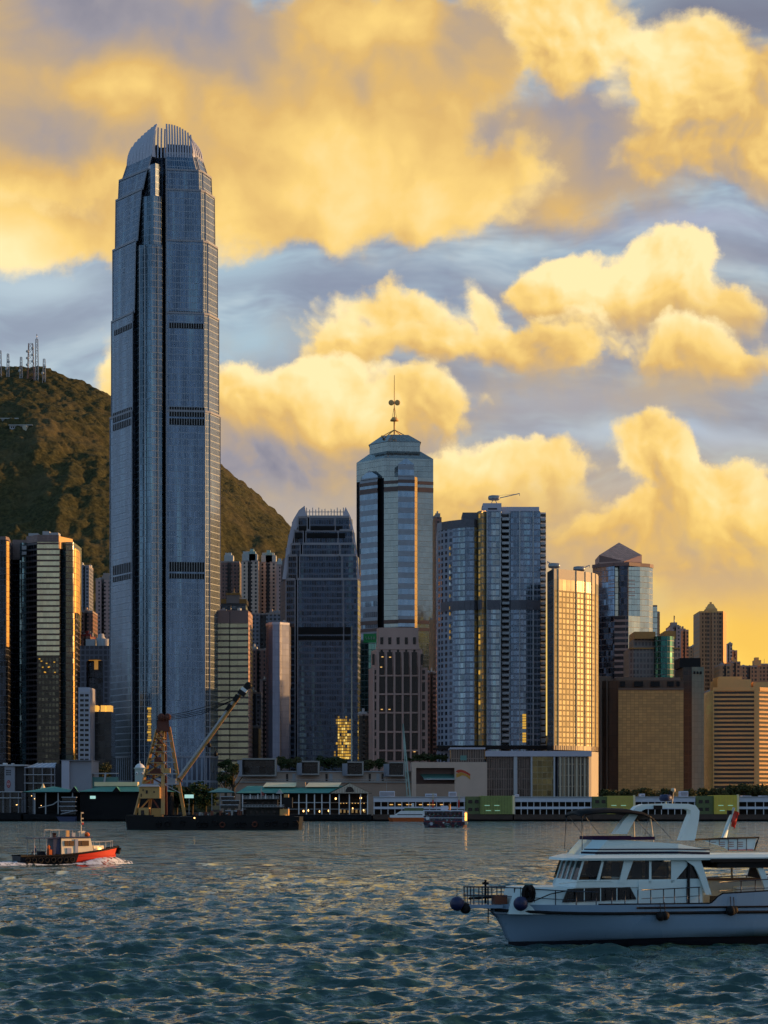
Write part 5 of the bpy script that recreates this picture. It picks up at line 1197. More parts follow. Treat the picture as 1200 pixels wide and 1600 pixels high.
# ------------------------------------------------------------------ low blocks behind the piers, left
def build_left_low():
    D = 1185
    o = thing('station_building', 'low grey building with a round red emblem on its wall', 'building', (X(20, D), D + 10, GZ))
    b = MB(); b.box(X(-20, D), X(7, D), D + 3, D + 30, GZ, Z(1199, D), 'black_glass'); b.box(X(7, D), X(23, D), D, D + 30, GZ, Z(1197, D), 'grey_panel'); b.box(X(23, D), X(40, D), D + 2, D + 30, GZ, Z(1197, D), 'dark_concrete'); b.build('wall', o)
    b = MB(); b.box(X(-20, D), X(40, D), D - 1, D + 30, Z(1197, D), Z(1194.5, D), 'light_grey'); b.box(X(3, D), X(8, D), D + 3, D + 8, Z(1194.5, D), Z(1192, D), 'white_paint'); b.box(X(16, D), X(19, D), D + 3, D + 8, Z(1194.5, D), Z(1192.4, D), 'light_grey'); b.build('roof', o)
    for i in range(4):
        for j in range(3):
            b = MB(); b.box(X(9.5 + i * 2, D), X(10.8 + i * 2, D), D - .08, D + .3, Z(1205 + j * 3.2, D), Z(1203 + j * 3.2, D), 'black'); b.build('window', o)
    b = MB(); c = (X(13.5, D), D - .15, Z(1225, D)); ring = 20
    out = [(c[0] + 1.05 * math.cos(k * 2 * math.pi / ring), D - .2, c[2] + 2.1 * math.sin(k * 2 * math.pi / ring)) for k in range(ring)]
    b.face(out, 'emblem_red'); inn = [(c[0] + (p[0] - c[0]) * .66, D - .26, c[2] + (p[2] - c[2]) * .66) for p in out]; b.face(inn, 'white_paint')
    b.box(c[0] - .16, c[0] + .16, D - .34, D - .28, c[2] - 1.2, c[2] + 1.2, 'emblem_red')
    for s in (-1, 1):
        arc = [(c[0] + s * (.12 + .42 * math.sin(t * math.pi)), D - .31, c[2] + s * 0 + 1.05 * math.cos(t * math.pi)) for t in [k / 8 for k in range(9)]]
        for p, q in zip(arc, arc[1:]): b.beam(p, q, .06, .2, 'emblem_red')
    b.build('emblem', o)
    o = thing('terrace_building', 'glass fronted low building with a slanted pale roof and two terraces', 'building', (X(62, D), D + 10, GZ))
    b = MB(); b.box(X(38, D), X(86, D), D + 4, D + 26, GZ, Z(1200, D), 'black_glass'); b.build('wall', o)
    b = MB(); b.prism([(X(38, D), D), (X(86, D), D), (X(86, D), D + 20), (X(52, D), D + 20)], Z(1200, D), Z(1198.5, D), 'lilac_panel')
    b.face([(X(42, D), D - .5, Z(1199, D)), (X(86, D), D - .5, Z(1199, D)), (X(86, D), D + 6, Z(1191.5, D)), (X(58, D), D + 6, Z(1192.5, D))], 'lilac_panel')
    for i in range(5): b.beam((X(44 + i * 8.5, D), D - .8, Z(1199, D)), (X(57 + i * 7, D), D + 5.6, Z(1192, D)), .4, .3, 'white_paint')
    b.build('roof', o)
    for y in (1210, 1223):
        b = MB(); b.box(X(38, D), X(86, D), D - 1.5, D + 4, Z(y + 1.1, D), Z(y, D), 'light_grey'); b.build('terrace', o)
    for x in (39, 52, 66, 80, 85.5):
        b = MB(); b.box(X(x, D), X(x + .9, D), D - 1.2, D - .8, GZ, Z(1199, D), 'grey_panel'); b.build('post', o)
    o = thing('office_block', 'plain lilac grey windowless block left of the tallest skyscraper base', 'building', (X(120, D), D + 10, GZ))
    b = MB(); b.box(X(86, D), X(97, D), D + 2, D + 30, GZ, Z(1193, D), 'dark_concrete'); b.box(X(97, D), X(109, D), D - 2, D + 30, GZ, Z(1188.5, D), 'lilac_panel'); b.box(X(109, D), X(143, D), D, D + 30, GZ, Z(1189, D), 'grey_panel'); b.build('wall', o)
    b = MB(); b.box(X(96, D), X(144, D), D - 2.4, D + 30, Z(1188.5, D), Z(1187.6, D), 'grey_panel'); b.build('roof', o)
    o = thing('footbridge', 'covered teal footbridge between lilac block and tallest skyscraper', 'footbridge', (X(158, D), D + 10, GZ))
    b = MB(); b.box(X(143, D), X(182, D), D + 4, D + 9, Z(1232, D), Z(1214, D), 'roof_teal'); b.build('side_panel', o)
    b = MB(); b.box(X(143, D), X(182, D), D + 3, D + 10, Z(1209, D), Z(1207.5, D), 'light_grey'); b.build('roof', o)
    b = MB(); b.beam((X(162, D), D + 3, Z(1222, D)), (X(164, D), D + 3, Z(1207, D)), .9, .9, 'light_grey'); b.build('post', o)
build_left_low()

# ------------------------------------------------------------------ shopping podium
def build_podium():
    D = 1200
    o = thing('shopping_podium', 'long beige shopping podium with terraces under the dark navy tower', 'building', (X(490, D), D + 20, GZ))
    b = MB(); b.box(X(344, D), X(645, D), D, D + 45, GZ, Z(1222, D), 'beige_dim'); b.build('wall', o)
    b = MB(); b.box(X(344, D), X(643, D), D + 8, D + 44, Z(1222, D), Z(1206, D), 'beige_wall'); b.build('upper_storey', o)
    b = MB(); b.box(X(344, D), X(643, D), D - 1, D + 8, Z(1223, D), Z(1221, D), 'concrete'); b.build('terrace', o)
    b = MB(); b.box(X(344, D), X(643, D), D + 7, D + 45, Z(1206, D), Z(1204.3, D), 'light_grey'); b.build('roof', o)
    for i, x in enumerate((446, 456, 508, 514, 576, 588, 596)):
        b = MB(); b.box(X(x, D), X(x + (5 if i % 2 else 3.4), D), D + 7.7, D + 9, Z(1220, D), Z(1208.5, D), 'win_dark' if i % 2 == 0 else 'light_grey'); b.build('window', o)
    b = MB()
    for i in range(66): b.box(X(350 + i * 4.4, D), X(350.5 + i * 4.4, D), D - .9, D - .7, Z(1221, D), Z(1217.5, D), 'steel')
    b.box(X(348, D), X(640, D), D - .95, D - .65, Z(1218, D), Z(1217.4, D), 'steel'); b.build('railing', o)
    for i, (x0, x1, y0, y1, lab) in enumerate(((379, 432, 1185, 1213, 'largest open box frame pavilion on the podium terrace, dark inside'), (472, 499, 1189, 1211, 'box frame pavilion on podium below the dark navy tower'), (543, 568, 1190, 1212, 'box frame pavilion on podium left of the pink stone tower base'), (608, 632, 1190.5, 1213, 'box frame pavilion on podium in front of the pink stone tower'))):
        o = thing('pavilion', lab, 'pavilion', (X((x0 + x1) / 2, D), D - 2, Z(y1, D)), 'box frame pavilions on the podium')
        xa, xb, za, zb = X(x0, D), X(x1, D), Z(y1, D), Z(y0, D); t = .75; b = MB()
        b.box(xa, xb, D - 4, D + 7, zb - t, zb, 'concrete'); b.box(xa, xb, D - 4, D + 7, za, za + t, 'concrete'); b.box(xb - t, xb, D - 4, D + 7, za + t, zb - t, 'concrete'); b.box(xa, xa + t * .6, D - 3.6, D + 7, za + t, zb - t, 'dark_concrete'); b.build('frame', o)
        b = MB(); b.box(xa + t * .6, xb - t, D + 2, D + 2.4, za + t, zb - t, 'black_glass'); b.build('glazing', o)
        b = MB(); b.prism([(xa, D - 3.8), (xa - 3, D + 4), (xa - 3, D + 6), (xa, D + 6)][::-1], za, zb - 1, 'grey_panel'); b.build('side_wing', o)
    o = thing('leaning_mast', 'pale teal leaning spire in front of the pink stone tower', 'mast', (X(641, 1180), 1180, GZ))
    b = MB(); b.beam((X(638, 1180), 1180, GZ), (X(629, 1180), 1180, Z(1131, 1180)), .5, .5, 'mint_cap'); b.beam((X(644, 1180), 1180, GZ), (X(629.5, 1180), 1180, Z(1131, 1180)), .7, .5, 'mint_cap')
    for k in range(9):
        t = .1 + k * .09; b.beam((X(638 - 9 * t, 1180), 1180, GZ + (Z(1131, 1180) - GZ) * t), (X(644 - 14.5 * t, 1180), 1180, GZ + (Z(1131, 1180) - GZ) * (t + .05)), .25, .25, 'mint_cap')
    b.build('frame', o)
    o = thing('civic_hall', 'beige walled hall with a red and gold swoosh emblem and teal awning', 'building', (X(700, D), D + 20, GZ))
    b = MB(); b.box(X(643, D), X(650, D), D - 4, D + 40, GZ, Z(1191, D), 'beige_wall'); b.box(X(650, D), X(710, D), D - 4, D + 40, Z(1200, D), Z(1191, D), 'beige_wall'); b.box(X(710, D), X(760.5, D), D - 4, D + 40, GZ, Z(1191, D), 'beige_wall'); b.box(X(650, D), X(710, D), D - 4, D + 40, GZ, Z(1225, D), 'beige_dim'); b.build('wall', o)
    b = MB(); b.box(X(650, D), X(710, D), D + 4, D + 38, Z(1225, D), Z(1200, D), 'pink_dark'); b.build('recess', o)
    b = MB(); b.face([(X(662, D), D - 5, Z(1217, D)), (X(710, D), D - 5, Z(1217, D)), (X(710, D), D + 4, Z(1209, D)), (X(656, D), D + 4, Z(1209, D))], 'roof_teal'); b.box(X(662, D), X(710, D), D - 5, D - 4.6, Z(1218.4, D), Z(1216.8, D), 'light_grey'); b.build('awning', o)
    b = MB(); y = D - 4.15
    sw = [(711.5, 1206), (715, 1203), (720, 1202.6), (726, 1204.5), (731, 1207.5), (734.5, 1209.5), (734, 1213), (730.5, 1210.5), (725, 1208), (720, 1206.6), (716, 1208)]
    b.face([(X(a, D), y, Z(c, D)) for a, c in sw][::-1], 'swoosh_red')
    sg = [(712, 1209), (716, 1208.4), (720, 1207), (725, 1208.6), (730.5, 1211), (734, 1213.6), (734.3, 1218.5), (731, 1215.5), (727, 1212.8), (722, 1211.5), (718, 1213.4), (713, 1215)]
    b.face([(X(a, D), y - .02, Z(c, D)) for a, c in sg][::-1], 'swoosh_gold'); b.build('emblem', o)
    b = MB(); b.box(X(705, D), X(757, D), D - 1, D + 30, Z(1191, D), Z(1171, D), 'podium_glass'); b.build('glazed_storey', o)
    b = MB(); b.box(X(703, D), X(758, D), D - 2.5, D + 31, Z(1171, D), Z(1168, D), 'lilac_panel'); b.build('roof', o)
    b = MB(); b.box(X(719, D), X(729, D), D - 1.3, D - 1, Z(1188, D), Z(1180.5, D), 'roof_teal'); b.build('lit_or_glint_window', o)
    o = thing('hotel_podium', 'glass fronted hotel podium under a long pale beam with white columns', 'building', (X(845, D), D + 20, GZ))
    b = MB(); b.box(X(760.5, D), X(804, D), D + 2, D + 36, GZ, Z(1182, D), 'podium_glass'); b.box(X(808, D), X(829, D), D + 2, D + 36, GZ, Z(1182, D), 'podium_glass'); b.box(X(832, D), X(864.5, D), D + .5, D + 36, GZ, Z(1182, D), 'atrium_glass'); b.build('glazing', o)
    b = MB(); b.box(X(758, D), X(924, D), D - 2, D + 34, Z(1182, D), Z(1173.5, D), 'lilac_panel'); b.build('roof_beam', o)
    for x, w in ((802.5, 5.5), (829, 2.6), (864.5, 2.6)):
        b = MB(); b.box(X(x, D), X(x + w, D), D - 1.6, D + 1.4, GZ, Z(1182, D), 'light_grey'); b.build('column', o)
    b = MB(); q = pts_at(D, [(868, 5), (872, -1.2), (918, 1.5), (924, 3), (930, 10), (935, 20)]) + [(X(932, D), D + 36), (X(868, D), D + 36)]
    b.prism(q, GZ, Z(1174, D), ['grey_panel', 'gold_podium', 'cream_stone', 'cream_stone', 'cream_stone', 'cream_stone', 'cream_stone', 'cream_stone'], 'roof_grey'); b.build('corner_block', o)
    for i in range(8):
        x = 874 + i * 6.4; b = MB(); b.box(X(x, D), X(x + (1.6 if i % 2 else 2.6), D), D - 1.6 + i * .3, D + 1 + i * .3, GZ, Z(1183, D), 'cream_stone'); b.build('pilaster', o)
build_podium()

# trees on the podium and along the shore
k = 0; rt = random.Random(11)
for px, yt, w, lab in ((352, 1186, 8, 'tree at the far left of the podium garden'), (440, 1179, 9, 'bushy tree right of the largest box frame pavilion'), (452, 1184, 7, 'small podium tree left of the two box frames'), (462, 1181, 8, 'podium tree touching the second box frame pavilion'),
        (506, 1181, 9, 'podium tree right of the second box frame'), (520, 1180, 10, 'round podium tree beneath the golden window reflection'), (534, 1183, 8, 'podium tree left of the third box frame'), (577, 1186, 8, 'podium tree right of the third box frame'), (592, 1185, 10, 'podium tree below the left side of the pink tower'),
        (641, 1183, 8, 'tree right of the leaning teal spire'), (655, 1178, 8, 'tree on the beige hall roof, left one'), (668, 1176, 9, 'tree on the beige hall roof, middle one'), (681, 1179, 8, 'tree on the beige hall roof, right one'), (692, 1178, 7, 'tree left of the glazed roof storey')):
    tree(px, yt, 1212 + (k % 3) * 4, w, lab, k, z0=Z(1206, 1212) if px < 640 else Z(1192, 1212), group='trees on the podium roof', rot=k); k += 1
for px, yt, w, lab in ((148, 1196, 10, 'dark tree left of the tallest skyscraper base'), (160, 1190, 11, 'dark tree against the left foot of the tallest skyscraper'), (352, 1206, 9, 'dark tree under the cream striped block'), (364, 1190, 9, 'tall dark tree beside the largest box frame')):
    tree(px, yt, 1165 if px > 200 else 1230, w, lab, k, rot=k); k += 1
for px, yt, w, D_, lab in ((276, 1226, 15, 1112, 'big dark tree right of the crane lattice legs'), (300, 1222, 19, 1115, 'largest dark waterfront tree behind the crane boom foot'), (321, 1232, 13, 1110, 'dark waterfront tree left of the docked ferry')):
    tree(px, yt, D_, w, lab, 0, rot=k); k += 1
for i, (px, yt) in enumerate(((946, 1231), (957, 1233), (975, 1230), (990, 1232), (1006, 1229), (1022, 1231), (1040, 1230), (1078, 1231), (1096, 1229), (1112, 1230))):
    tree(px, yt, 1150 + (i % 3) * 6, 7 + (i % 3) * 1.5, 'one of the low dark trees along the foot of the brown block', 2 + i % 2, group='low trees at the foot of the brown block', rot=i)
for i, (px, yt) in enumerate(((1128, 1229), (1141, 1224), (1152, 1227), (1163, 1222), (1175, 1226), (1187, 1223), (1198, 1228), (1210, 1224))):
    tree(px, yt, 1140 + (i % 3) * 5, 9 + (i % 3) * 2, 'one of the brownish trees before the striped building', 3 - i % 2, group='brownish trees before the striped building', rot=i * 2)

# ------------------------------------------------------------------ piers
PD = 1086
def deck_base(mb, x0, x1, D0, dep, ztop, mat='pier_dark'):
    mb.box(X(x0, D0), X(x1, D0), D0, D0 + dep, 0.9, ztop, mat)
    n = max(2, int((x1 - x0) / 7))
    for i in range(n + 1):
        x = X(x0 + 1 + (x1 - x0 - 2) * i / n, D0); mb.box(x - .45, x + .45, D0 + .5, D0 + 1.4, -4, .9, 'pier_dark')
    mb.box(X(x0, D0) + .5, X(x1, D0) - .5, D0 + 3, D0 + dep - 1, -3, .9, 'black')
def hip_roof(mb, x0, x1, y0, y1, ze, zr, inset, mat, over=1.0):
    a = [(x0 - over, y0 - over, ze), (x1 + over, y0 - over, ze), (x1 + over, y1 + over, ze), (x0 - over, y1 + over, ze)]; ym = (y0 + y1) / 2
    r0, r1 = (x0 + inset, ym, zr), (x1 - inset, ym, zr)
    mb.face([a[0], a[1], r1, r0], mat); mb.face([a[1], a[2], r1], mat); mb.face([a[2], a[3], r0, r1], mat); mb.face([a[3], a[0], r0], mat); mb.face(a[::-1], mat)
    mb.box(x0 - over, x1 + over, y0 - over - .15, y0 - over, ze - .35, ze + .05, 'pier_dark')
def build_piers():
    D = PD
    # far left two-deck landing
    o = thing('ferry_landing', 'white slabbed two level landing at the far left of the waterfront', 'pier', (X(10, D), D + 8, 0))
    b = MB(); deck_base(b, -40, 36, D, 18, Z(1270, D)); b.build('deck', o)
    for y in (1236.5, 1246):
        b = MB(); b.box(X(-40, D), X(32, D), D + 2, D + 14, Z(y + 1.3, D), Z(y, D), 'light_grey'); b.build('roof' if y < 1240 else 'floor_slab', o)
    b = MB(); b.box(X(-40, D), X(30, D), D + 6, D + 13, Z(1270, D), Z(1238, D), 'black_glass'); b.build('wall', o)
    for x in (3, 14, 27):
        b = MB(); b.box(X(x, D), X(x + .8, D), D + 2.4, D + 2.7, Z(1270, D), Z(1237, D), 'grey_panel'); b.build('column', o)
    b = MB(); b.box(X(22, D), X(24, D), D + 5.7, D + 6, Z(1258, D), Z(1257, D), 'lamp_glow'); b.build('lamp', o)
    # green roofed hall, left
    o = thing('ferry_pier', 'dark open pier hall under a plain green hipped roof, leftmost green roof', 'pier', (X(80, D), D + 10, 0))
    b = MB(); deck_base(b, 33, 120, D, 26, Z(1272, D)); b.build('deck', o)
    b = MB(); hip_roof(b, X(38, D), X(118, D), D + 1, D + 22, Z(1237.5, D), Z(1228.5, D), 12, 'green_roof'); b.build('roof', o)
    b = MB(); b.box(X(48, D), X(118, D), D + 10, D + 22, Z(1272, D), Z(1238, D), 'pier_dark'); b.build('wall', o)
    for x in (53, 70, 89.5, 112):
        b = MB(); b.box(X(x, D), X(x + 1.5, D), D + 1, D + 1.8, Z(1272, D), Z(1238, D), 'light_grey'); b.build('column', o)
    b = MB(); b.beam((X(60, D), D + 1.4, Z(1262, D)), (X(82, D), D + 1.4, Z(1257, D)), .5, .4, 'light_grey'); b.beam((X(82, D), D + 1.4, Z(1257, D)), (X(92, D), D + 1.4, Z(1250, D)), .5, .4, 'light_grey'); b.build('gangway', o)
    for x, y in ((48.5, 1243), (63.5, 1258), (53, 1247.5)):
        b = MB(); b.box(X(x, D), X(x + 1, D), D + .6, D + 1, Z(y + 1, D), Z(y, D), 'lamp_glow'); b.build('lamp', o)
    b = MB(); b.lathe([(1.6, 0), (.7, 1.6), (0, 3.2)], (X(62, D), D + 11, Z(1233, D)), 'skylight', 8); b.build('finial', o)
    # green roofed hall, second
    o = thing('ferry_pier', 'black walled pier hall with green roof and cream skylight behind the crane', 'pier', (X(190, D), D + 10, 0))
    b = MB(); deck_base(b, 121, 345, D, 26, Z(1273, D)); b.build('deck', o)
    b = MB(); hip_roof(b, X(124, D), X(266, D), D + 1, D + 22, Z(1237, D), Z(1225.5, D), 14, 'green_roof'); b.build('roof', o)
    b = MB(); x0, x1 = X(144, D), X(212, D); b.box(x0, x1, D + 8, D + 15, Z(1228, D), Z(1221.5, D), 'skylight'); b.build('skylight', o)
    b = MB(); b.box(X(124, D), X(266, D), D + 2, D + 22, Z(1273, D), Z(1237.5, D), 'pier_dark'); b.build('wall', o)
    for x in (116, 182):
        b = MB(); xa, xb, xm = X(x - 7, D), X(x + 7, D), X(x, D); b.face([(xa, D - .4, Z(1238, D)), (xb, D - .4, Z(1238, D)), (xm, D - .4, Z(1229, D))], 'pier_dark'); b.face([(xa, D - .4, Z(1238, D)), (xm, D - .4, Z(1229, D)), (xm, D + 9, Z(1229, D))], 'green_roof'); b.face([(xm, D - .4, Z(1229, D)), (xb, D - .4, Z(1238, D)), (xm, D + 9, Z(1229, D))], 'green_roof'); b.build('gable', o)
    b = MB(); b.box(X(140, D), X(148.5, D), D + 1.6, D + 2, Z(1248, D), Z(1243.5, D), 'cool_glow'); b.build('lit_or_glint_window', o)
    b = MB(); b.box(X(288, D), X(302, D), D + 1.5, D + 2, Z(1247, D), Z(1241.5, D), 'cool_glow'); b.box(X(294.5, D), X(295.2, D), D + 1.6, D + 2.1, Z(1273, D), Z(1247, D), 'steel')
    tag(b.build('notice_board'), 'small pale lit board under the dark trees', 'sign')
    # white clock pavilion behind
    Dp = 1125
    o = thing('cupola_tower', 'small white clock cupola with round openings left of the crane lattice', 'tower', (X(218, Dp), Dp, GZ))
    b = MB(); b.box(X(211.5, Dp), X(225.5, Dp), Dp - 2.3, Dp + 2.3, GZ, Z(1201, Dp), 'clock_white'); b.box(X(210, Dp), X(227, Dp), Dp - 2.7, Dp + 2.7, Z(1201.5, Dp), Z(1199.5, Dp), 'clock_white'); b.build('wall', o)
    b = MB(); b.lathe([(2.6, 0), (2.2, 1.0), (1.3, 1.8), (.2, 2.2), (.15, 3.4), (0, 3.5)], (X(218.5, Dp), Dp, Z(1199.5, Dp)), 'white_paint', 16); b.build('dome', o)
    for x in (214.5, 222.5):
        b = MB(); b.lathe([(0, 0), (.75, 0), (.75, .15), (0, .15)], (X(x, Dp), Dp - 2.35, Z(1208.5, Dp)), 'white_paint', 16, axis='y'); b.lathe([(0, 0), (.25, 0), (.25, .25), (0, .25)], (X(x, Dp), Dp - 2.35, Z(1208.5, Dp)), 'black', 10, axis='y'); b.build('clock_face', o)
    # teal roofed link
    o = thing('pier_shelter', 'short teal roofed shelter between the dark trees and docked ferry', 'shelter', (X(338, D), D + 8, 0))
    b = MB(); hip_roof(b, X(326, D), X(362, D), D + 6, D + 18, Z(1238, D), Z(1231, D), 4, 'roof_teal'); b.build('roof', o)
    for x in (329, 342, 358):
        b = MB(); b.box(X(x, D), X(x + 1, D), D + 6, D + 6.6, Z(1273, D), Z(1238, D), 'grey_panel'); b.build('column', o)
    # the long colonnaded ferry pier
    o = thing('ferry_pier', 'colonnaded ferry pier with green roof, two skylights and a cream gable', 'pier', (X(470, D), D + 10, 0))
    b = MB(); deck_base(b, 345, 580, D, 26, Z(1272.5, D), 'pier_dark'); b.build('deck', o)
    x0, x1, ym = X(372, D), X(545, D), D + 12; ze, zr = Z(1239, D), Z(1227.5, D)
    b = MB(); b.face([(x0 - 1, D, ze), (x1 + 9, D, ze), (x1 + 3, ym, zr), (x0 + 4, ym, zr)], 'green_roof'); b.face([(x0 - 1, D, ze), (x0 + 4, ym, zr), (x0 + 4, ym + .1, zr), (x0 - 1, D + 24, ze)], 'green_roof'); b.face([(x1 + 9, D + 24, ze), (x0 - 1, D + 24, ze), (x0 + 4, ym, zr), (x1 + 3, ym, zr)], 'green_roof'); b.box(x0 - 1, x1 + 9, D - .2, D, ze - .5, ze, 'pier_dark'); b.build('roof', o)
    for a, c in ((411, 461), (478, 529)):
        b = MB(); b.prism([(X(a - 1, D), D + 8), (X(c - 1, D), D + 8), (X(c + 3, D), D + 13), (X(a + 3, D), D + 13)], Z(1229.5, D), Z(1228.8, D), 'skylight', top=None)
        b.face([(X(a - 2, D), D + 7.2, Z(1229.3, D)), (X(c - 1, D), D + 7.2, Z(1229.3, D)), (X(c + 4, D), D + 13, Z(1222.3, D)), (X(a + 3, D), D + 13, Z(1222.3, D))], 'skylight'); b.build('skylight', o)
    b = MB(); b.box(X(462, D), X(476, D), D + 9, D + 15, Z(1230, D), Z(1221.5, D), 'beige_dim'); b.build('plant_room', o)
    ga, gb, gm = X(516, D), X(577, D), X(546.5, D)   # front gable
    b = MB(); b.face([(ga, D - .6, Z(1239.5, D)), (gb, D - .6, Z(1239.5, D)), (gb - 1, D - .6, Z(1237.5, D)), (gm, D - .6, Z(1224, D)), (ga + 1, D - .6, Z(1237.5, D))], 'cream_gable')
    for k in range(13):
        x = ga + 2 + k * (gb - ga - 4) / 12; h = Z(1239, D) + (1 - abs(x - gm) / ((gb - ga) / 2)) * (Z(1225.5, D) - Z(1239, D)); b.box(x - .12, x + .12, D - .72, D - .58, Z(1239, D), max(h, Z(1238.5, D)), 'beige_dim')
    b.build('gable', o)
    b = MB(); arch = [(gm + 2.1 * math.cos(t * math.pi / 12), D - .8, Z(1237.5, D) + 2.6 * math.sin(t * math.pi / 12)) for t in range(13)]; b.face(arch[::-1], 'win_dark'); b.build('arched_window', o)
    b = MB(); 
    for s, e in ((ga - 1.2, gm), (gb + 1.2, gm)): b.beam((s, D + 3, Z(1238.6, D)), (e, D + 3, Z(1222.8, D)), 8.0, .35, 'green_roof', up=(0, 1, 0)) if False else b.prism([(min(s, e), D - 1), (max(s, e), D - 1), (max(s, e), D + 20), (min(s, e), D + 20)], Z(1240, D), Z(1239.6, D), 'pier_dark')
    b.face([(ga - 1, D - 1, Z(1239.4, D)), (gm, D - 1, Z(1222.8, D)), (gm, D + 20, Z(1222.8, D)), (ga - 1, D + 20, Z(1239.4, D))][::-1], 'green_roof'); b.face([(gm, D - 1, Z(1222.8, D)), (gb + 1, D - 1, Z(1239.4, D)), (gb + 1, D + 20, Z(1239.4, D)), (gm, D + 20, Z(1222.8, D))][::-1], 'green_roof'); b.build('gable_roof', o)
    b = MB(); xa, xb, xm = X(431, D), X(443, D), X(437, D); b.face([(xa, D - .5, Z(1240, D)), (xb, D - .5, Z(1240, D)), (xm, D - .5, Z(1233, D))], 'light_grey'); b.face([(xa, D - .5, Z(1240, D)), (xm, D - .5, Z(1233, D)), (xm, D + 6, Z(1233, D))], 'green_roof'); b.face([(xm, D - .5, Z(1233, D)), (xb, D - .5, Z(1240, D)), (xm, D + 6, Z(1233, D))], 'green_roof'); b.build('dormer', o)
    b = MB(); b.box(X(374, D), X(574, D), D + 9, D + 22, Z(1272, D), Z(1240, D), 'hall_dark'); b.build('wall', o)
    for x in [378, 390, 402, 414, 426, 438, 450, 466, 478, 490.5, 502, 514.5, 529, 545, 562.5, 573.5]:
        b = MB(); b.box(X(x, D), X(x + 1.7, D), D + .4, D + 1.2, Z(1272.5, D), Z(1239.5, D), 'col_pale'); b.build('column', o)
    b = MB(); b.box(X(376, D), X(575, D), D + .8, D + 1.1, Z(1264.6, D), Z(1263.8, D), 'steel'); b.box(X(458, D), X(516, D), D + .7, D + 1.2, Z(1254.6, D), Z(1253.4, D), 'light_grey'); b.box(X(376, D), X(575, D), D + 1, D + 8, Z(1254.6, D), Z(1253.8, D), 'beige_dim'); b.build('railing', o)
    rr = random.Random(2)
    for x, y, r_ in ((524.5, 1248, .8), (563.5, 1247, 1.0), (474, 1267.5, .7), (481.5, 1266.5, .4), (499, 1268, .4), (551, 1263.5, .35), (513, 1267, .3), (568, 1266, .3)):
        b = MB(); b.lathe([(0, -.5), (.35 * r_ + .1, -.3), (.45 * r_ + .1, 0), (.3 * r_ + .1, .4), (0, .6)], (X(x, D), D + 2, Z(y, D)), 'lamp_glow', 8); b.build('lamp', o)
    b = MB()
    for i in range(9):
        x = 531 + i * 4.6; b.box(X(x, D), X(x + 1.6, D), D + 8.6, D + 8.9, Z(1255.6, D), Z(1254.6, D), 'warm_window')
    for i in range(7): b.box(X(530 + i * 6.3, D), X(533 + i * 6.3, D), D + 8.6, D + 8.9, Z(1270, D), Z(1264 + (i % 3), D), 'lit_dim')
    b.build('lit_or_glint_window', o)
build_piers()

def white_pier(label, x0, x1, boxes, posts, step, lamps=0, D=PD, xd=None):
    o = thing('ferry_pier', label, 'pier', (X((x0 + x1) / 2, D), D + 8, 0))
    b = MB(); deck_base(b, x0, x1, D, 24, Z(1272.5, D), 'pier_brown'); b.build('deck', o)
    b = MB(); b.box(X(x0 + .5, D), X(x1 - .5, D), D + .2, D + 20, Z(1253, D), Z(1245.5, D), 'white_slab'); b.box(X(x0, D), X(x1, D), D - .6, D + 20.5, Z(1245.5, D), Z(1244.6, D), 'light_grey'); b.build('roof', o)
    b = MB(); b.box(X(x0 + .5, D), X(x1 - .5, D), D + .2, D + 20, Z(1264.2, D), Z(1260.4, D), 'white_slab'); b.build('floor_slab', o)
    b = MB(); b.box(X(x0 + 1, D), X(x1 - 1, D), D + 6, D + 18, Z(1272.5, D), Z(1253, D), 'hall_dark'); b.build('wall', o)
    n = int((x1 - x0) / step)
    for i in range(n + 1):
        x = x0 + 1 + (x1 - x0 - 3) * i / n; b = MB(); b.box(X(x, D), X(x + 1.1, D), D + .5, D + 1.2, Z(1272.5, D), Z(1253, D), 'col_pale'); b.build('column', o)
    for a, c, y in boxes:
        b = MB(); b.box(X(a, D), X(c, D), D + 6, D + 14, Z(1244.6, D), Z(y, D), 'white_slab'); b.box(X(a, D) + .3, X(c, D) - .3, D + 5.8, D + 6, Z(1243.2, D), Z(y + 1.5, D), 'grey_panel'); b.build('roof_box', o)
    for x in posts:
        b = MB(); b.box(X(x, D), X(x + 2, D), D - .9, D - .3, Z(1262, D), Z(1250, D), 'red_paint'); b.box(X(x, D), X(x + 2.2, D), D - .9, D - .3, Z(1250, D), Z(1239, D), 'cream_stone'); b.build('fender_post', o)
    for i in range(lamps):
        x = x0 + 26 + i * 11 + (i % 3) * 2; b = MB(); b.box(X(x, D), X(x + 5, D), D + 5.4, D + 5.9, Z(1257.8, D), Z(1256.6, D), 'warm_window'); b.build('lamp', o)
    return o
white_pier('white two deck pier behind the decorated ferry with orange posts', 583, 727, [(593, 617, 1236), (665, 683, 1240), (702, 714, 1237)], (675.5, 716), 11, 8)
white_pier('white two deck pier between the first and second mesh blocks', 803, 925, [(807, 812, 1241)], (), 10, 0)
white_pier('white two deck pier behind the roof arch of the yacht', 991, 1087, [(1003, 1010, 1240), (1066, 1078, 1236)], (), 10, 0)
white_pier('white two deck pier at the right edge of the waterfront', 1153, 1260, [(1163, 1177, 1243), (1192, 1215, 1243)], (), 12, 0)
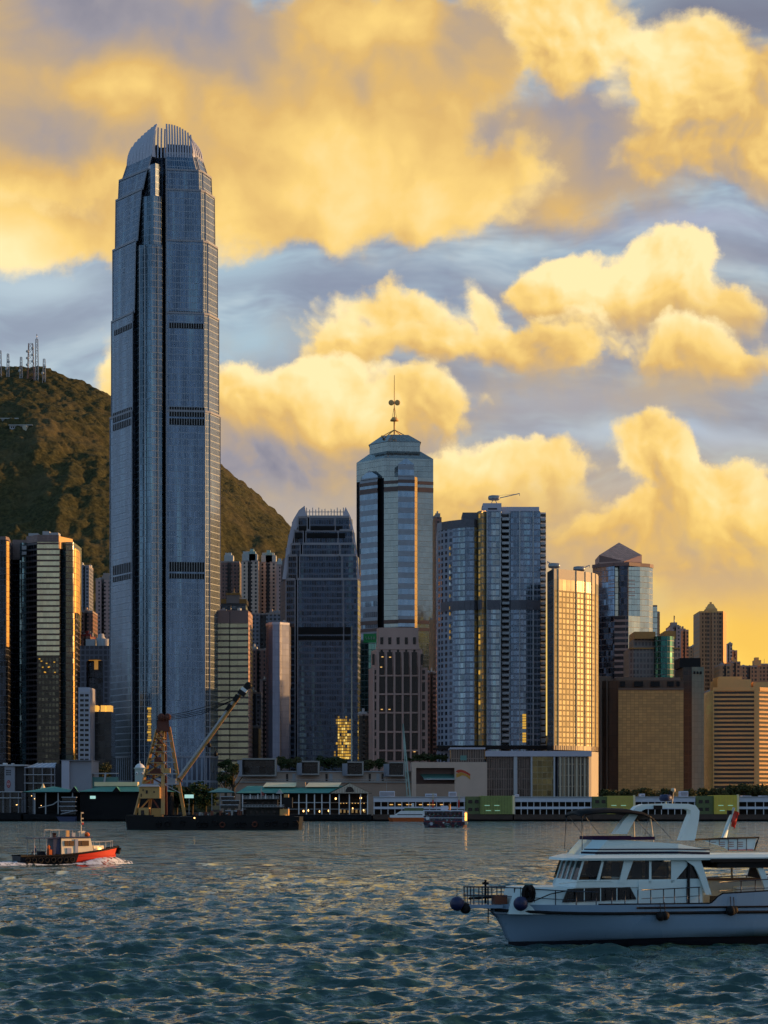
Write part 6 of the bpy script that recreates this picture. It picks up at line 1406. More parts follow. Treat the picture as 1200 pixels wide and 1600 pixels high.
def mesh_block(label, x0, xm, x1, m0, m1, ya=1243.5, D=PD, edge='skylight'):
    o = thing('mesh_block', label, 'building', (X((x0 + x1) / 2, D), D + 8, 0))
    b = MB(); deck_base(b, x0, x1, D, 24, Z(1272, D), 'pier_brown'); b.build('deck', o)
    b = MB(); q = [(X(x0, D), D + 1.5), (X(xm, D), D + 1.5), (X(xm, D), D + 22), (X(x0, D), D + 22)]; b.prism(q, Z(1272, D), Z(ya + 1, D), m0, 'roof_grey'); b.build('dark_side', o)
    b = MB(); q = [(X(xm, D), D - .4), (X(x1, D), D - .4), (X(x1, D), D + 22), (X(xm, D), D + 22)]; b.prism(q, Z(1272, D), Z(ya, D), m1, 'roof_grey'); b.build('mesh_side', o)
    b = MB(); b.box(X(x1, D) - .1, X(x1, D) + .9, D - .9, D + 1, Z(1272, D), Z(ya - 1, D), edge); b.build('sunlit_edge', o)  # sunlit right edge put in as a pale strip
    b = MB()
    n = int((x1 - xm) / 2.4)
    for i in range(n): b.box(X(xm + 1 + i * 2.4, D), X(xm + 1.3 + i * 2.4, D), D - .6, D - .4, Z(1271.5, D), Z(ya + .5, D), 'dark_concrete' if m1 == 'green_mesh' else 'brass')
    b.build('mesh_rib', o)
    for (a, y) in ((xm + 6, 1258), (xm + 21, 1258), (xm + 8, 1266), (xm + 22, 1266)):
        if a + 8 < x1:
            b = MB(); b.box(X(a, D), X(a + 8, D), D - .75, D - .45, Z(y + 1.1, D), Z(y, D), 'cool_dim'); b.build('lit_slot', o)
    for (a, y) in ((x0 + 5, 1250), (x0 + 15, 1250), (x0 + 5, 1262), (x0 + 15, 1262)):
        if a + 6 < xm:
            b = MB(); b.box(X(a, D), X(a + 6, D), D + 1.2, D + 1.5, Z(y + 5, D), Z(y, D), 'win_dark'); b.build('window', o)
    return o
mesh_block('green mesh block with a bright right edge, right of the decorated ferry', 727, 751, 801, 'green_dark', 'green_mesh')
mesh_block('green and yellow mesh block left of the yacht canopy', 925.5, 949, 989.5, 'green_dark', 'yellow_dim')
mesh_block('bright yellow mesh block behind the yacht flagstaff', 1087.5, 1116, 1151.5, 'green_dark', 'yellow_mesh', 1242.5)

# ------------------------------------------------------------------ lamps and poles along the shore
def lamp_post(px, D, h, lit, label, group):
    x = X(px, D); o = thing('street_lamp', label, 'street lamp', (x, D, GZ), group)
    b = MB(); b.tube([(x, D, GZ), (x, D, GZ + h)], .11, 'steel', 6, r1=.07); b.tube([(x, D, GZ + h), (x + .5, D, GZ + h + .25), (x + 1.1, D, GZ + h + .2)], .06, 'steel', 5); b.build('pole', o)
    b = MB(); b.box(x + .8, x + 1.5, D - .18, D + .18, GZ + h + .02, GZ + h + .2, 'lamp_glow' if lit else 'steel'); b.build('lamp_head', o)
for i, px in enumerate(range(936, 1200, 22)):
    lamp_post(px, 1118, 8.5, i % 4 == 1, 'one of the lamp posts along the shore below the brown and striped blocks', 'lamp posts along the right shore')
for i, px in enumerate((590, 612, 634, 656, 690, 740, 770)):
    lamp_post(px, 1118, 9.0, i in (3, 5), 'one of the lamp posts behind the white pier in the middle', 'lamp posts behind the middle pier')
for px, h, lab in ((463, 19, 'slim white flagpole on the podium right of the second box frame'), (604, 15, 'slim white flagpole left of the fourth box frame')):
    x = X(px, 1195); o = thing('flagpole', lab, 'flagpole', (x, 1195, GZ)); b = MB(); b.tube([(x, 1195, GZ), (x, 1195, GZ + h + 8)], .14, 'light_grey', 6, r1=.07); b.build('pole', o)
def truck(px, D, lab, col):
    x = X(px, D); o = thing('parked_van', lab, 'van', (x, D, GZ)); b = MB(); b.prism([(x, D), (x + 5, D), (x + 5, D + 2), (x, D + 2)], GZ + .5, GZ + 2.5, col, top=[(x + .3, D + .1), (x + 5, D + .1), (x + 5, D + 1.9), (x + .3, D + 1.9)]); b.build('body', o)
    b = MB(); b.box(x + .25, x + 1.6, D - .03, D + .1, GZ + 1.5, GZ + 2.2, 'dark_glass'); b.build('window', o)
    for k in (1.0, 4.0):
        b = MB(); b.lathe([(0, -.12), (.38, -.12), (.38, .12), (0, .12)], (x + k, D, GZ + .4), 'rubber2', 12, axis='y'); b.build('wheel', o)
plain('rubber2', (0.012, 0.012, 0.014), 0.7)
for px, lab, col in ((1128, 'red van parked above the bright yellow mesh block', 'red_paint'), (1064, 'white van parked behind the arch of the yacht', 'white_paint'), (948, 'grey van parked at the foot of the golden tower', 'light_grey')):
    truck(px, 1114.5, lab, col)

plain('moor_white', (0.30, 0.32, 0.38), .5, var=.2)

plain('barge_grey', (0.035, 0.032, 0.03), .7, var=.4, scale=.4)

plain('pilot_glass', (0.20, 0.10, 0.03), .12, 0.3, var=.3)

plain('cabin_dark', (0.03, 0.025, 0.02), .6, var=.3); plain('pole_dark', (0.05, 0.05, 0.06), .6); plain('crate_brown', (0.16, 0.045, 0.02), .6, var=.3)

# ------------------------------------------------------------------ boats
plain('hull_white', (0.21, 0.32, 0.45), 0.28, var=0.07, scale=0.5, streak=0.3)  # white paint with shade and dark water reflection put into its colour
plain('boat_white', (0.64, 0.80, 0.83), 0.32, var=0.06, scale=0.8)
plain('deck_teak', (0.22, 0.12, 0.06), 0.6, var=0.3, scale=3)
plain('rubber', (0.012, 0.012, 0.014), 0.7)
plain('fender_blue', (0.008, 0.014, 0.07), 0.45)
plain('antifoul', (0.012, 0.014, 0.022), 0.5, var=.3)
plain('stripe_navy', (0.005, 0.008, 0.03), 0.4)
plain('canvas_purple', (0.035, 0.012, 0.045), 0.8)
plain('rail_steel', (0.06, 0.07, 0.09), 0.35, 0.6)
plain('pole_cream', (0.60, 0.50, 0.36), 0.4)
plain('cabin_cream', (0.86, 0.74, 0.54), 0.45, var=.10)
plain('cloth_blue', (0.02, 0.04, 0.14), .8); plain('cloth_orange', (0.55, 0.12, 0.02), .8); plain('skin', (0.40, 0.22, 0.14), .6); plain('hair', (0.012, 0.009, 0.008), .6); plain('cloth_dark', (0.02, 0.02, 0.03), .8); plain('cloth_white', (0.5, 0.5, 0.5), .8)
plain('curtain', (0.55, 0.60, 0.58), .8, var=.1)
def glass_mat():
    m, t, p = new_mat('clear_glass'); p.inputs['Base Color'].default_value = (0.004, 0.006, 0.008, 1); p.inputs['Roughness'].default_value = 0.04; p.inputs['Specular IOR Level'].default_value = 0.35; p.inputs['Alpha'].default_value = 0.86
glass_mat()
def foam_mat():
    m, t, p = new_mat('foam'); P = t.new('ShaderNodeNewGeometry').outputs['Position']
    p.inputs['Base Color'].default_value = (0.75, 0.76, 0.80, 1); p.inputs['Roughness'].default_value = .8
    n = t.noise(P, 1.6, 4, .65); t.put(p.inputs['Alpha'], t.smooth(n, .36, .54))
foam_mat()
def local_root(name, label, cat, loc, yaw, group=None):
    o = thing(name, label, cat, loc, group); o.rotation_euler = (0, 0, yaw); o['_w'] = [0, 0, 0]; return o
class Frame:
    """boat frame: s aft along the boat, t across (negative towards the viewer's shore), z up"""
    def __init__(s, ox, oy, yaw): s.o = (ox, oy); s.c, s.n = math.cos(yaw), math.sin(yaw)
    def at(s, px, py, t):
        a, b = (px - CX) / F, (py - YH) / F; Dd = (t - s.o[0] * s.n + s.o[1] * s.c) / (s.c - a * s.n)
        x, y = a * Dd, Dd; return ((x - s.o[0]) * s.c + (y - s.o[1]) * s.n, H - b * Dd)
    def plate(s, mb, pts, t, th, mat):
        """flat outline drawn on the plane t, given real thickness th away from the viewer"""
        q = [s.at(px, py, t) for px, py in pts]; area = sum(q[i][0] * q[(i + 1) % len(q)][1] - q[(i + 1) % len(q)][0] * q[i][1] for i in range(len(q)))
        if area < 0: q = q[::-1]
        f = [(a, t, b) for a, b in q]; k = [(a, t + th, b) for a, b in q]; n = len(q)
        mb.face(f, mat); mb.face(k[::-1], mat)
        for i in range(n): mb.face([f[(i + 1) % n], f[i], k[i], k[(i + 1) % n]], mat)
        return q
    def p3(s, px, py, t): a, b = s.at(px, py, t); return (a, t, b)
def person(label, parent_loc, h=1.7, yaw=0.0, shirt='cloth_blue', legs='cloth_dark', seated=False, group=None, arm=(0.0, 0.0)):
    o = thing('person', label, 'person', parent_loc, group); o.rotation_euler = (0, 0, yaw); k = h / 1.7
    if seated: hip, knee, ank, base = (0, 0, .50), (0, -.42, .50), (0, -.42, .07), -0.0
    else: hip, knee, ank, base = (0, 0, .92), (0, -.03, .50), (0, .02, .07), 0
    hz = hip[2]; V = []; E = []; Rr = []
    def add(p, r, par=None):
        V.append((p[0] * k, p[1] * k, p[2] * k)); Rr.append(r * k)
        if par is not None: E.append((par, len(V) - 1))
        return len(V) - 1
    pel = add((0, 0, hz + .03), .125); w = add((0, .01, hz + .20), .115, pel); ch = add((0, 0, hz + .40), .14, w); nk = add((0, -.01, hz + .53), .055, ch); jaw = add((0, -.035, hz + .60), .062, nk); hd = add((0, -.02, hz + .68), .088, jaw); cr = add((0, -.01, hz + .76), .06, hd); add((0, -.11, hz + .635), .018, hd)
    for sx in (-1, 1):
        h1 = add((sx * .10, 0, hz - .03), .085, pel); kn = add((sx * .11, knee[1], knee[2]), .058, h1); an = add((sx * .11, ank[1], ank[2]), .038, kn); add((sx * .12, ank[1] - .16, .035), .035, an)
        sh = add((sx * .19, 0, hz + .46), .055, ch); el = add((sx * .25, .04 + arm[0], hz + .20), .042, sh); wr = add((sx * .22, -.16 + arm[1], hz + .08), .028, el); pm = add((sx * .21, -.23 + arm[1], hz + .06), .03, wr)
        for q in range(4): f1 = add((sx * (.185 + q * .017), -.28 + arm[1], hz + .045), .0095, pm); add((sx * (.185 + q * .017), -.31 + arm[1], hz + .02 - .004 * q), .008, f1)
        f1 = add((sx * .175, -.24 + arm[1], hz + .03), .010, pm)
    me = bpy.data.meshes.new('body'); me.from_pydata(V, E, []); b = bpy.data.objects.new('body', me); COL.objects.link(b); b.parent = o
    sk = b.modifiers.new('skin', 'SKIN'); sk.use_smooth_shade = True
    for i, sv in enumerate(me.skin_vertices[0].data): sv.radius = (Rr[i], Rr[i]); sv.use_root = (i == 0)
    b.modifiers.new('sub', 'SUBSURF').levels = 1; b.modifiers['sub'].render_levels = 1
    m, t, p = new_mat('figure_%s_%s_%s' % (shirt, legs, seated))
    z = t.sep(t.new('ShaderNodeTexCoord').outputs['Object'])[2]
    cmap = {'cloth_blue': (0.02, 0.04, 0.14), 'cloth_orange': (0.55, 0.12, 0.02), 'cloth_dark': (0.02, 0.02, 0.03), 'cloth_white': (0.5, 0.5, 0.5)}
    c = t.mix(t.m('GREATER_THAN', z, (hz + .0) * k), cmap[legs], cmap[shirt]); c = t.mix(t.m('GREATER_THAN', z, (hz + .52) * k), c, (0.40, 0.22, 0.14)); t.put(p.inputs['Base Color'], c); p.inputs['Roughness'].default_value = .8
    me.materials.append(m)
    hb = MB(); hb.lathe([(.0, .115), (.06, .10), (.092, .05), (.095, 0), (.085, -.03)], (0, .005 * k, (hz + .70) * k), 'hair', 12); hm = hb.build('hair', o)
    return o

# ---------------- motor yacht
YAW = R(13)
OX, OY = X(797, 115.5), 115.5
FR = Frame(OX, OY, YAW)
def yw(s_, t_, z_=0.0): return (OX + s_ * FR.c - t_ * FR.n, OY + s_ * FR.n + t_ * FR.c, z_)
def build_yacht():
    o = local_root('motor_yacht', 'white motor yacht with flybridge and black awning, bow pointing left', 'yacht', (OX, OY, 0), YAW)
    L = 21.0
    VZ = [(-.7, .05), (-.3, .80), (0.0, .90), (.5, .93), (1.0, .97), (1.5, 1.0), (1.80, 1.0)]
    BM = 2.7
    def stem(z): return -0.1 - .38 * max(z, 0) if z < 1.4 else -0.1 - .38 * 1.4 - (z - 1.4) * 1.4
    def hw(u, z, f):
        bluff = min(1, .34 + .66 * max(z, 0) / 1.8) if z >= 0 else .3
        e = min(u / (.50 - .18 * bluff), 1.0); base = (1 - (1 - e) ** (1.7 + .5 * bluff)); return BM * f * base * (1 - .10 * max(0, u - .6) / .4)
    us = [0, .01, .025, .05, .08, .12, .17, .23, .30, .4, .5, .6, .7, .8, .9, 1.0]
    def sheer(s_): return 1.78 + .10 * max(0, 1 - s_ / 5) ** 2
    for sec, mat, name in (((0, 3), 'antifoul', 'hull_bottom'), ((2, 7), 'hull_white', 'hull')):
        b = MB()
        for sd in (-1, 1):
            rows = []
            for u in us:
                row = []
                for z, f in VZ[sec[0]:sec[1]]:
                    zz = z; s_ = stem(zz) + u * (L - stem(zz))
                    if z == 0: zz = .24 + .030 * (u * L)
                    if z == 1.8: zz = sheer(s_)
                    row.append((s_, sd * hw(u, z, f), zz))
                rows.append(row)
            b.loft(rows, mat, flip=(sd > 0))
            if name == 'hull': stern = rows[-1]
        if name == 'hull': b.face([(L, -hw(1, 1.8, 1), 1.78), (L, -2.2, 0.1), (L, 2.2, 0.1), (L, hw(1, 1.8, 1), 1.78)], mat)
        b.build(name, o)
    # deck
    b = MB(); edge = [(stem(1.8) + u * (L - stem(1.8)), hw(u, 1.8, 1)) for u in us]
    b.face([(s_, -w, 1.72) for s_, w in edge] + [(s_, w, 1.72) for s_, w in edge[::-1]][:-1], 'deck_teak'); b.build('deck', o)
    # bulwark with a step up towards the stern
    def bw(s_):
        t = max(0, min(1, (s_ - 10.0) / .75)); t = t * t * (3 - 2 * t); return 2.22 + .50 * t + .045 * max(0, s_ - 10.5)
    ss = [-.9, -.5, 0, .5, 1, 2, 3, 4, 5, 6, 7, 8, 9, 9.8, 10.0, 10.15, 10.3, 10.5, 10.75, 11.5, 13, 15, 17, 19, 21]
    def dw(s_): u = (s_ - stem(1.8)) / (L - stem(1.8)); return hw(max(u, 0), 1.8, 1)
    for sd in (-1, 1):
        b = MB(); rows = [[(s_, sd * (dw(s_)), sheer(s_) - .02), (s_, sd * (dw(s_) + .03), bw(s_)), (s_, sd * (dw(s_) - .10), bw(s_)), (s_, sd * (dw(s_) - .10), 1.70)] for s_ in ss]
        b.loft(rows, 'hull_white', smooth=False, flip=(sd > 0)); b.build('bulwark', o)
    for sd in (-1, 1):
        for off, r, k0 in ((0.0, .085, 0), (.28, .055, 9)):
            b = MB(); b.tube([(s_, sd * (dw(s_) + .05), sheer(s_) + off * 1.0) for s_ in ss[k0:]], r, 'rubber', 6); b.build('rub_rail', o)
        b = MB(); b.tube([(s_, sd * (dw(s_) - .03), bw(s_) + .03) for s_ in ss[7:]], .045, 'rubber', 6); b.build('cap_rail', o)
    # bow pulpit platform
    b = MB(); s0, z0 = FR.at(724, 1413, -.2); b.prism([(s0, -.30), (s0 + .1, -.36), (-.6, -.75), (-.6, .75), (s0 + .1, .36), (s0, .30)], 2.02, 2.20, 'hull_white')
    b.loft([[(s0 + .3, -.28, 2.02), (s0 + .3, .28, 2.02)], [(-1.1, -.25, 1.70), (-1.1, .25, 1.70)], [(-.5, -.1, 1.45), (-.5, .1, 1.45)]], 'hull_white'); b.build('bow_platform', o)
    # rails
    def railing(pts, posts, t_of, name, base_of, r=.03):
        for sd in (-1, 1):
            b = MB(); b.tube([(s_, sd * t_of(s_), z) for s_, z in pts], r, 'rail_steel', 6)
            b.tube([(s_, sd * t_of(s_), z - .45) for s_, z in pts], r * .6, 'rail_steel', 5); b.build('rail', o)
            for s_ in posts:
                z = np.interp(s_, [p[0] for p in pts], [p[1] for p in pts]); b = MB(); b.tube([(s_, sd * t_of(s_), base_of(s_)), (s_, sd * t_of(s_), z)], r, 'rail_steel', 6); b.build('rail_post', o)
    rp = [(-2.45, 3.12), (-1.2, 3.10), (0, 3.08), (1, 3.02), (2, 2.96), (3, 2.92), (4, 2.88)]
    railing(rp, [-2.4, -2.05, -1.6, -1.1, -.6, 0, .9, 1.9, 2.9, 3.9], lambda s_: .32 if s_ < -1.5 else min(.32 + (s_ + 1.5) * .55, max(dw(s_) - .08, .4)), 'rail', lambda s_: 2.2)
    rp = [(6.3, 2.98), (7.5, 3.02), (8.6, 3.06), (9.5, 3.10)]
    railing(rp, [4.7, 5.4, 6.1, 6.8, 7.5, 8.1, 8.8, 9.45], lambda s_: dw(s_) - .06, 'rail', lambda s_: 2.22)
    rp = [(10.6, 3.35), (12, 3.42), (14, 3.50), (16, 3.6), (20, 3.75)]
    railing(rp, [11.8, 12.6, 13.4, 14.2, 15.0, 15.8, 17, 18.2, 19.4], lambda s_: dw(s_) - .10, 'rail', lambda s_: bw(s_))
    # lower deckhouse
    T = 2.0
    sA, _ = FR.at(795, 1395, -1.0); sB, _ = FR.at(872, 1385, -T); zr = 3.12
    b = MB(); b.prism([(sA, -.9), (sA + .5, -1.25), (2.7, -T), (9.9, -T), (9.9, T), (2.7, T), (sA + .5, 1.25), (sA, .9)], 1.72, zr, 'boat_white', top=[(sA + .35, -.75), (sA + .8, -1.1), (2.8, -T + .12), (9.9, -T + .06), (9.9, T - .06), (2.8, T - .12), (sA + .8, 1.1), (sA + .35, .75)]); b.build('deckhouse', o)
    b = MB(); FR.plate(b, [(879, 1410), (887.5, 1389), (984.6, 1386), (994.6, 1405)], -T - .06, .12, 'dark_glass'); b.build('window', o)
    for x in (913, 938.5, 964):
        b = MB(); FR.plate(b, [(x - .6, 1409), (x - .6, 1388), (x + .6, 1388), (x + .6, 1408.6)], -T - .08, .05, 'boat_white'); b.build('window_bar', o)
    b = MB(); 
    for pts in ([(998, 1377), (1072, 1375), (1072, 1415), (998, 1415)],): FR.plate(b, pts, -T - .03, .06, 'boat_white')
    b.build('side_panel', o)
    # pilothouse: sill wall, pillars, glass, roof
    def sz(px, py): return FR.at(px, py, -T)
    s1, z1 = sz(873, 1377); s2, _ = sz(876, 1370); s3, zt = sz(886, 1347)
    b = MB(); s1 += .8; s2 += .8; s3 += .8; sc_ = FR.at(902, 1370, -T)[0] - s2; b.prism([(s1, -1.2), (s1 + sc_, -T), (9.9, -T), (9.9, T), (s1 + sc_, T), (s1, 1.2)], zr - .02, 3.50, 'boat_white', top=[(s2, -1.2), (s2 + sc_, -T), (9.9, -T), (9.9, T), (s2 + sc_, T), (s2, 1.2)]); b.build('pilothouse_wall', o)
    panes = [[(902.5, 1370), (931.5, 1370), (941.4, 1346.6), (911.3, 1346.6)], [(935, 1370), (967.6, 1370), (976, 1347), (943.8, 1347)],
             [(976, 1373.5), (1014.5, 1373.5), (1014.5, 1346.5), (990, 1346.5)], [(1017, 1373.5), (1049, 1373.2), (1049, 1346.0), (1017, 1346.5)], [(1051, 1373.2), (1086, 1372.8), (1090, 1366), (1083, 1351), (1074, 1344.5), (1051, 1345)]]
    for sd in (-1, 1):
        fixed = []
        for pn in panes:
            q = [sz(*p) for p in pn]; f = [(a, sd * T, c) for a, c in q]; b = MB(); b.face(f if sd < 0 else f[::-1], 'clear_glass'); b.build('window', o); fixed.append(q)
        for (a, c) in zip(fixed, fixed[1:]):
            lo, hi = (a[1], c[0]), ((a[2] if len(a) == 4 else a[-2]), c[3])
            b = MB(); q = [(lo[0][0] - .02, 3.3), (lo[1][0] + .02, 3.3), (hi[1][0] + .02, 4.6), (hi[0][0] - .02, 4.6)]
            f = [(x, sd * (T + .03), z) for x, z in q]; k = [(x, sd * (T - .08), z) for x, z in q]
            if sd > 0: f, k = f[::-1], k[::-1]
            b.face(f, 'boat_white'); b.face(k[::-1], 'boat_white')
            for i in range(4): b.face([f[(i + 1) % 4], f[i], k[i], k[(i + 1) % 4]], 'boat_white')
            b.build('window_post', o)
    b = MB()   # raked front screen
    for i in range(3):
        ta, tb = -1.18 + i * .79, -.40 + i * .79; b.face([(s2 + .02, tb, 3.5), (s2 + .02, ta, 3.5), (s3 + .02, ta, 4.5), (s3 + .02, tb, 4.5)], 'clear_glass')
    b.face([(s2 + .02, -1.22, 3.5), (s2 + sc_ - .04, -T, 3.5), (s3 + sc_ - .04, -T, 4.5), (s3 + .02, -1.22, 4.5)][::-1], 'clear_glass'); b.face([(s2 + .02, 1.22, 3.5), (s2 + sc_ - .04, T, 3.5), (s3 + sc_ - .04, T, 4.5), (s3 + .02, 1.22, 4.5)], 'clear_glass')
    b.build('windscreen', o)
    for ta in (-1.2, -.4, .4, 1.2):
        b = MB(); b.beam((s2, ta, 3.45), (s3, ta, 4.55), .09, .09, 'boat_white'); b.build('windscreen_bar', o)
    b = MB(); b.beam((s2 + sc_, -T, 3.45), (s3 + sc_, -T, 4.55), .09, .09, 'boat_white'); b.build('corner_trim', o)
    # inside: rear bulkhead, helm, curtains; foremost pale plate stands for far-window daylight
    b = MB(); b.box(9.7, 9.85, -T + .1, T - .1, 3.4, 4.5, 'deck_teak'); b.box(4.9, 5.0, -.2, T - .1, 3.4, 4.5, 'cabin_dark'); b.build('bulkhead', o)
    b = MB(); b.box(s2 + .35, s2 + .95, -1.3, 1.2, 3.4, 3.72, 'deck_teak'); b.build('helm', o)
    for px0, px1 in ((958, 971), (1002.5, 1006), (989.5, 1003.5), (1045, 1047), (1073, 1076), (1078.5, 1082)):
        a, c = sz(px0, 1352)[0], sz(px1, 1352)[0]; b = MB(); b.box(a, c, -T + .25, -T + .3, 3.55, 4.35 if px1 - px0 > 9 else 4.42, 'curtain'); b.build('curtain', o)
    # roof with visor
    zl, zu = 4.50, 4.78
    b = MB(); sv, _ = FR.at(869, 1343, -T); sv += .62; b.prism([(sv, -1.3), (sv + .5, -T - .25), (11.2, -T - .35), (L - 1, -T - .35), (L - 1, T + .35), (11.2, T + .35), (sv + .5, T + .25), (sv, 1.3)], zl, zl + .12, 'boat_white', top=[(sv + .05, -1.35), (sv + .5, -T - .3), (11.2, -T - .4), (L - 1, -T - .4), (L - 1, T + .4), (11.2, T + .4), (sv + .5, T + .3), (sv + .05, 1.35)])
    b.prism([(sv + .05, -1.35), (sv + .5, -T - .3), (11.2, -T - .4), (L - 1, -T - .4), (L - 1, T + .4), (11.2, T + .4), (sv + .5, T + .3), (sv + .05, 1.35)], zl + .12, zu, 'boat_white', top=[(sv + .7, -1.2), (sv + 1.0, -T - .0), (11.2, -T - .2), (L - 1, -T - .3), (L - 1, T + .3), (11.2, T + .2), (sv + 1.0, T), (sv + .7, 1.2)]); b.build('roof', o)
    b = MB(); b.box(10.2, L - 1.1, -T - .43, T + .43, zl - .12, zl + .06, 'rubber'); b.box(10.6, L - 1.2, -T - .30, T + .30, zl - .42, zl - .1, 'rubber'); b.build('awning_edge', o)
    # flybridge coaming with two navy stripes
    def fp(d): return [(sv + 1.25 - d, -1.1), (sv + 1.8 - d, -1.85), (8.6, -1.85), (10.4, -1.7), (10.4, 1.7), (8.6, 1.85), (sv + 1.8 - d, 1.85), (sv + 1.25 - d, 1.1)]
    b = MB(); lo = fp(.35); hi = fp(-.45); n = len(lo)
    for i in range(n):
        j = (i + 1) % n; z0, za, zb = zu - .02, (5.60 if lo[i][0] < 8 else (5.35 if lo[i][0] < 10 else 5.0)), (5.60 if lo[j][0] < 8 else (5.35 if lo[j][0] < 10 else 5.0))
        b.face([(*lo[i], z0), (*lo[j], z0), (*hi[j], zb), (*hi[i], za)], 'boat_white'); b.face([(hi[i][0], hi[i][1] * .93, za), (hi[j][0], hi[j][1] * .93, zb), (lo[j][0], lo[j][1] * .93, z0), (lo[i][0], lo[i][1] * .93, z0)], 'boat_white'); b.face([(*hi[i], za), (*hi[j], zb), (hi[j][0], hi[j][1] * .93, zb), (hi[i][0], hi[i][1] * .93, za)], 'boat_white')
    b.build('flybridge', o)
    for z, th in ((4.89, .12), (5.07, .06)):
        b = MB(); k = (z - zu) / .82; q = [(a[0] + (c[0] - a[0]) * k, a[1] + (c[1] - a[1]) * k) for a, c in zip(lo, hi)]; q = [(x, y * 1.012 - (.01 if y < 0 else -.01)) for x, y in q]
        for i in (0, 1, 2): b.beam((*q[i], z), (*q[i + 1], z - (.05 if i == 2 else 0)), .02, th, 'stripe_navy')
        for i in (4, 5, 6): b.beam((*q[i], z), (*q[i + 1], z), .02, th, 'stripe_navy')
        b.build('stripe', o)
    b = MB(); q = hi
    for i in (7, 0, 1, 5, 6):
        j = (i + 1) % n; a, c = q[i], q[j]
        if i == 1: c = (7.3, -1.85)
        if i == 5: a = (7.3, 1.85)
        b.beam((a[0], a[1], 5.64), (c[0], c[1], 5.64), .09, .17, 'canvas_purple')
    b.build('screen_cover', o)
    # black bimini on poles
    prof = [(908.5, 1274), (911, 1269), (925, 1266.5), (955, 1265), (985, 1266), (1005, 1269), (1015, 1274), (1021, 1279)]
    b = MB(); rows = []
    for px, py in prof: s_, z = FR.at(px, py, -1.3); rows.append([(s_, -1.35, z - .12), (s_, -1.3, z), (s_, 0, z + .10), (s_, 1.3, z), (s_, 1.35, z - .12)])
    b.loft(rows, 'rubber'); b.loft([[(p[0], p[1], p[2] - .07) for p in r] for r in rows], 'rubber', flip=True)
    for r in (rows[0], rows[-1]): b.tube(r, .05, 'rubber', 6)
    b.tube([r[0] for r in rows], .05, 'rubber', 6); b.tube([r[-1] for r in rows], .05, 'rubber', 6); b.build('bimini', o)
    for sd in (-1, 1):
        for a, c, r, mt in (((909.5, 1274), (908, 1328), .022, 'rail_steel'), ((911, 1272), (935, 1303), .015, 'rail_steel'), ((1016, 1276), (1020, 1325), .05, 'pole_cream'), ((1014, 1274), (1006, 1306), .015, 'rail_steel'), ((1020, 1279), (1047, 1310), .015, 'rail_steel')):
            pa, pc = FR.at(*a, -1.33), FR.at(*c, -1.33); b = MB(); b.tube([(pa[0], sd * 1.33, pa[1]), (pc[0], sd * 1.5, pc[1])], r, mt, 6); b.build('awning_pole', o)
    # white roof arch
    out = [(958.5, 1303), (972, 1283), (984, 1269), (993, 1260), (1003, 1256.6), (1040, 1255.5), (1074, 1256), (1085, 1258.5), (1091, 1267), (1090, 1280), (1084, 1313)]
    inn = [(1061.5, 1313), (1072, 1284), (1077, 1272), (1077, 1266), (1070, 1263.4), (1040, 1262.6), (1008, 1263.6), (999, 1267.5), (993, 1276), (985, 1290), (978, 1303)]
    b = MB(); fo = [FR.at(*p, -.7) for p in out]; fi = [FR.at(*p, -.7) for p in inn[::-1]]
    rows = []
    for a, c in zip(fo, fi): rows.append([(a[0], -.9, a[1]), (a[0], -.3, a[1]), (c[0], -.3, c[1]), (c[0], -.9, c[1])])
    b.loft(rows, 'boat_white', smooth=False, close=True, flip=True); b.build('roof_arch', o)
    b = MB(); s_, z = FR.at(1040, 1247, -.6); b.lathe([(0, -.18), (.28, -.16), (.34, -.05), (.34, .08), (.26, .18), (0, .2)], (s_, -.6, z), 'navy', 16); b.tube([(s_, -.6, z - .4), (s_, -.6, z - .15)], .05, 'boat_white', 6); b.build('radar', o)
    b = MB(); b.tube([FR.p3(1050, 1257, -.6), FR.p3(1051.5, 1236, -.6)], .045, 'pole_cream', 6); a = FR.p3(1052, 1235, -.6); b.lathe([(0, -.1), (.12, -.08), (.12, .1), (0, .12)], a, 'pole_cream', 8); a = FR.p3(1048.8, 1242, -.6); b.box(a[0] - .1, a[0] + .06, a[1] - .08, a[1] + .08, a[2] - .2, a[2] + .2, 'rubber'); b.build('mast_light', o)
    b = MB(); a = FR.p3(1027, 1262, -.92); b.box(a[0] - .2, a[0] + .25, -1.0, -.88, a[2] - .1, a[2] + .12, 'rubber'); b.build('loudhailer', o)
    # stern rack on the roof: white canvas with red piping
    q0, q1 = FR.at(1090, 1311, -1.6), FR.at(1188, 1309, -1.6)
    def cz(f): return FR.at(1090 + 98 * f, 1310 - 1.5 * f, -1.6)
    b = MB(); FR.plate(b, [(1092, 1311), (1140, 1309), (1182, 1309.5), (1177, 1327.5), (1138, 1328), (1124, 1321)], -1.6, .03, 'boat_white'); b.build('canvas', o); b = MB(); FR.plate(b, [(1092, 1311), (1182, 1309.5), (1178, 1327), (1140, 1327)], 1.5, .03, 'boat_white'); b.build('canvas', o)
    b = MB()
    for i in range(len([0] * 4)):
        for k in range(3): FR.plate(b, [(1111 + 14 * i, 1315.6 + k * 3.3), (1119 + 14 * i, 1315.4 + k * 3.3), (1119 + 14 * i, 1316.2 + k * 3.3), (1111 + 14 * i, 1316.4 + k * 3.3)], -1.64, .02, 'red_dark') if not (i == 0 and k) else None
    FR.plate(b, [(1092, 1310.2), (1183, 1308.2), (1183, 1309.4), (1092, 1311.6)], -1.65, .05, 'red_dark'); FR.plate(b, [(1138, 1327.6), (1177, 1327.2), (1177, 1328.6), (1138, 1329)], -1.65, .05, 'red_paint'); b.build('piping', o)
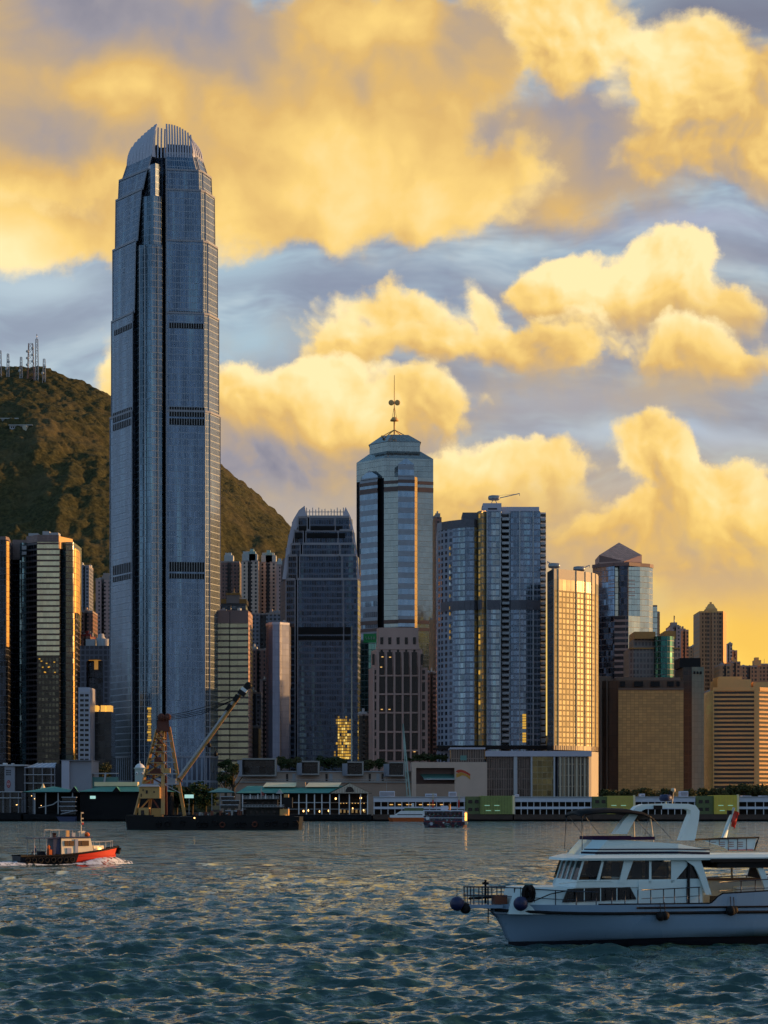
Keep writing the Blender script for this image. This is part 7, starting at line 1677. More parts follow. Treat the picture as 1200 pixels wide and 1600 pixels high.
    for px in (1109, 1124, 1138, 1152.5, 1166.5):
        b = MB(); b.tube([FR.p3(px, 1310.5, -1.66), FR.p3(px, 1321 if px < 1130 else 1329, -1.66)], .022, 'rail_steel', 6); b.build('rail_post', o)
    b = MB(); b.tube([FR.p3(1086, 1312, -1.66), FR.p3(1130, 1310, -1.66), FR.p3(1186, 1308.5, -1.66), FR.p3(1182, 1318, -1.66), FR.p3(1179, 1329, -1.66)], .05, 'rubber', 6); b.build('rail', o)
    b = MB(); b.tube([FR.p3(1131, 1310, -1.1), FR.p3(1137, 1288, -1.1), FR.p3(1147, 1262, -1.1)], .15, 'boat_white', 8, r1=.07); b.build('flagstaff', o)
    fl = MB(); rows = []
    for k in range(7):
        s_, z = FR.at(1146.5 - k * .5, 1266 + k * 4.2, -1.1); wv = .10 * math.sin(k * 1.3); rows.append([(s_ - .05, -1.12, z), (s_ + .13 + .05 * math.sin(k), -1.12 + wv, z - .05), (s_ + .25 - .02 * k, -1.15 - wv, z - .1), (s_ + .32 - .035 * k, -1.05 + wv, z - .2)])
    fl.loft(rows, 'red_paint'); fl.build('flag', o)
    b = MB(); a = FR.p3(1139.5, 1269, -1.1); b.box(a[0] - .1, a[0] + .1, -1.2, -1.0, a[2] - .12, a[2] + .1, 'rubber'); b.build('stern_light', o)
    # aft deck: stanchions, bench, door, lit post
    for pts, mat in (([(1071, 1344), (1083, 1344), (1095, 1344), (1101, 1362), (1112, 1398), (1103, 1398), (1092, 1368), (1085, 1354)], 'boat_white'), ([(1178, 1345), (1188, 1344), (1200, 1374), (1206, 1392), (1196, 1392), (1190, 1372)], 'boat_white')):
        for t in (-2.2,): b = MB(); FR.plate(b, pts, t, .14, mat); b.build('stanchion', o)
    b = MB(); FR.plate(b, [(1168, 1370), (1173, 1352), (1182, 1345), (1190, 1346), (1196, 1372)], 1.9, .1, 'pole_dark'); b.build('stanchion', o)
    b = MB(); b.tube([FR.p3(1143, 1344, 1.4), FR.p3(1143.5, 1372, 1.4)], .06, 'pole_cream', 8); b.build('awning_pole', o)
    b = MB(); a, c = FR.at(1103, 1372, 1.7), FR.at(1182, 1371, 1.7); b.box(a[0], c[0] + 2, 1.5, 2.3, a[1] - .12, a[1], 'deck_teak'); b.box(a[0], c[0] + 3, 2.1, 2.2, 1.7, a[1], 'boat_white'); b.build('bench', o)
    b = MB(); b.box(11.3, 12.5, -.8, .6, 1.75, 2.5, 'cabin_dark'); b.box(12.7, 15.5, .2, .8, 1.75, 3.0, 'boat_white'); b.build('deck_locker', o)
    b = MB(); FR.plate(b, [(1078, 1373), (1090, 1373), (1090, 1402), (1078, 1408)], -T - .02, .06, 'boat_white'); b.build('door', o)
    b = MB(); FR.plate(b, [(1074.5, 1346), (1078, 1346), (1078, 1412), (1074.5, 1413)], -T - .10, .1, 'rubber'); b.build('door_frame', o)
    # fenders, anchor gear
    def ball(px, py, t, r, mat, nm='fender', sq=1.0):
        s_, z = FR.at(px, py, t); b = MB(); b.lathe([(r * math.sin(a * math.pi / 8), -r * sq * math.cos(a * math.pi / 8)) for a in range(9)], (s_, t, z), mat, 16); b.tube([(s_, t, z + r * sq * .9), (s_ + .05, t + .2, z + r * sq + .45)], .02, 'rubber', 5); b.build(nm, o)
    ball(714, 1412, -.45, .38, 'fender_blue'); ball(727, 1419, -.2, .30, 'rubber'); ball(813.5, 1412, -1.75, .38, 'fender_blue')
    ball(1032, 1432, -2.95, .24, 'rubber'); ball(1039, 1431, -2.98, .24, 'rubber'); ball(1142, 1423, -2.95, .27, 'rubber'); ball(1147, 1422, -2.95, .22, 'rubber')
    for px in (823.5, 829.5):
        b = MB(); s_, z = FR.at(px, 1396.5, -1.5); b.tube([(s_, -1.5 + .06 * math.cos(a * .63) , z + .26 + 0 * a) if False else (s_ + .20 * math.cos(a * .628), -1.5 + (px - 823) * .02, z + .38 * math.sin(a * .628)) for a in range(10)], .11, 'rubber', 8, closed=True); b.build('tyre', o)
    b = MB(); a = FR.p3(781, 1405, -.3); b.box(a[0] - .32, a[0] + .32, -.6, .1, a[2] - .25, a[2] + .22, 'crate_brown'); b.build('deck_box', o)
    b = MB(); a = FR.p3(758.5, 1412, 0); b.tube([a, (a[0], 0, a[2] + 1.25)], .06, 'rubber', 8); b.box(a[0] - .16, a[0] + .16, -.08, .08, a[2] + 1.0, a[2] + 1.12, 'rubber'); b.tube([(a[0] - .9, .0, a[2] + .28), (a[0] + .7, 0, a[2] + .35)], .07, 'rubber', 6); b.tube([(a[0] + .05, -.35, a[2] + .9), (a[0] + .05, -.35, a[2] - 1.0)], .03, 'rubber', 5); b.build('anchor_windlass', o)
    b = MB(); b.tube([FR.p3(834, 1408, -1.7), FR.p3(860, 1397, -1.9), FR.p3(884, 1392, -2.05)], .03, 'rubber', 5); b.build('boarding_line', o)
    b = MB(); b.tube([FR.p3(873, 1381, -2.02), FR.p3(910, 1376.5, -2.04), FR.p3(955, 1376, -2.04), FR.p3(957, 1379, -2.04)], .02, 'boat_white', 5); b.build('grab_rail', o)
    return o
build_yacht()
s_, _ = FR.at(919, 1365, -.9)
person('person in dark blue standing at the helm behind the yacht windows', yw(s_, -.9, 2.72), 1.62, YAW + R(90), 'cloth_blue')
s_, _ = FR.at(1184, 1385, .9)
person('person in white top standing on the covered stern deck of the yacht', yw(s_, -.4, 1.72), 1.6, YAW + R(-60), 'cloth_white')
# water pushed aside at the bow
# ---------------- generic small craft hull
def hull(mb, L, B, dk, fk, mat, mat2=None, wl=0.0, n=14, rake=.9, zmid=None, stern=.85):
    for sd in (-1, 1):
        rows = []
        for i in range(n + 1):
            u = i / n; e = min(u / .42, 1); w = B / 2 * (1 - (1 - e) ** 2.1) * (1 - (1 - stern) * max(0, (u - .6) / .4)); zt = dk + (fk - dk) * max(0, 1 - u / .55) ** 2
            row = []
            for z, f, rk in ((-.5, .3, 0), (-.05, .82, .1), (.12, .86, .2), (zt * .5, .94, .55), (zt, 1.0, 1.0)):
                row.append((-rake * rk + u * (L + rake * rk), sd * w * f, z))
            rows.append(row)
        mb.loft([r[:3] for r in rows], mat2 or mat, flip=(sd > 0)); mb.loft([r[2:] for r in rows], mat, flip=(sd > 0))
        if sd < 0: port = rows
        else: star = rows
    a, c = port[-1], star[-1]; mb.face([*a, *c[::-1]], mat); mb.face([r[-1] for r in port] + [r[-1] for r in star[::-1]][:-1], 'dark_concrete')

# ---------------- red pilot boat
def build_pilot():
    D = 281.0; yaw = R(180 + 30); bx = X(176, D)
    o = local_root('pilot_boat', 'small red and black launch with a sunlit cream cabin speeding right', 'boat', (bx, D, 0), yaw)
    # in this frame s runs from bow (0) to stern; t positive towards the viewer
    L, Bm = 12.9, 3.3
    hb = [0, .03, .07, .12, .2, .3, .4, .46]; 
    def row(u):
        e = min(u / .40, 1); w = Bm / 2 * (1 - (1 - e) ** 2.1) * (1 - .1 * max(0, (u - .6) / .4)); zt = 1.15 + 1.05 * max(0, 1 - u / .75) ** 1.6
        return [(( -.8 * rk) + u * (L + .8 * rk), w * f, z) for z, f, rk in ((-.4, .3, 0), (-.05, .8, .1), (.15, .86, .2), (zt * .5, .94, .55), (zt, 1.0, 1.0))]
    for nm, us, mt in (('hull_bow', [0, .02, .05, .09, .14, .2, .28, .36, .44], 'red_paint'), ('hull_stern', [.44, .55, .65, .75, .85, .93, 1.0], 'antifoul')):
        b = MB()
        for sd in (-1, 1): b.loft([[(p[0], sd * p[1], p[2]) for p in row(u)] for u in us], mt, flip=(sd > 0))
        if nm == 'hull_stern':
            r = row(1.0); b.face([(p[0], -p[1], p[2]) for p in r] + [(p[0], p[1], p[2]) for p in r[::-1]], 'antifoul')
        b.build(nm, o)
    b = MB(); us = [0, .03, .07, .12, .2, .3, .42, .55, .7, .85, 1.0]; b.face([(row(u)[-1][0], -row(u)[-1][1], row(u)[-1][2] - .25 if 0 else 1.05) for u in us] + [(row(u)[-1][0], row(u)[-1][1], 1.05) for u in us[::-1]][:-1], 'dark_concrete'); b.build('deck', o)
    for sd in (-1, 1):
        b = MB(); b.tube([(row(u)[-1][0], sd * (row(u)[-1][1] + .05), row(u)[-1][2]) for u in us], .13, 'rubber', 7); b.build('rub_rail', o)
    for k in range(8):
        b = MB(); u = .50 + k * .062; r = row(u); c = (r[3][0], r[4][1] + .14, .62); b.tube([(c[0] + .30 * math.cos(a * .785), c[1], c[2] + .30 * math.sin(a * .785)) for a in range(8)], .10, 'rubber', 6, closed=True); b.build('tyre', o)
    b = MB(); b.tube([(-.9, 0, 2.05), (-.72, 0, 1.3)], .30, 'rubber', 8); b.build('bow_fender', o)
    # cabin
    b = MB(); b.prism([(2.9, -1.15), (7.4, -1.25), (7.4, 1.25), (2.9, 1.15)], 1.05, 3.35, 'cabin_cream', top=[(3.5, -1.1), (7.4, -1.15), (7.4, 1.15), (3.5, 1.1)]); b.build('cabin', o)
    b = MB(); b.prism([(3.2, -1.3), (7.6, -1.35), (7.6, 1.35), (3.2, 1.3)], 3.35, 3.5, 'navy'); b.build('cabin_roof', o)
    for x0, x1 in ((3.75, 4.75), (4.85, 5.15), (5.75, 6.35), (6.45, 7.0)):
        b = MB()
        for sd in (-1, 1): b.box(x0, x1, sd * 1.22 - .06, sd * 1.22 + .06, 2.35, 3.0, 'pilot_glass')
        b.build('window', o)
    for sd in (-1, 1):
        b = MB(); b.box(5.2, 5.6, sd * 1.23 - .05, sd * 1.23 + .05, 1.3, 3.2, 'lilac_panel'); b.build('door', o)
    b = MB(); b.box(6.1, 6.7, 1.2, 1.32, 1.2, 2.1, 'lilac_panel'); b.build('hatch', o)
    b = MB(); b.prism([(1.3, -.75), (2.95, -1.05), (2.95, 1.05), (1.3, .75)], 1.05, 2.35, 'cabin_cream', top=[(1.5, -.65), (2.95, -.95), (2.95, .95), (1.5, .65)]); b.build('fore_cabin', o)
    b = MB(); b.tube([(0, .1, 2.95), (.6, .75, 2.9), (1.4, .95, 2.85), (2.8, 1.1, 2.8)], .03, 'light_grey', 5); b.tube([(0, -.1, 2.95), (.6, -.75, 2.9), (1.4, -.95, 2.85), (2.8, -1.1, 2.8)], .03, 'light_grey', 5)
    for x, t in ((.05, .1), (.6, .75), (1.4, .95), (2.2, 1.03)):
        for sd in (-1, 1): b.tube([(x, sd * t, 1.9), (x, sd * t, 2.9)], .025, 'light_grey', 5)
    b.build('bow_rail', o)
    b = MB(); b.lathe([(0, -.12), (.16, -.1), (.18, .1), (0, .14)], (2.2, 1.12, 1.95), 'lamp_glow', 10); b.build('deck_light', o)
    b = MB(); b.box(3.9, 4.4, -.3, .3, 3.5, 4.2, 'cabin_cream'); b.tube([(4.3, 0, 3.5), (4.3, 0, 6.6)], .09, 'pole_cream', 8, r1=.05)
    for z in (6.4, 5.7, 5.2): b.box(4.0, 4.3, -.12, .12, z, z + .16, 'pole_cream')
    b.tube([(3.5, -.5, 4.1), (4.9, .5, 4.1)], .06, 'light_grey', 6); b.tube([(4.2, -.9, 4.6), (4.2, .9, 4.6)], .03, 'light_grey', 6); b.box(4.0, 4.2, -.14, .14, 5.0, 5.25, 'red_paint'); b.build('mast', o)
    b = MB(); b.lathe([(0, 0), (.3, .05), (.35, .3), (.2, .5), (0, .55)], (3.0 + .6, .3, 3.5), 'cloth_orange', 10); b.build('searchlight', o)
    b = MB()
    for sd in (-1, 1):
        b.tube([(5.0, sd * 1.1, 4.35), (8.8, sd * 1.1, 4.35)], .03, 'light_grey', 5)
        for x in (5.0, 5.9, 6.8, 7.7, 8.8): b.tube([(x, sd * 1.1, 3.45), (x, sd * 1.1, 4.35)], .03, 'light_grey', 5)
    b.build('roof_rail', o)
    b = MB(); b.box(6.3, 6.7, .7, 1.1, 3.5, 4.3, 'stripe_stone'); b.box(5.5, 5.9, .7, 1.1, 3.5, 4.0, 'light_grey'); b.build('roof_box', o)
    b = MB(); b.box(7.5, 8.4, -1.0, 1.0, 1.05, 3.35, 'navy'); b.build('engine_casing', o)
    b = MB(); b.tube([(8.0, .3, 3.3), (8.0, .3, 4.0)], .25, 'crate_brown', 10); b.build('funnel', o)
    b = MB(); b.prism([(7.6, -1.3), (11.2, -1.25), (11.2, 1.25), (7.6, 1.3)], 3.3, 3.4, 'navy'); b.build('aft_canopy', o)
    for x, t in ((9.4, 1.2), (11.0, 1.2), (9.4, -1.2), (11.0, -1.2)):
        b = MB(); b.tube([(x, t, 1.05), (x, t, 3.3)], .04, 'light_grey', 6); b.build('canopy_post', o)
    b = MB(); b.box(8.6, 9.0, .2, 1.1, 1.05, 1.9, 'cloth_orange'); b.box(9.2, 10.0, -.5, .3, 1.05, 1.7, 'cloth_dark'); b.build('deck_gear', o)
    def w(s_, t_, z): c, n = math.cos(yaw), math.sin(yaw); return (bx + s_ * c - t_ * n, D + s_ * n + t_ * c, z)
    person('person in dark blue seated at the open stern of the red launch', w(10.6, .5, 1.15), 1.65, yaw + R(90), 'cloth_blue', seated=True)
    person('person in orange vest standing under the awning of the red launch', w(8.9, 1.2 - .4, 1.05), 1.65, yaw + R(20), 'cloth_orange')
    # bow wave and wake
    b = MB(); rnd = random.Random(4)
    def wave_strip(path, wd0, h, mt='foam'):
        rows = []
        for i, (s_, t_, k) in enumerate(path): rows.append([(s_, t_ - wd0 * k, .02), (s_, t_ - wd0 * k * .4, h * k * .8), (s_, t_, h * k), (s_, t_ + wd0 * k * .5, h * k * .6), (s_, t_ + wd0 * k * 1.2, .02)])
        b.loft(rows, mt)
    for sd in (-1, 1): wave_strip([(-2.4, sd * .5, .45), (-1.2, sd * .4, .9), (0, sd * .7, 1.5), (1.4, sd * 1.4, 1.5), (3, sd * 2.0, 1.3), (5, sd * 1.9, .5), (7, sd * 1.9, .2), (9.5, sd * 1.9, .12), (12, sd * 1.5, .5), (15, sd * 1.4, .7), (22, sd * 1.5, .5)], .8, .62)
    wave_strip([(11.4, 0, .9), (13, 0, 1.2), (16, 0, 1.0), (22, 0, .8), (30, 0, .4)], 1.3, .45)
    fo = b.build('wake'); fo.location = (bx, D, 0); fo.rotation_euler = (0, 0, yaw); tag(fo, 'white bow wave and wake foam around the red launch', 'wake', kind='stuff')
build_pilot()

# ---------------- crane barge
def build_barge():
    D = 684.0
    o = thing('crane_barge', 'black derrick barge with a yellow lattice frame and long raised boom', 'barge', (X(330, D), D + 8, 0))
    zx = lambda px, py, d=0: (X(px, D + d), D + d, Z(py, D + d))
    zd = Z(1276, D)
    b = MB(); b.prism([(X(201, D), D), (X(466, D), D), (X(469, D), D + 3), (X(469, D), D + 16), (X(199, D), D + 16), (X(197, D), D + 3)], -1, zd, 'black', top=[(X(196, D), D - .3), (X(468, D), D - .3), (X(471, D), D + 3), (X(471, D), D + 16), (X(195, D), D + 16), (X(195, D), D + 3)]); b.build('hull', o)
    b = MB(); b.box(X(196, D), X(240, D), D - .4, D + 12, zd, Z(1273.5, D), 'black'); b.box(X(300, D), X(460, D), D - .4, D, zd, Z(1274, D), 'black'); b.build('bulwark', o)
    for px in (248, 262, 285, 311, 320, 336, 347.5, 371, 380, 398, 418, 429, 446, 462):
        b = MB(); c = (X(px, D), D - .55, Z(1286 + (px % 3), D)); b.tube([(c[0] + .75 * math.cos(a * .785), c[1], c[2] + .75 * math.sin(a * .785)) for a in range(8)], .28, 'rust' if px in (347.5, 398) else 'rubber', 6, closed=True); b.build('tyre', o)
    # lattice tower
    legs = [((211, 1273, 1), (244, 1142, 5)), ((222, 1273, 10), (249, 1142, 7))]
    def leg(a, c, w, mt, nm='leg'):
        b = MB(); b.beam(zx(*a), zx(*c), w, w, mt); b.build(nm, o)
    leg((211, 1273, 1), (245, 1140, 5), .75, 'yellow_steel'); leg((232, 1273, 11), (250, 1140, 8), .9, 'yellow_steel'); leg((254.5, 1273, 1), (255, 1140, 4), 1.1, 'cream_steel'); leg((259, 1273, 12), (258, 1140, 8), .9, 'rust'); leg((288.5, 1275, 2), (264, 1136, 5), 1.0, 'yellow_steel')
    b = MB(); b.prism([zx(244, 1142, 2)[:2], zx(265, 1142, 2)[:2], zx(265, 1142, 9)[:2], zx(244, 1142, 9)[:2]], Z(1142, D), Z(1117, D), 'rust', top=[zx(247, 1120, 3)[:2], zx(263, 1120, 3)[:2], zx(262, 1120, 7)[:2], zx(248, 1120, 7)[:2]])
    for s in (-1, 1): b.lathe([(0, -.3), (1.1, -.3), (1.1, .3), (0, .3)], (X(256 + s * 5, D), D + 1.8, Z(1120, D)), 'rust', 12, axis='y')
    b.build('head_block', o)
    lv = [1152, 1163, 1174, 1191, 1209, 1225]
    def lx(y, l): t = (1273 - y) / (1273 - 1140); return (211 + 34 * t) if l == 0 else 254.5
    for y in lv:
        b = MB(); xa, xb = X(lx(y, 0), D), X(254.5, D); b.box(xa, xb, D + 1.5, D + 9, Z(y, D) - .25, Z(y, D), 'cream_steel'); b.build('platform', o)
    prev = 1142
    for y in lv + [1273]:
        b = MB(); b.beam(zx(lx(prev, 0), prev, 2), zx(254, y, 2), .4, .4, 'rust'); b.build('brace', o); b = MB(); b.beam(zx(lx(y, 0), y, 2), zx(254, prev, 2), .4, .4, 'yellow_steel'); b.build('brace', o); b = MB(); b.beam(zx(lx(prev, 0), prev, 9), zx(254, y, 9), .4, .4, 'rust'); b.build('brace', o); prev = y
    for y in (1158, 1174, 1191, 1209, 1225):
        t = (1275 - y) / (1275 - 1136); xr = 288.5 - 24.5 * t; b = MB(); b.beam(zx(255, y, 2), zx(xr, y, 2), .35, .35, 'steel'); b.beam(zx(255, y, 2), zx(xr + 2, y + 14, 2), .22, .22, 'steel'); b.build('brace', o)
    rb = random.Random(8)
    for y, x0, x1, mt in ((1191, 240, 250, 'rust'), (1174, 243, 250, 'rust'), (1209, 233, 249, 'rust'), (1163, 244, 250, 'crate_brown'), (1209, 257, 264, 'cream_steel'), (1224.5, 239, 251, 'lilac_panel'), (1224.5, 226, 232, 'cloth_orange'), (1224.5, 260, 273, 'grey_panel')):
        b = MB(); b.box(X(x0, D), X(x1, D), D + 2, D + 5, Z(y, D), Z(y - 9 + rb.random() * 3, D), mt); b.build('winch', o)
    b = MB(); b.box(X(217.5, D), X(249.5, D), D - .3, D + 7, Z(1247.5, D), Z(1229, D), 'cream_steel'); b.build('winch_house', o)
    b = MB(); b.prism([zx(216.5, 1229, -1)[:2], zx(250.5, 1229, -1)[:2], zx(250.5, 1229, 8)[:2], zx(216.5, 1229, 8)[:2]], Z(1229, D), Z(1224.5, D), 'light_grey', top=[zx(222, 1229, 2)[:2], zx(246, 1229, 2)[:2], zx(246, 1229, 5)[:2], zx(222, 1229, 5)[:2]]); b.build('house_roof', o)
    for x, y, w_, h_ in ((228, 1235, 3, 5), (223, 1233, 1.6, 3), (220, 1240, 1.6, 5), (240, 1236, 2, 3)):
        b = MB(); b.box(X(x, D), X(x + w_, D), D - .45, D - .2, Z(y + h_, D), Z(y, D), 'win_dark'); b.build('window', o)
    b = MB(); b.box(X(216, D), X(232, D), D + .5, D + 6, zd, Z(1262, D), 'cream_steel'); b.box(X(236, D), X(252, D), D + .8, D + 6, zd, Z(1263, D), 'yellow_steel'); b.build('deck_cabin', o)
    b = MB(); b.box(X(220, D), X(225, D), D + .3, D + .7, zd, Z(1266, D), 'win_dark'); b.build('door', o)
    # boom: box girder with two chords
    A, Bp = Vector(zx(282, 1218, 3)), Vector(zx(376, 1086, 3)); 
    b = MB(); up = Vector((-.82, 0, .57))
    b.beam(A, Bp, 1.0, .7, 'yellow_steel'); b.beam(A + up * .9, Bp + up * .7, .9, .55, 'light_grey'); b.build('boom', o)
    b = MB(); b.beam(Vector(zx(281, 1219, 3)), A, 1.8, 1.8, 'rust'); b.beam(Vector(zx(276, 1230, 3)), Vector(zx(282, 1217, 3)), .8, .8, 'cream_steel'); b.build('boom_foot', o)
    b = MB(); C = Vector(zx(380, 1080, 3)); T_ = Vector(zx(388, 1071, 3)); b.beam(Bp, C, 2.0, 2.4, 'black'); b.beam(C, Vector(zx(383, 1076, 3)), 1.8, 2.0, 'white_paint'); b.beam(Vector(zx(383, 1076, 3)), T_, 1.5, 1.6, 'black'); b.lathe([(0, -.4), (1.1, -.4), (1.1, .4), (0, .4)], T_, 'black', 12, axis='y')
    b.beam(Vector(zx(366, 1096, 3)), Vector(zx(372, 1086, 3)), 2.4, 1.4, 'black'); b.beam(Vector(zx(354, 1110, 3)), Vector(zx(361, 1101, 3)), 2.0, 1.2, 'black'); b.build('boom_head', o)
    for i, (yy, xx) in enumerate(((1118, 372), (1120, 376), (1122, 368), (1124, 362))):
        for dd in (2, 5):
            b = MB(); P0 = Vector(zx(264, yy, dd)); P1 = Vector(zx(xx, 1086 + i * 3, dd)); mid = (P0 + P1) / 2 - Vector((0, 0, .6 + .25 * i)); b.tube([P0, (P0 + mid) / 2 - Vector((0, 0, .2)), mid, (mid + P1) / 2 - Vector((0, 0, .2)), P1], .09, 'rubber', 4); b.build('cable', o)
    for x, y in ((337, 1176), (327, 1162)):
        b = MB(); P0 = Vector(zx(x - 2, y - 9, 3)); b.tube([P0, Vector(zx(x, y, 3))], .08, 'rubber', 4); b.lathe([(0, -.9), (.6, -.5), (.6, .3), (0, .9)], zx(x, y + 2, 3), 'black', 8); b.build('hook_block', o)
    # deck houses
    b = MB(); b.box(X(384, D), X(441, D), D + 2, D + 12, zd, Z(1262, D), 'barge_grey'); b.box(X(384, D), X(432, D), D + 3, D + 11, Z(1262, D), Z(1249, D), 'barge_grey'); b.box(X(437, D), X(450, D), D + 1, D + 10, zd, Z(1264, D), 'cream_steel'); b.build('deckhouse', o)
    b = MB(); b.box(X(378, D), X(446, D), D + .6, D + 13, Z(1262, D), Z(1261, D), 'dark_concrete'); b.box(X(380, D), X(436, D), D + 1, D + 12, Z(1249, D), Z(1247.8, D), 'dark_concrete'); b.build('house_roof', o)
    for i in range(5):
        for y in (1254, 1267):
            b = MB(); b.box(X(390 + i * 9, D), X(394 + i * 9, D), D + (1.8 if y > 1260 else 2.8), D + 2.1 + (0 if y > 1260 else 1), Z(y + 4, D), Z(y, D), 'win_dark'); b.build('window', o)
    for y0 in (1262, 1248):
        b = MB()
        for dy in (0, 2, 4.2): b.beam(zx(380, y0 - dy, .8), zx(444 if y0 > 1250 else 436, y0 - dy, .8), .12, .12, 'light_grey')
        for i in range(14): b.beam(zx(380 + i * 4.7, y0, .8), zx(380 + i * 4.7, y0 - 4.4, .8), .12, .12, 'light_grey') if 380 + i * 4.7 < (444 if y0 > 1250 else 436) else None
        b.build('railing', o)
    b = MB(); b.box(X(440, D), X(456, D), D + 2, D + 8, Z(1262, D), Z(1246, D), 'black'); b.box(X(443, D), X(450, D), D + 3, D + 7, Z(1246, D), Z(1241, D), 'cream_steel'); b.build('engine_house', o)
    b = MB(); b.beam(zx(408, 1249, 4), zx(408, 1231, 4), .25, .25, 'steel'); b.face([zx(408, 1237, 4), zx(413, 1239, 4), zx(412, 1244, 4), zx(408, 1243, 4)], 'red_dark'); b.build('flag', o)
    b = MB(); b.box(X(446, D), X(448, D), D + .6, D + 1, Z(1276, D), Z(1274, D), 'lamp_glow'); b.build('lamp', o)
    b = MB(); b.box(X(303, D), X(305, D), D - .5, D - .1, Z(1279, D), Z(1277, D), 'lamp_glow'); b.build('lamp', o)
    b = MB(); rb = random.Random(3)
    for i in range(16): x = 305 + i * 4.6; h = rb.uniform(1, 4.5); b.box(X(x, D), X(x + rb.uniform(2, 4), D), D + 2, D + 6 + rb.random() * 3, zd, zd + h * .5, rb.choice(['black', 'rust', 'dark_concrete', 'concrete', 'crate_brown', 'pier_dark']))
    tag(b.build('scrap_heap', o), kind='stuff')
build_barge()

# ---------------- decorated ferry
def ferry(name, label, D, px0, px1, ywl, ydeck, ytop, hullm, sidem, roofm, bow_left=True, gold=False):
    o = thing(name, label, 'ferry', (X((px0 + px1) / 2, D), D + 3, 0)); x0, x1 = X(px0, D), X(px1, D); zd = Z(ydeck, D); zt = Z(ytop, D); Lx = x1 - x0
    b = MB(); q = [(x0 + Lx * .05, D + 2.2), (x0 + Lx * .12, D + .5), (x1 - Lx * .12, D + .5), (x1 - Lx * .05, D + 2.2), (x1 - Lx * .12, D + 4), (x0 + Lx * .12, D + 4)]; t = [(x0, D + 2.2), (x0 + Lx * .09, D), (x1 - Lx * .09, D), (x1, D + 2.2), (x1 - Lx * .09, D + 4.5), (x0 + Lx * .09, D + 4.5)]
    b.prism(q, -.5, zd, hullm, 'dark_concrete', top=t); b.build('hull', o)
    return o, x0, x1, zd, zt
def build_ferry():
    D = 765.0
    o, x0, x1, zd, zt = ferry('ferry', 'dark two deck ferry with painted swirls and a glowing gold stern', D, 661, 732, 1293, 1284, 1264, 'ferry_art', None, None)
    b = MB(); b.box(x0 + .4, x1 - 1.4, D + .1, D + 4.4, zd, Z(1275, D), 'ferry_art'); b.box(x0 + .6, x1 - 2.2, D + .1, D + 4.4, Z(1275, D), Z(1267.5, D), 'ferry_art'); b.build('superstructure', o)
    b = MB(); b.box(x0 + .1, x1 - 1.8, D - .2, D + 4.7, Z(1267.5, D), Z(1265.7, D), 'white_slab'); b.build('roof', o)
    b = MB(); b.box(x0 + .2, x1 - 1.2, D - .1, D + 4.6, Z(1276, D), Z(1275.2, D), 'stripe_navy'); b.build('floor_slab', o)
    for y0, mt in ((1277.4, 'white_slab'), (1283.4, 'red_dark')):
        b = MB(); b.box(x0 + .3, x1 - 1.35, D - .04, D + .1, Z(y0 + 1.0, D), Z(y0, D), mt); b.build('stripe', o)
    for i in range(9):
        b = MB(); x = x0 + 1.2 + i * 1.45; b.box(x, x + .8, D + .03, D + .2, Z(1273.8, D), Z(1269.5, D), 'win_dark'); b.build('window', o)
    b = MB(); b.box(x1 - 2.2, x1 - 1.3, D - .05, D + 4.5, Z(1284, D), Z(1267, D), 'lilac_panel'); b.build('end_panel', o)
    b = MB(); b.box(x1 - 1.3, x1 - .4, D + .3, D + 4.2, Z(1289, D), Z(1267, D), 'cream_stone'); b.build('stern_face', o)
    b = MB(); b.box(x1 - 1.25, x1 - .55, D + .1, D + .28, Z(1282, D), Z(1270, D), 'gold_end_glow'); b.build('lamp', o)  # glowing gold panel on the right end
    b = MB(); b.box(X(689, D), X(700, D), D + 1, D + 3.6, Z(1265.7, D), Z(1259, D), 'white_slab'); b.build('wheelhouse', o)
    b = MB(); b.tube([(X(703, D), D + 2, Z(1266, D)), (X(703, D), D + 2, Z(1256, D))], .35, 'yellow_steel', 8); b.build('funnel', o)
    for a, c, mt, nm in (((668, 1278), 1.1, 'white_paint', 'emblem'), ((674, 1287), .9, 'lilac_panel', 'emblem'), ((693, 1285), .55, 'white_paint', 'emblem')):
        b = MB(); n = 10; b.face([(X(a[0], D) + c * .55 * math.cos(k * 6.283 / n) * (1 + .25 * (k % 2)), D - .03 if a[1] < 1284 else D - .02, Z(a[1], D) + c * .6 * math.sin(k * 6.283 / n) * (1 + .25 * (k % 2))) for k in range(n)], mt); b.build(nm, o)
def art_mat():
    m, t, p = new_mat('ferry_art'); P = t.new('ShaderNodeTexCoord').outputs['Object']; P = t.v('MULTIPLY', P, (1, .0, 1.2))
    n = t.noise(P, .55, 2, .5, dist=1.6); c = t.ramp(n, [(0, (0.01, 0.012, 0.03)), (.40, (0.015, 0.02, 0.06)), (.47, (0.16, 0.02, 0.02)), (.53, (0.012, 0.012, 0.03)), (.57, (0.02, 0.09, 0.05)), (.62, (0.30, 0.33, 0.42)), (.66, (0.02, 0.02, 0.06))], 'CONSTANT')
    t.put(p.inputs['Base Color'], c); p.inputs['Roughness'].default_value = .5
art_mat(); plain('gold_end_glow', (.9, .6, .2), .5, emit=(1.0, .42, .06), es=3.0)
build_ferry()
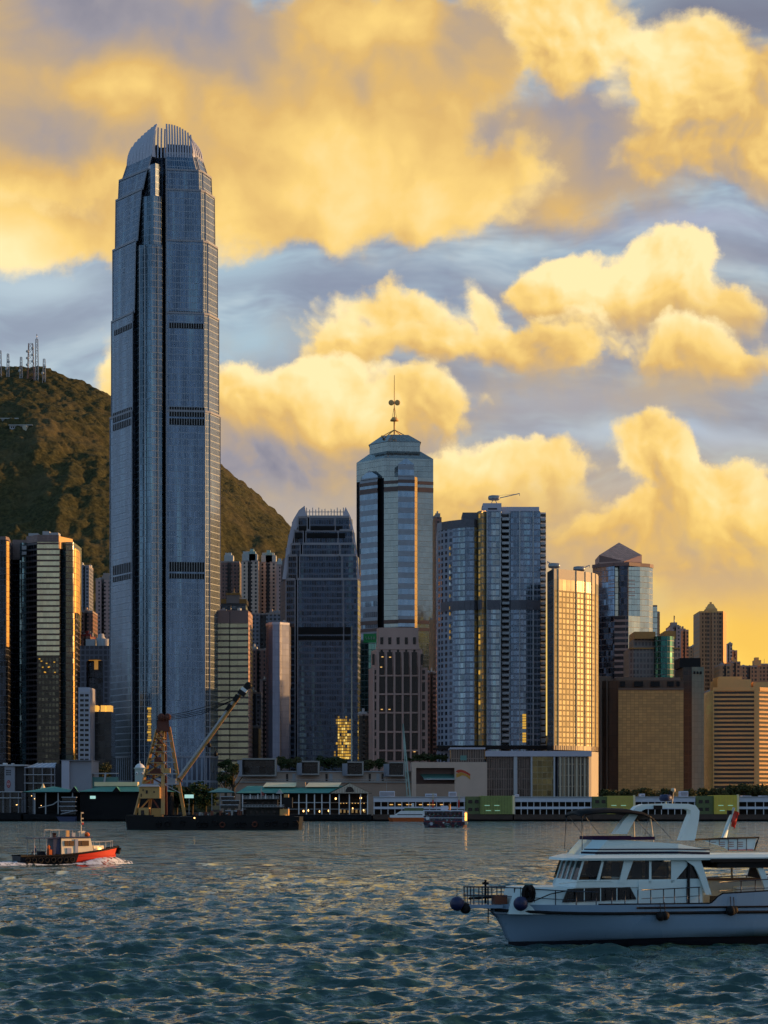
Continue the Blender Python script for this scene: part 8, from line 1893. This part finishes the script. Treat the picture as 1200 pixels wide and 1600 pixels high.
def build_ferry2():
    D = 1060.0
    o, x0, x1, zd, zt = ferry('ferry', 'white ferry with an orange hull and green roof moored behind the dark ferry', D, 606, 680, 1283, 1277.5, 1262, 'orange_paint', None, None)
    b = MB(); b.prism([(X(609, D), D + .2), (X(664, D), D + .2), (X(664, D), D + 4.4), (X(609, D), D + 4.4)], zd, Z(1273.5, D), 'white_paint'); b.build('deckhouse', o)
    b = MB(); b.prism([(X(616, D), D + .4), (X(664, D), D + .4), (X(664, D), D + 4.2), (X(616, D), D + 4.2)], Z(1273.5, D), Z(1267, D), 'white_paint', top=[(X(626, D), D + .5), (X(664, D), D + .5), (X(664, D), D + 4.1), (X(626, D), D + 4.1)]); b.build('superstructure', o)
    b = MB(); b.box(X(621, D), X(660, D), D + .3, D + .6, Z(1273.8, D), Z(1272.2, D), 'stripe_navy'); b.build('window', o)
    b = MB(); b.box(X(632, D), X(662, D), D + .8, D + 3.8, Z(1267, D), Z(1262.5, D), 'green_dark'); b.build('roof', o)
    b = MB(); b.box(X(643, D), X(647, D), D + 1.5, D + 3, Z(1262.5, D), Z(1255, D), 'white_paint'); b.build('funnel', o)
build_ferry2()
def moored(label, D, px0, px1, levels, y0=1276, rake=4):
    o = thing('moored_ferry', label, 'ferry', (X((px0 + px1) / 2, D), D + 3, 0)); x0, x1 = X(px0, D), X(px1, D)
    b = MB(); b.prism([(x0 + 1, D), (x1 - 1, D), (x1 - .4, D + 4), (x0, D + 4)], -.5, Z(y0, D), 'navy', top=[(x0 - 1, D), (x1, D), (x1, D + 4), (x0 - 1, D + 4)]); b.build('hull', o)
    for i, (y, a, c) in enumerate(levels):
        b = MB(); b.box(X(a, D), X(c, D), D - .2, D + 5, Z(y + 1.3, D), Z(y, D), 'moor_white'); b.build('deck', o)
        b = MB(); b.box(X(a + 1, D), X(c - 1, D), D + 1, D + 4, Z(y + 6.5, D), Z(y + 1.3, D), 'black_glass'); b.build('cabin', o)
    b = MB(); b.beam((X(levels[-1][1], D), D - .3, Z(levels[-1][0] + 6, D)), (X(levels[-1][2], D), D - .3, Z(levels[-1][0], D)), .5, .4, 'moor_white'); b.build('gangway', o)
moored('white decked ferry moored beside the leftmost green roofed pier', 1078, 91, 119, [(1245, 96, 119), (1252, 93, 118), (1259, 92, 118), (1266, 95, 119)])
moored('white decked ferry moored just right of the dark waterfront trees', 1078, 343, 378, [(1244, 344, 366), (1250, 346, 374), (1257, 343, 372), (1266, 352, 378)])

# ------------------------------------------------------------------ pieces of a part go under that part
UNDER = {'window': ['wall', 'cabin', 'deckhouse', 'superstructure', 'winch_house', 'dark_side', 'body'], 'window_bar': ['deckhouse'], 'windscreen_bar': ['windscreen'], 'window_post': ['pilothouse_wall'],
    'door': ['wall', 'cabin', 'deck_cabin'], 'door_frame': ['door'], 'rail_post': ['rail'], 'skylight': ['roof'], 'dormer': ['roof'], 'arched_window': ['gable'], 'emblem': ['wall', 'superstructure'], 'lettering': ['board'],
    'lift_tower': ['parapet'], 'water_tank': ['parapet'], 'balcony': ['right_wing'], 'stripe': ['flybridge', 'superstructure'], 'screen_cover': ['flybridge'], 'clock_face': ['wall'], 'tyre': ['hull', 'hull_stern'],
    'louvre_band': ['shaft_tier'], 'setback_coping': ['shaft_tier'], 'crown_fin': [], 'roof_opening': ['roof_storey'], 'roof_box': ['roof'], 'sill_band': ['wall'], 'glazing': ['frame'], 'recess': ['wall'],
    'roof_unit': ['parapet'], 'antenna': ['parapet'], 'window_row': ['wall'], 'mesh_rib': ['mesh_side'], 'lit_slot': ['mesh_side'], 'gable_roof': ['gable'], 'awning': ['wall'], 'piping': ['canvas'], 'curtain': ['bulkhead'], 'stern_light': ['flagstaff'], 'flag': ['flagstaff']}
def base(ob): return ob.name.split('.')[0]
def centre(ob):
    c = [Vector(v) for v in ob.bound_box]; return sum(c, Vector()) / 8 + ob.location
bpy.context.view_layer.update()
for root in [ob for ob in COL.objects if ob.parent is None and ob.type == 'EMPTY']:
    kids = [k for k in root.children if k.type == 'MESH']; names = {}
    for k in kids: names.setdefault(base(k), []).append(k)
    for k in kids:
        for tgt in UNDER.get(base(k), []):
            if tgt in names and base(k) != tgt:
                c = centre(k); p = min(names[tgt], key=lambda q: (centre(q) - c).length)
                if p.parent is not root: continue
                k.parent = p; k.location = k.location - p.location; break

for ob in COL.objects:
    if '_w' in ob: del ob['_w']
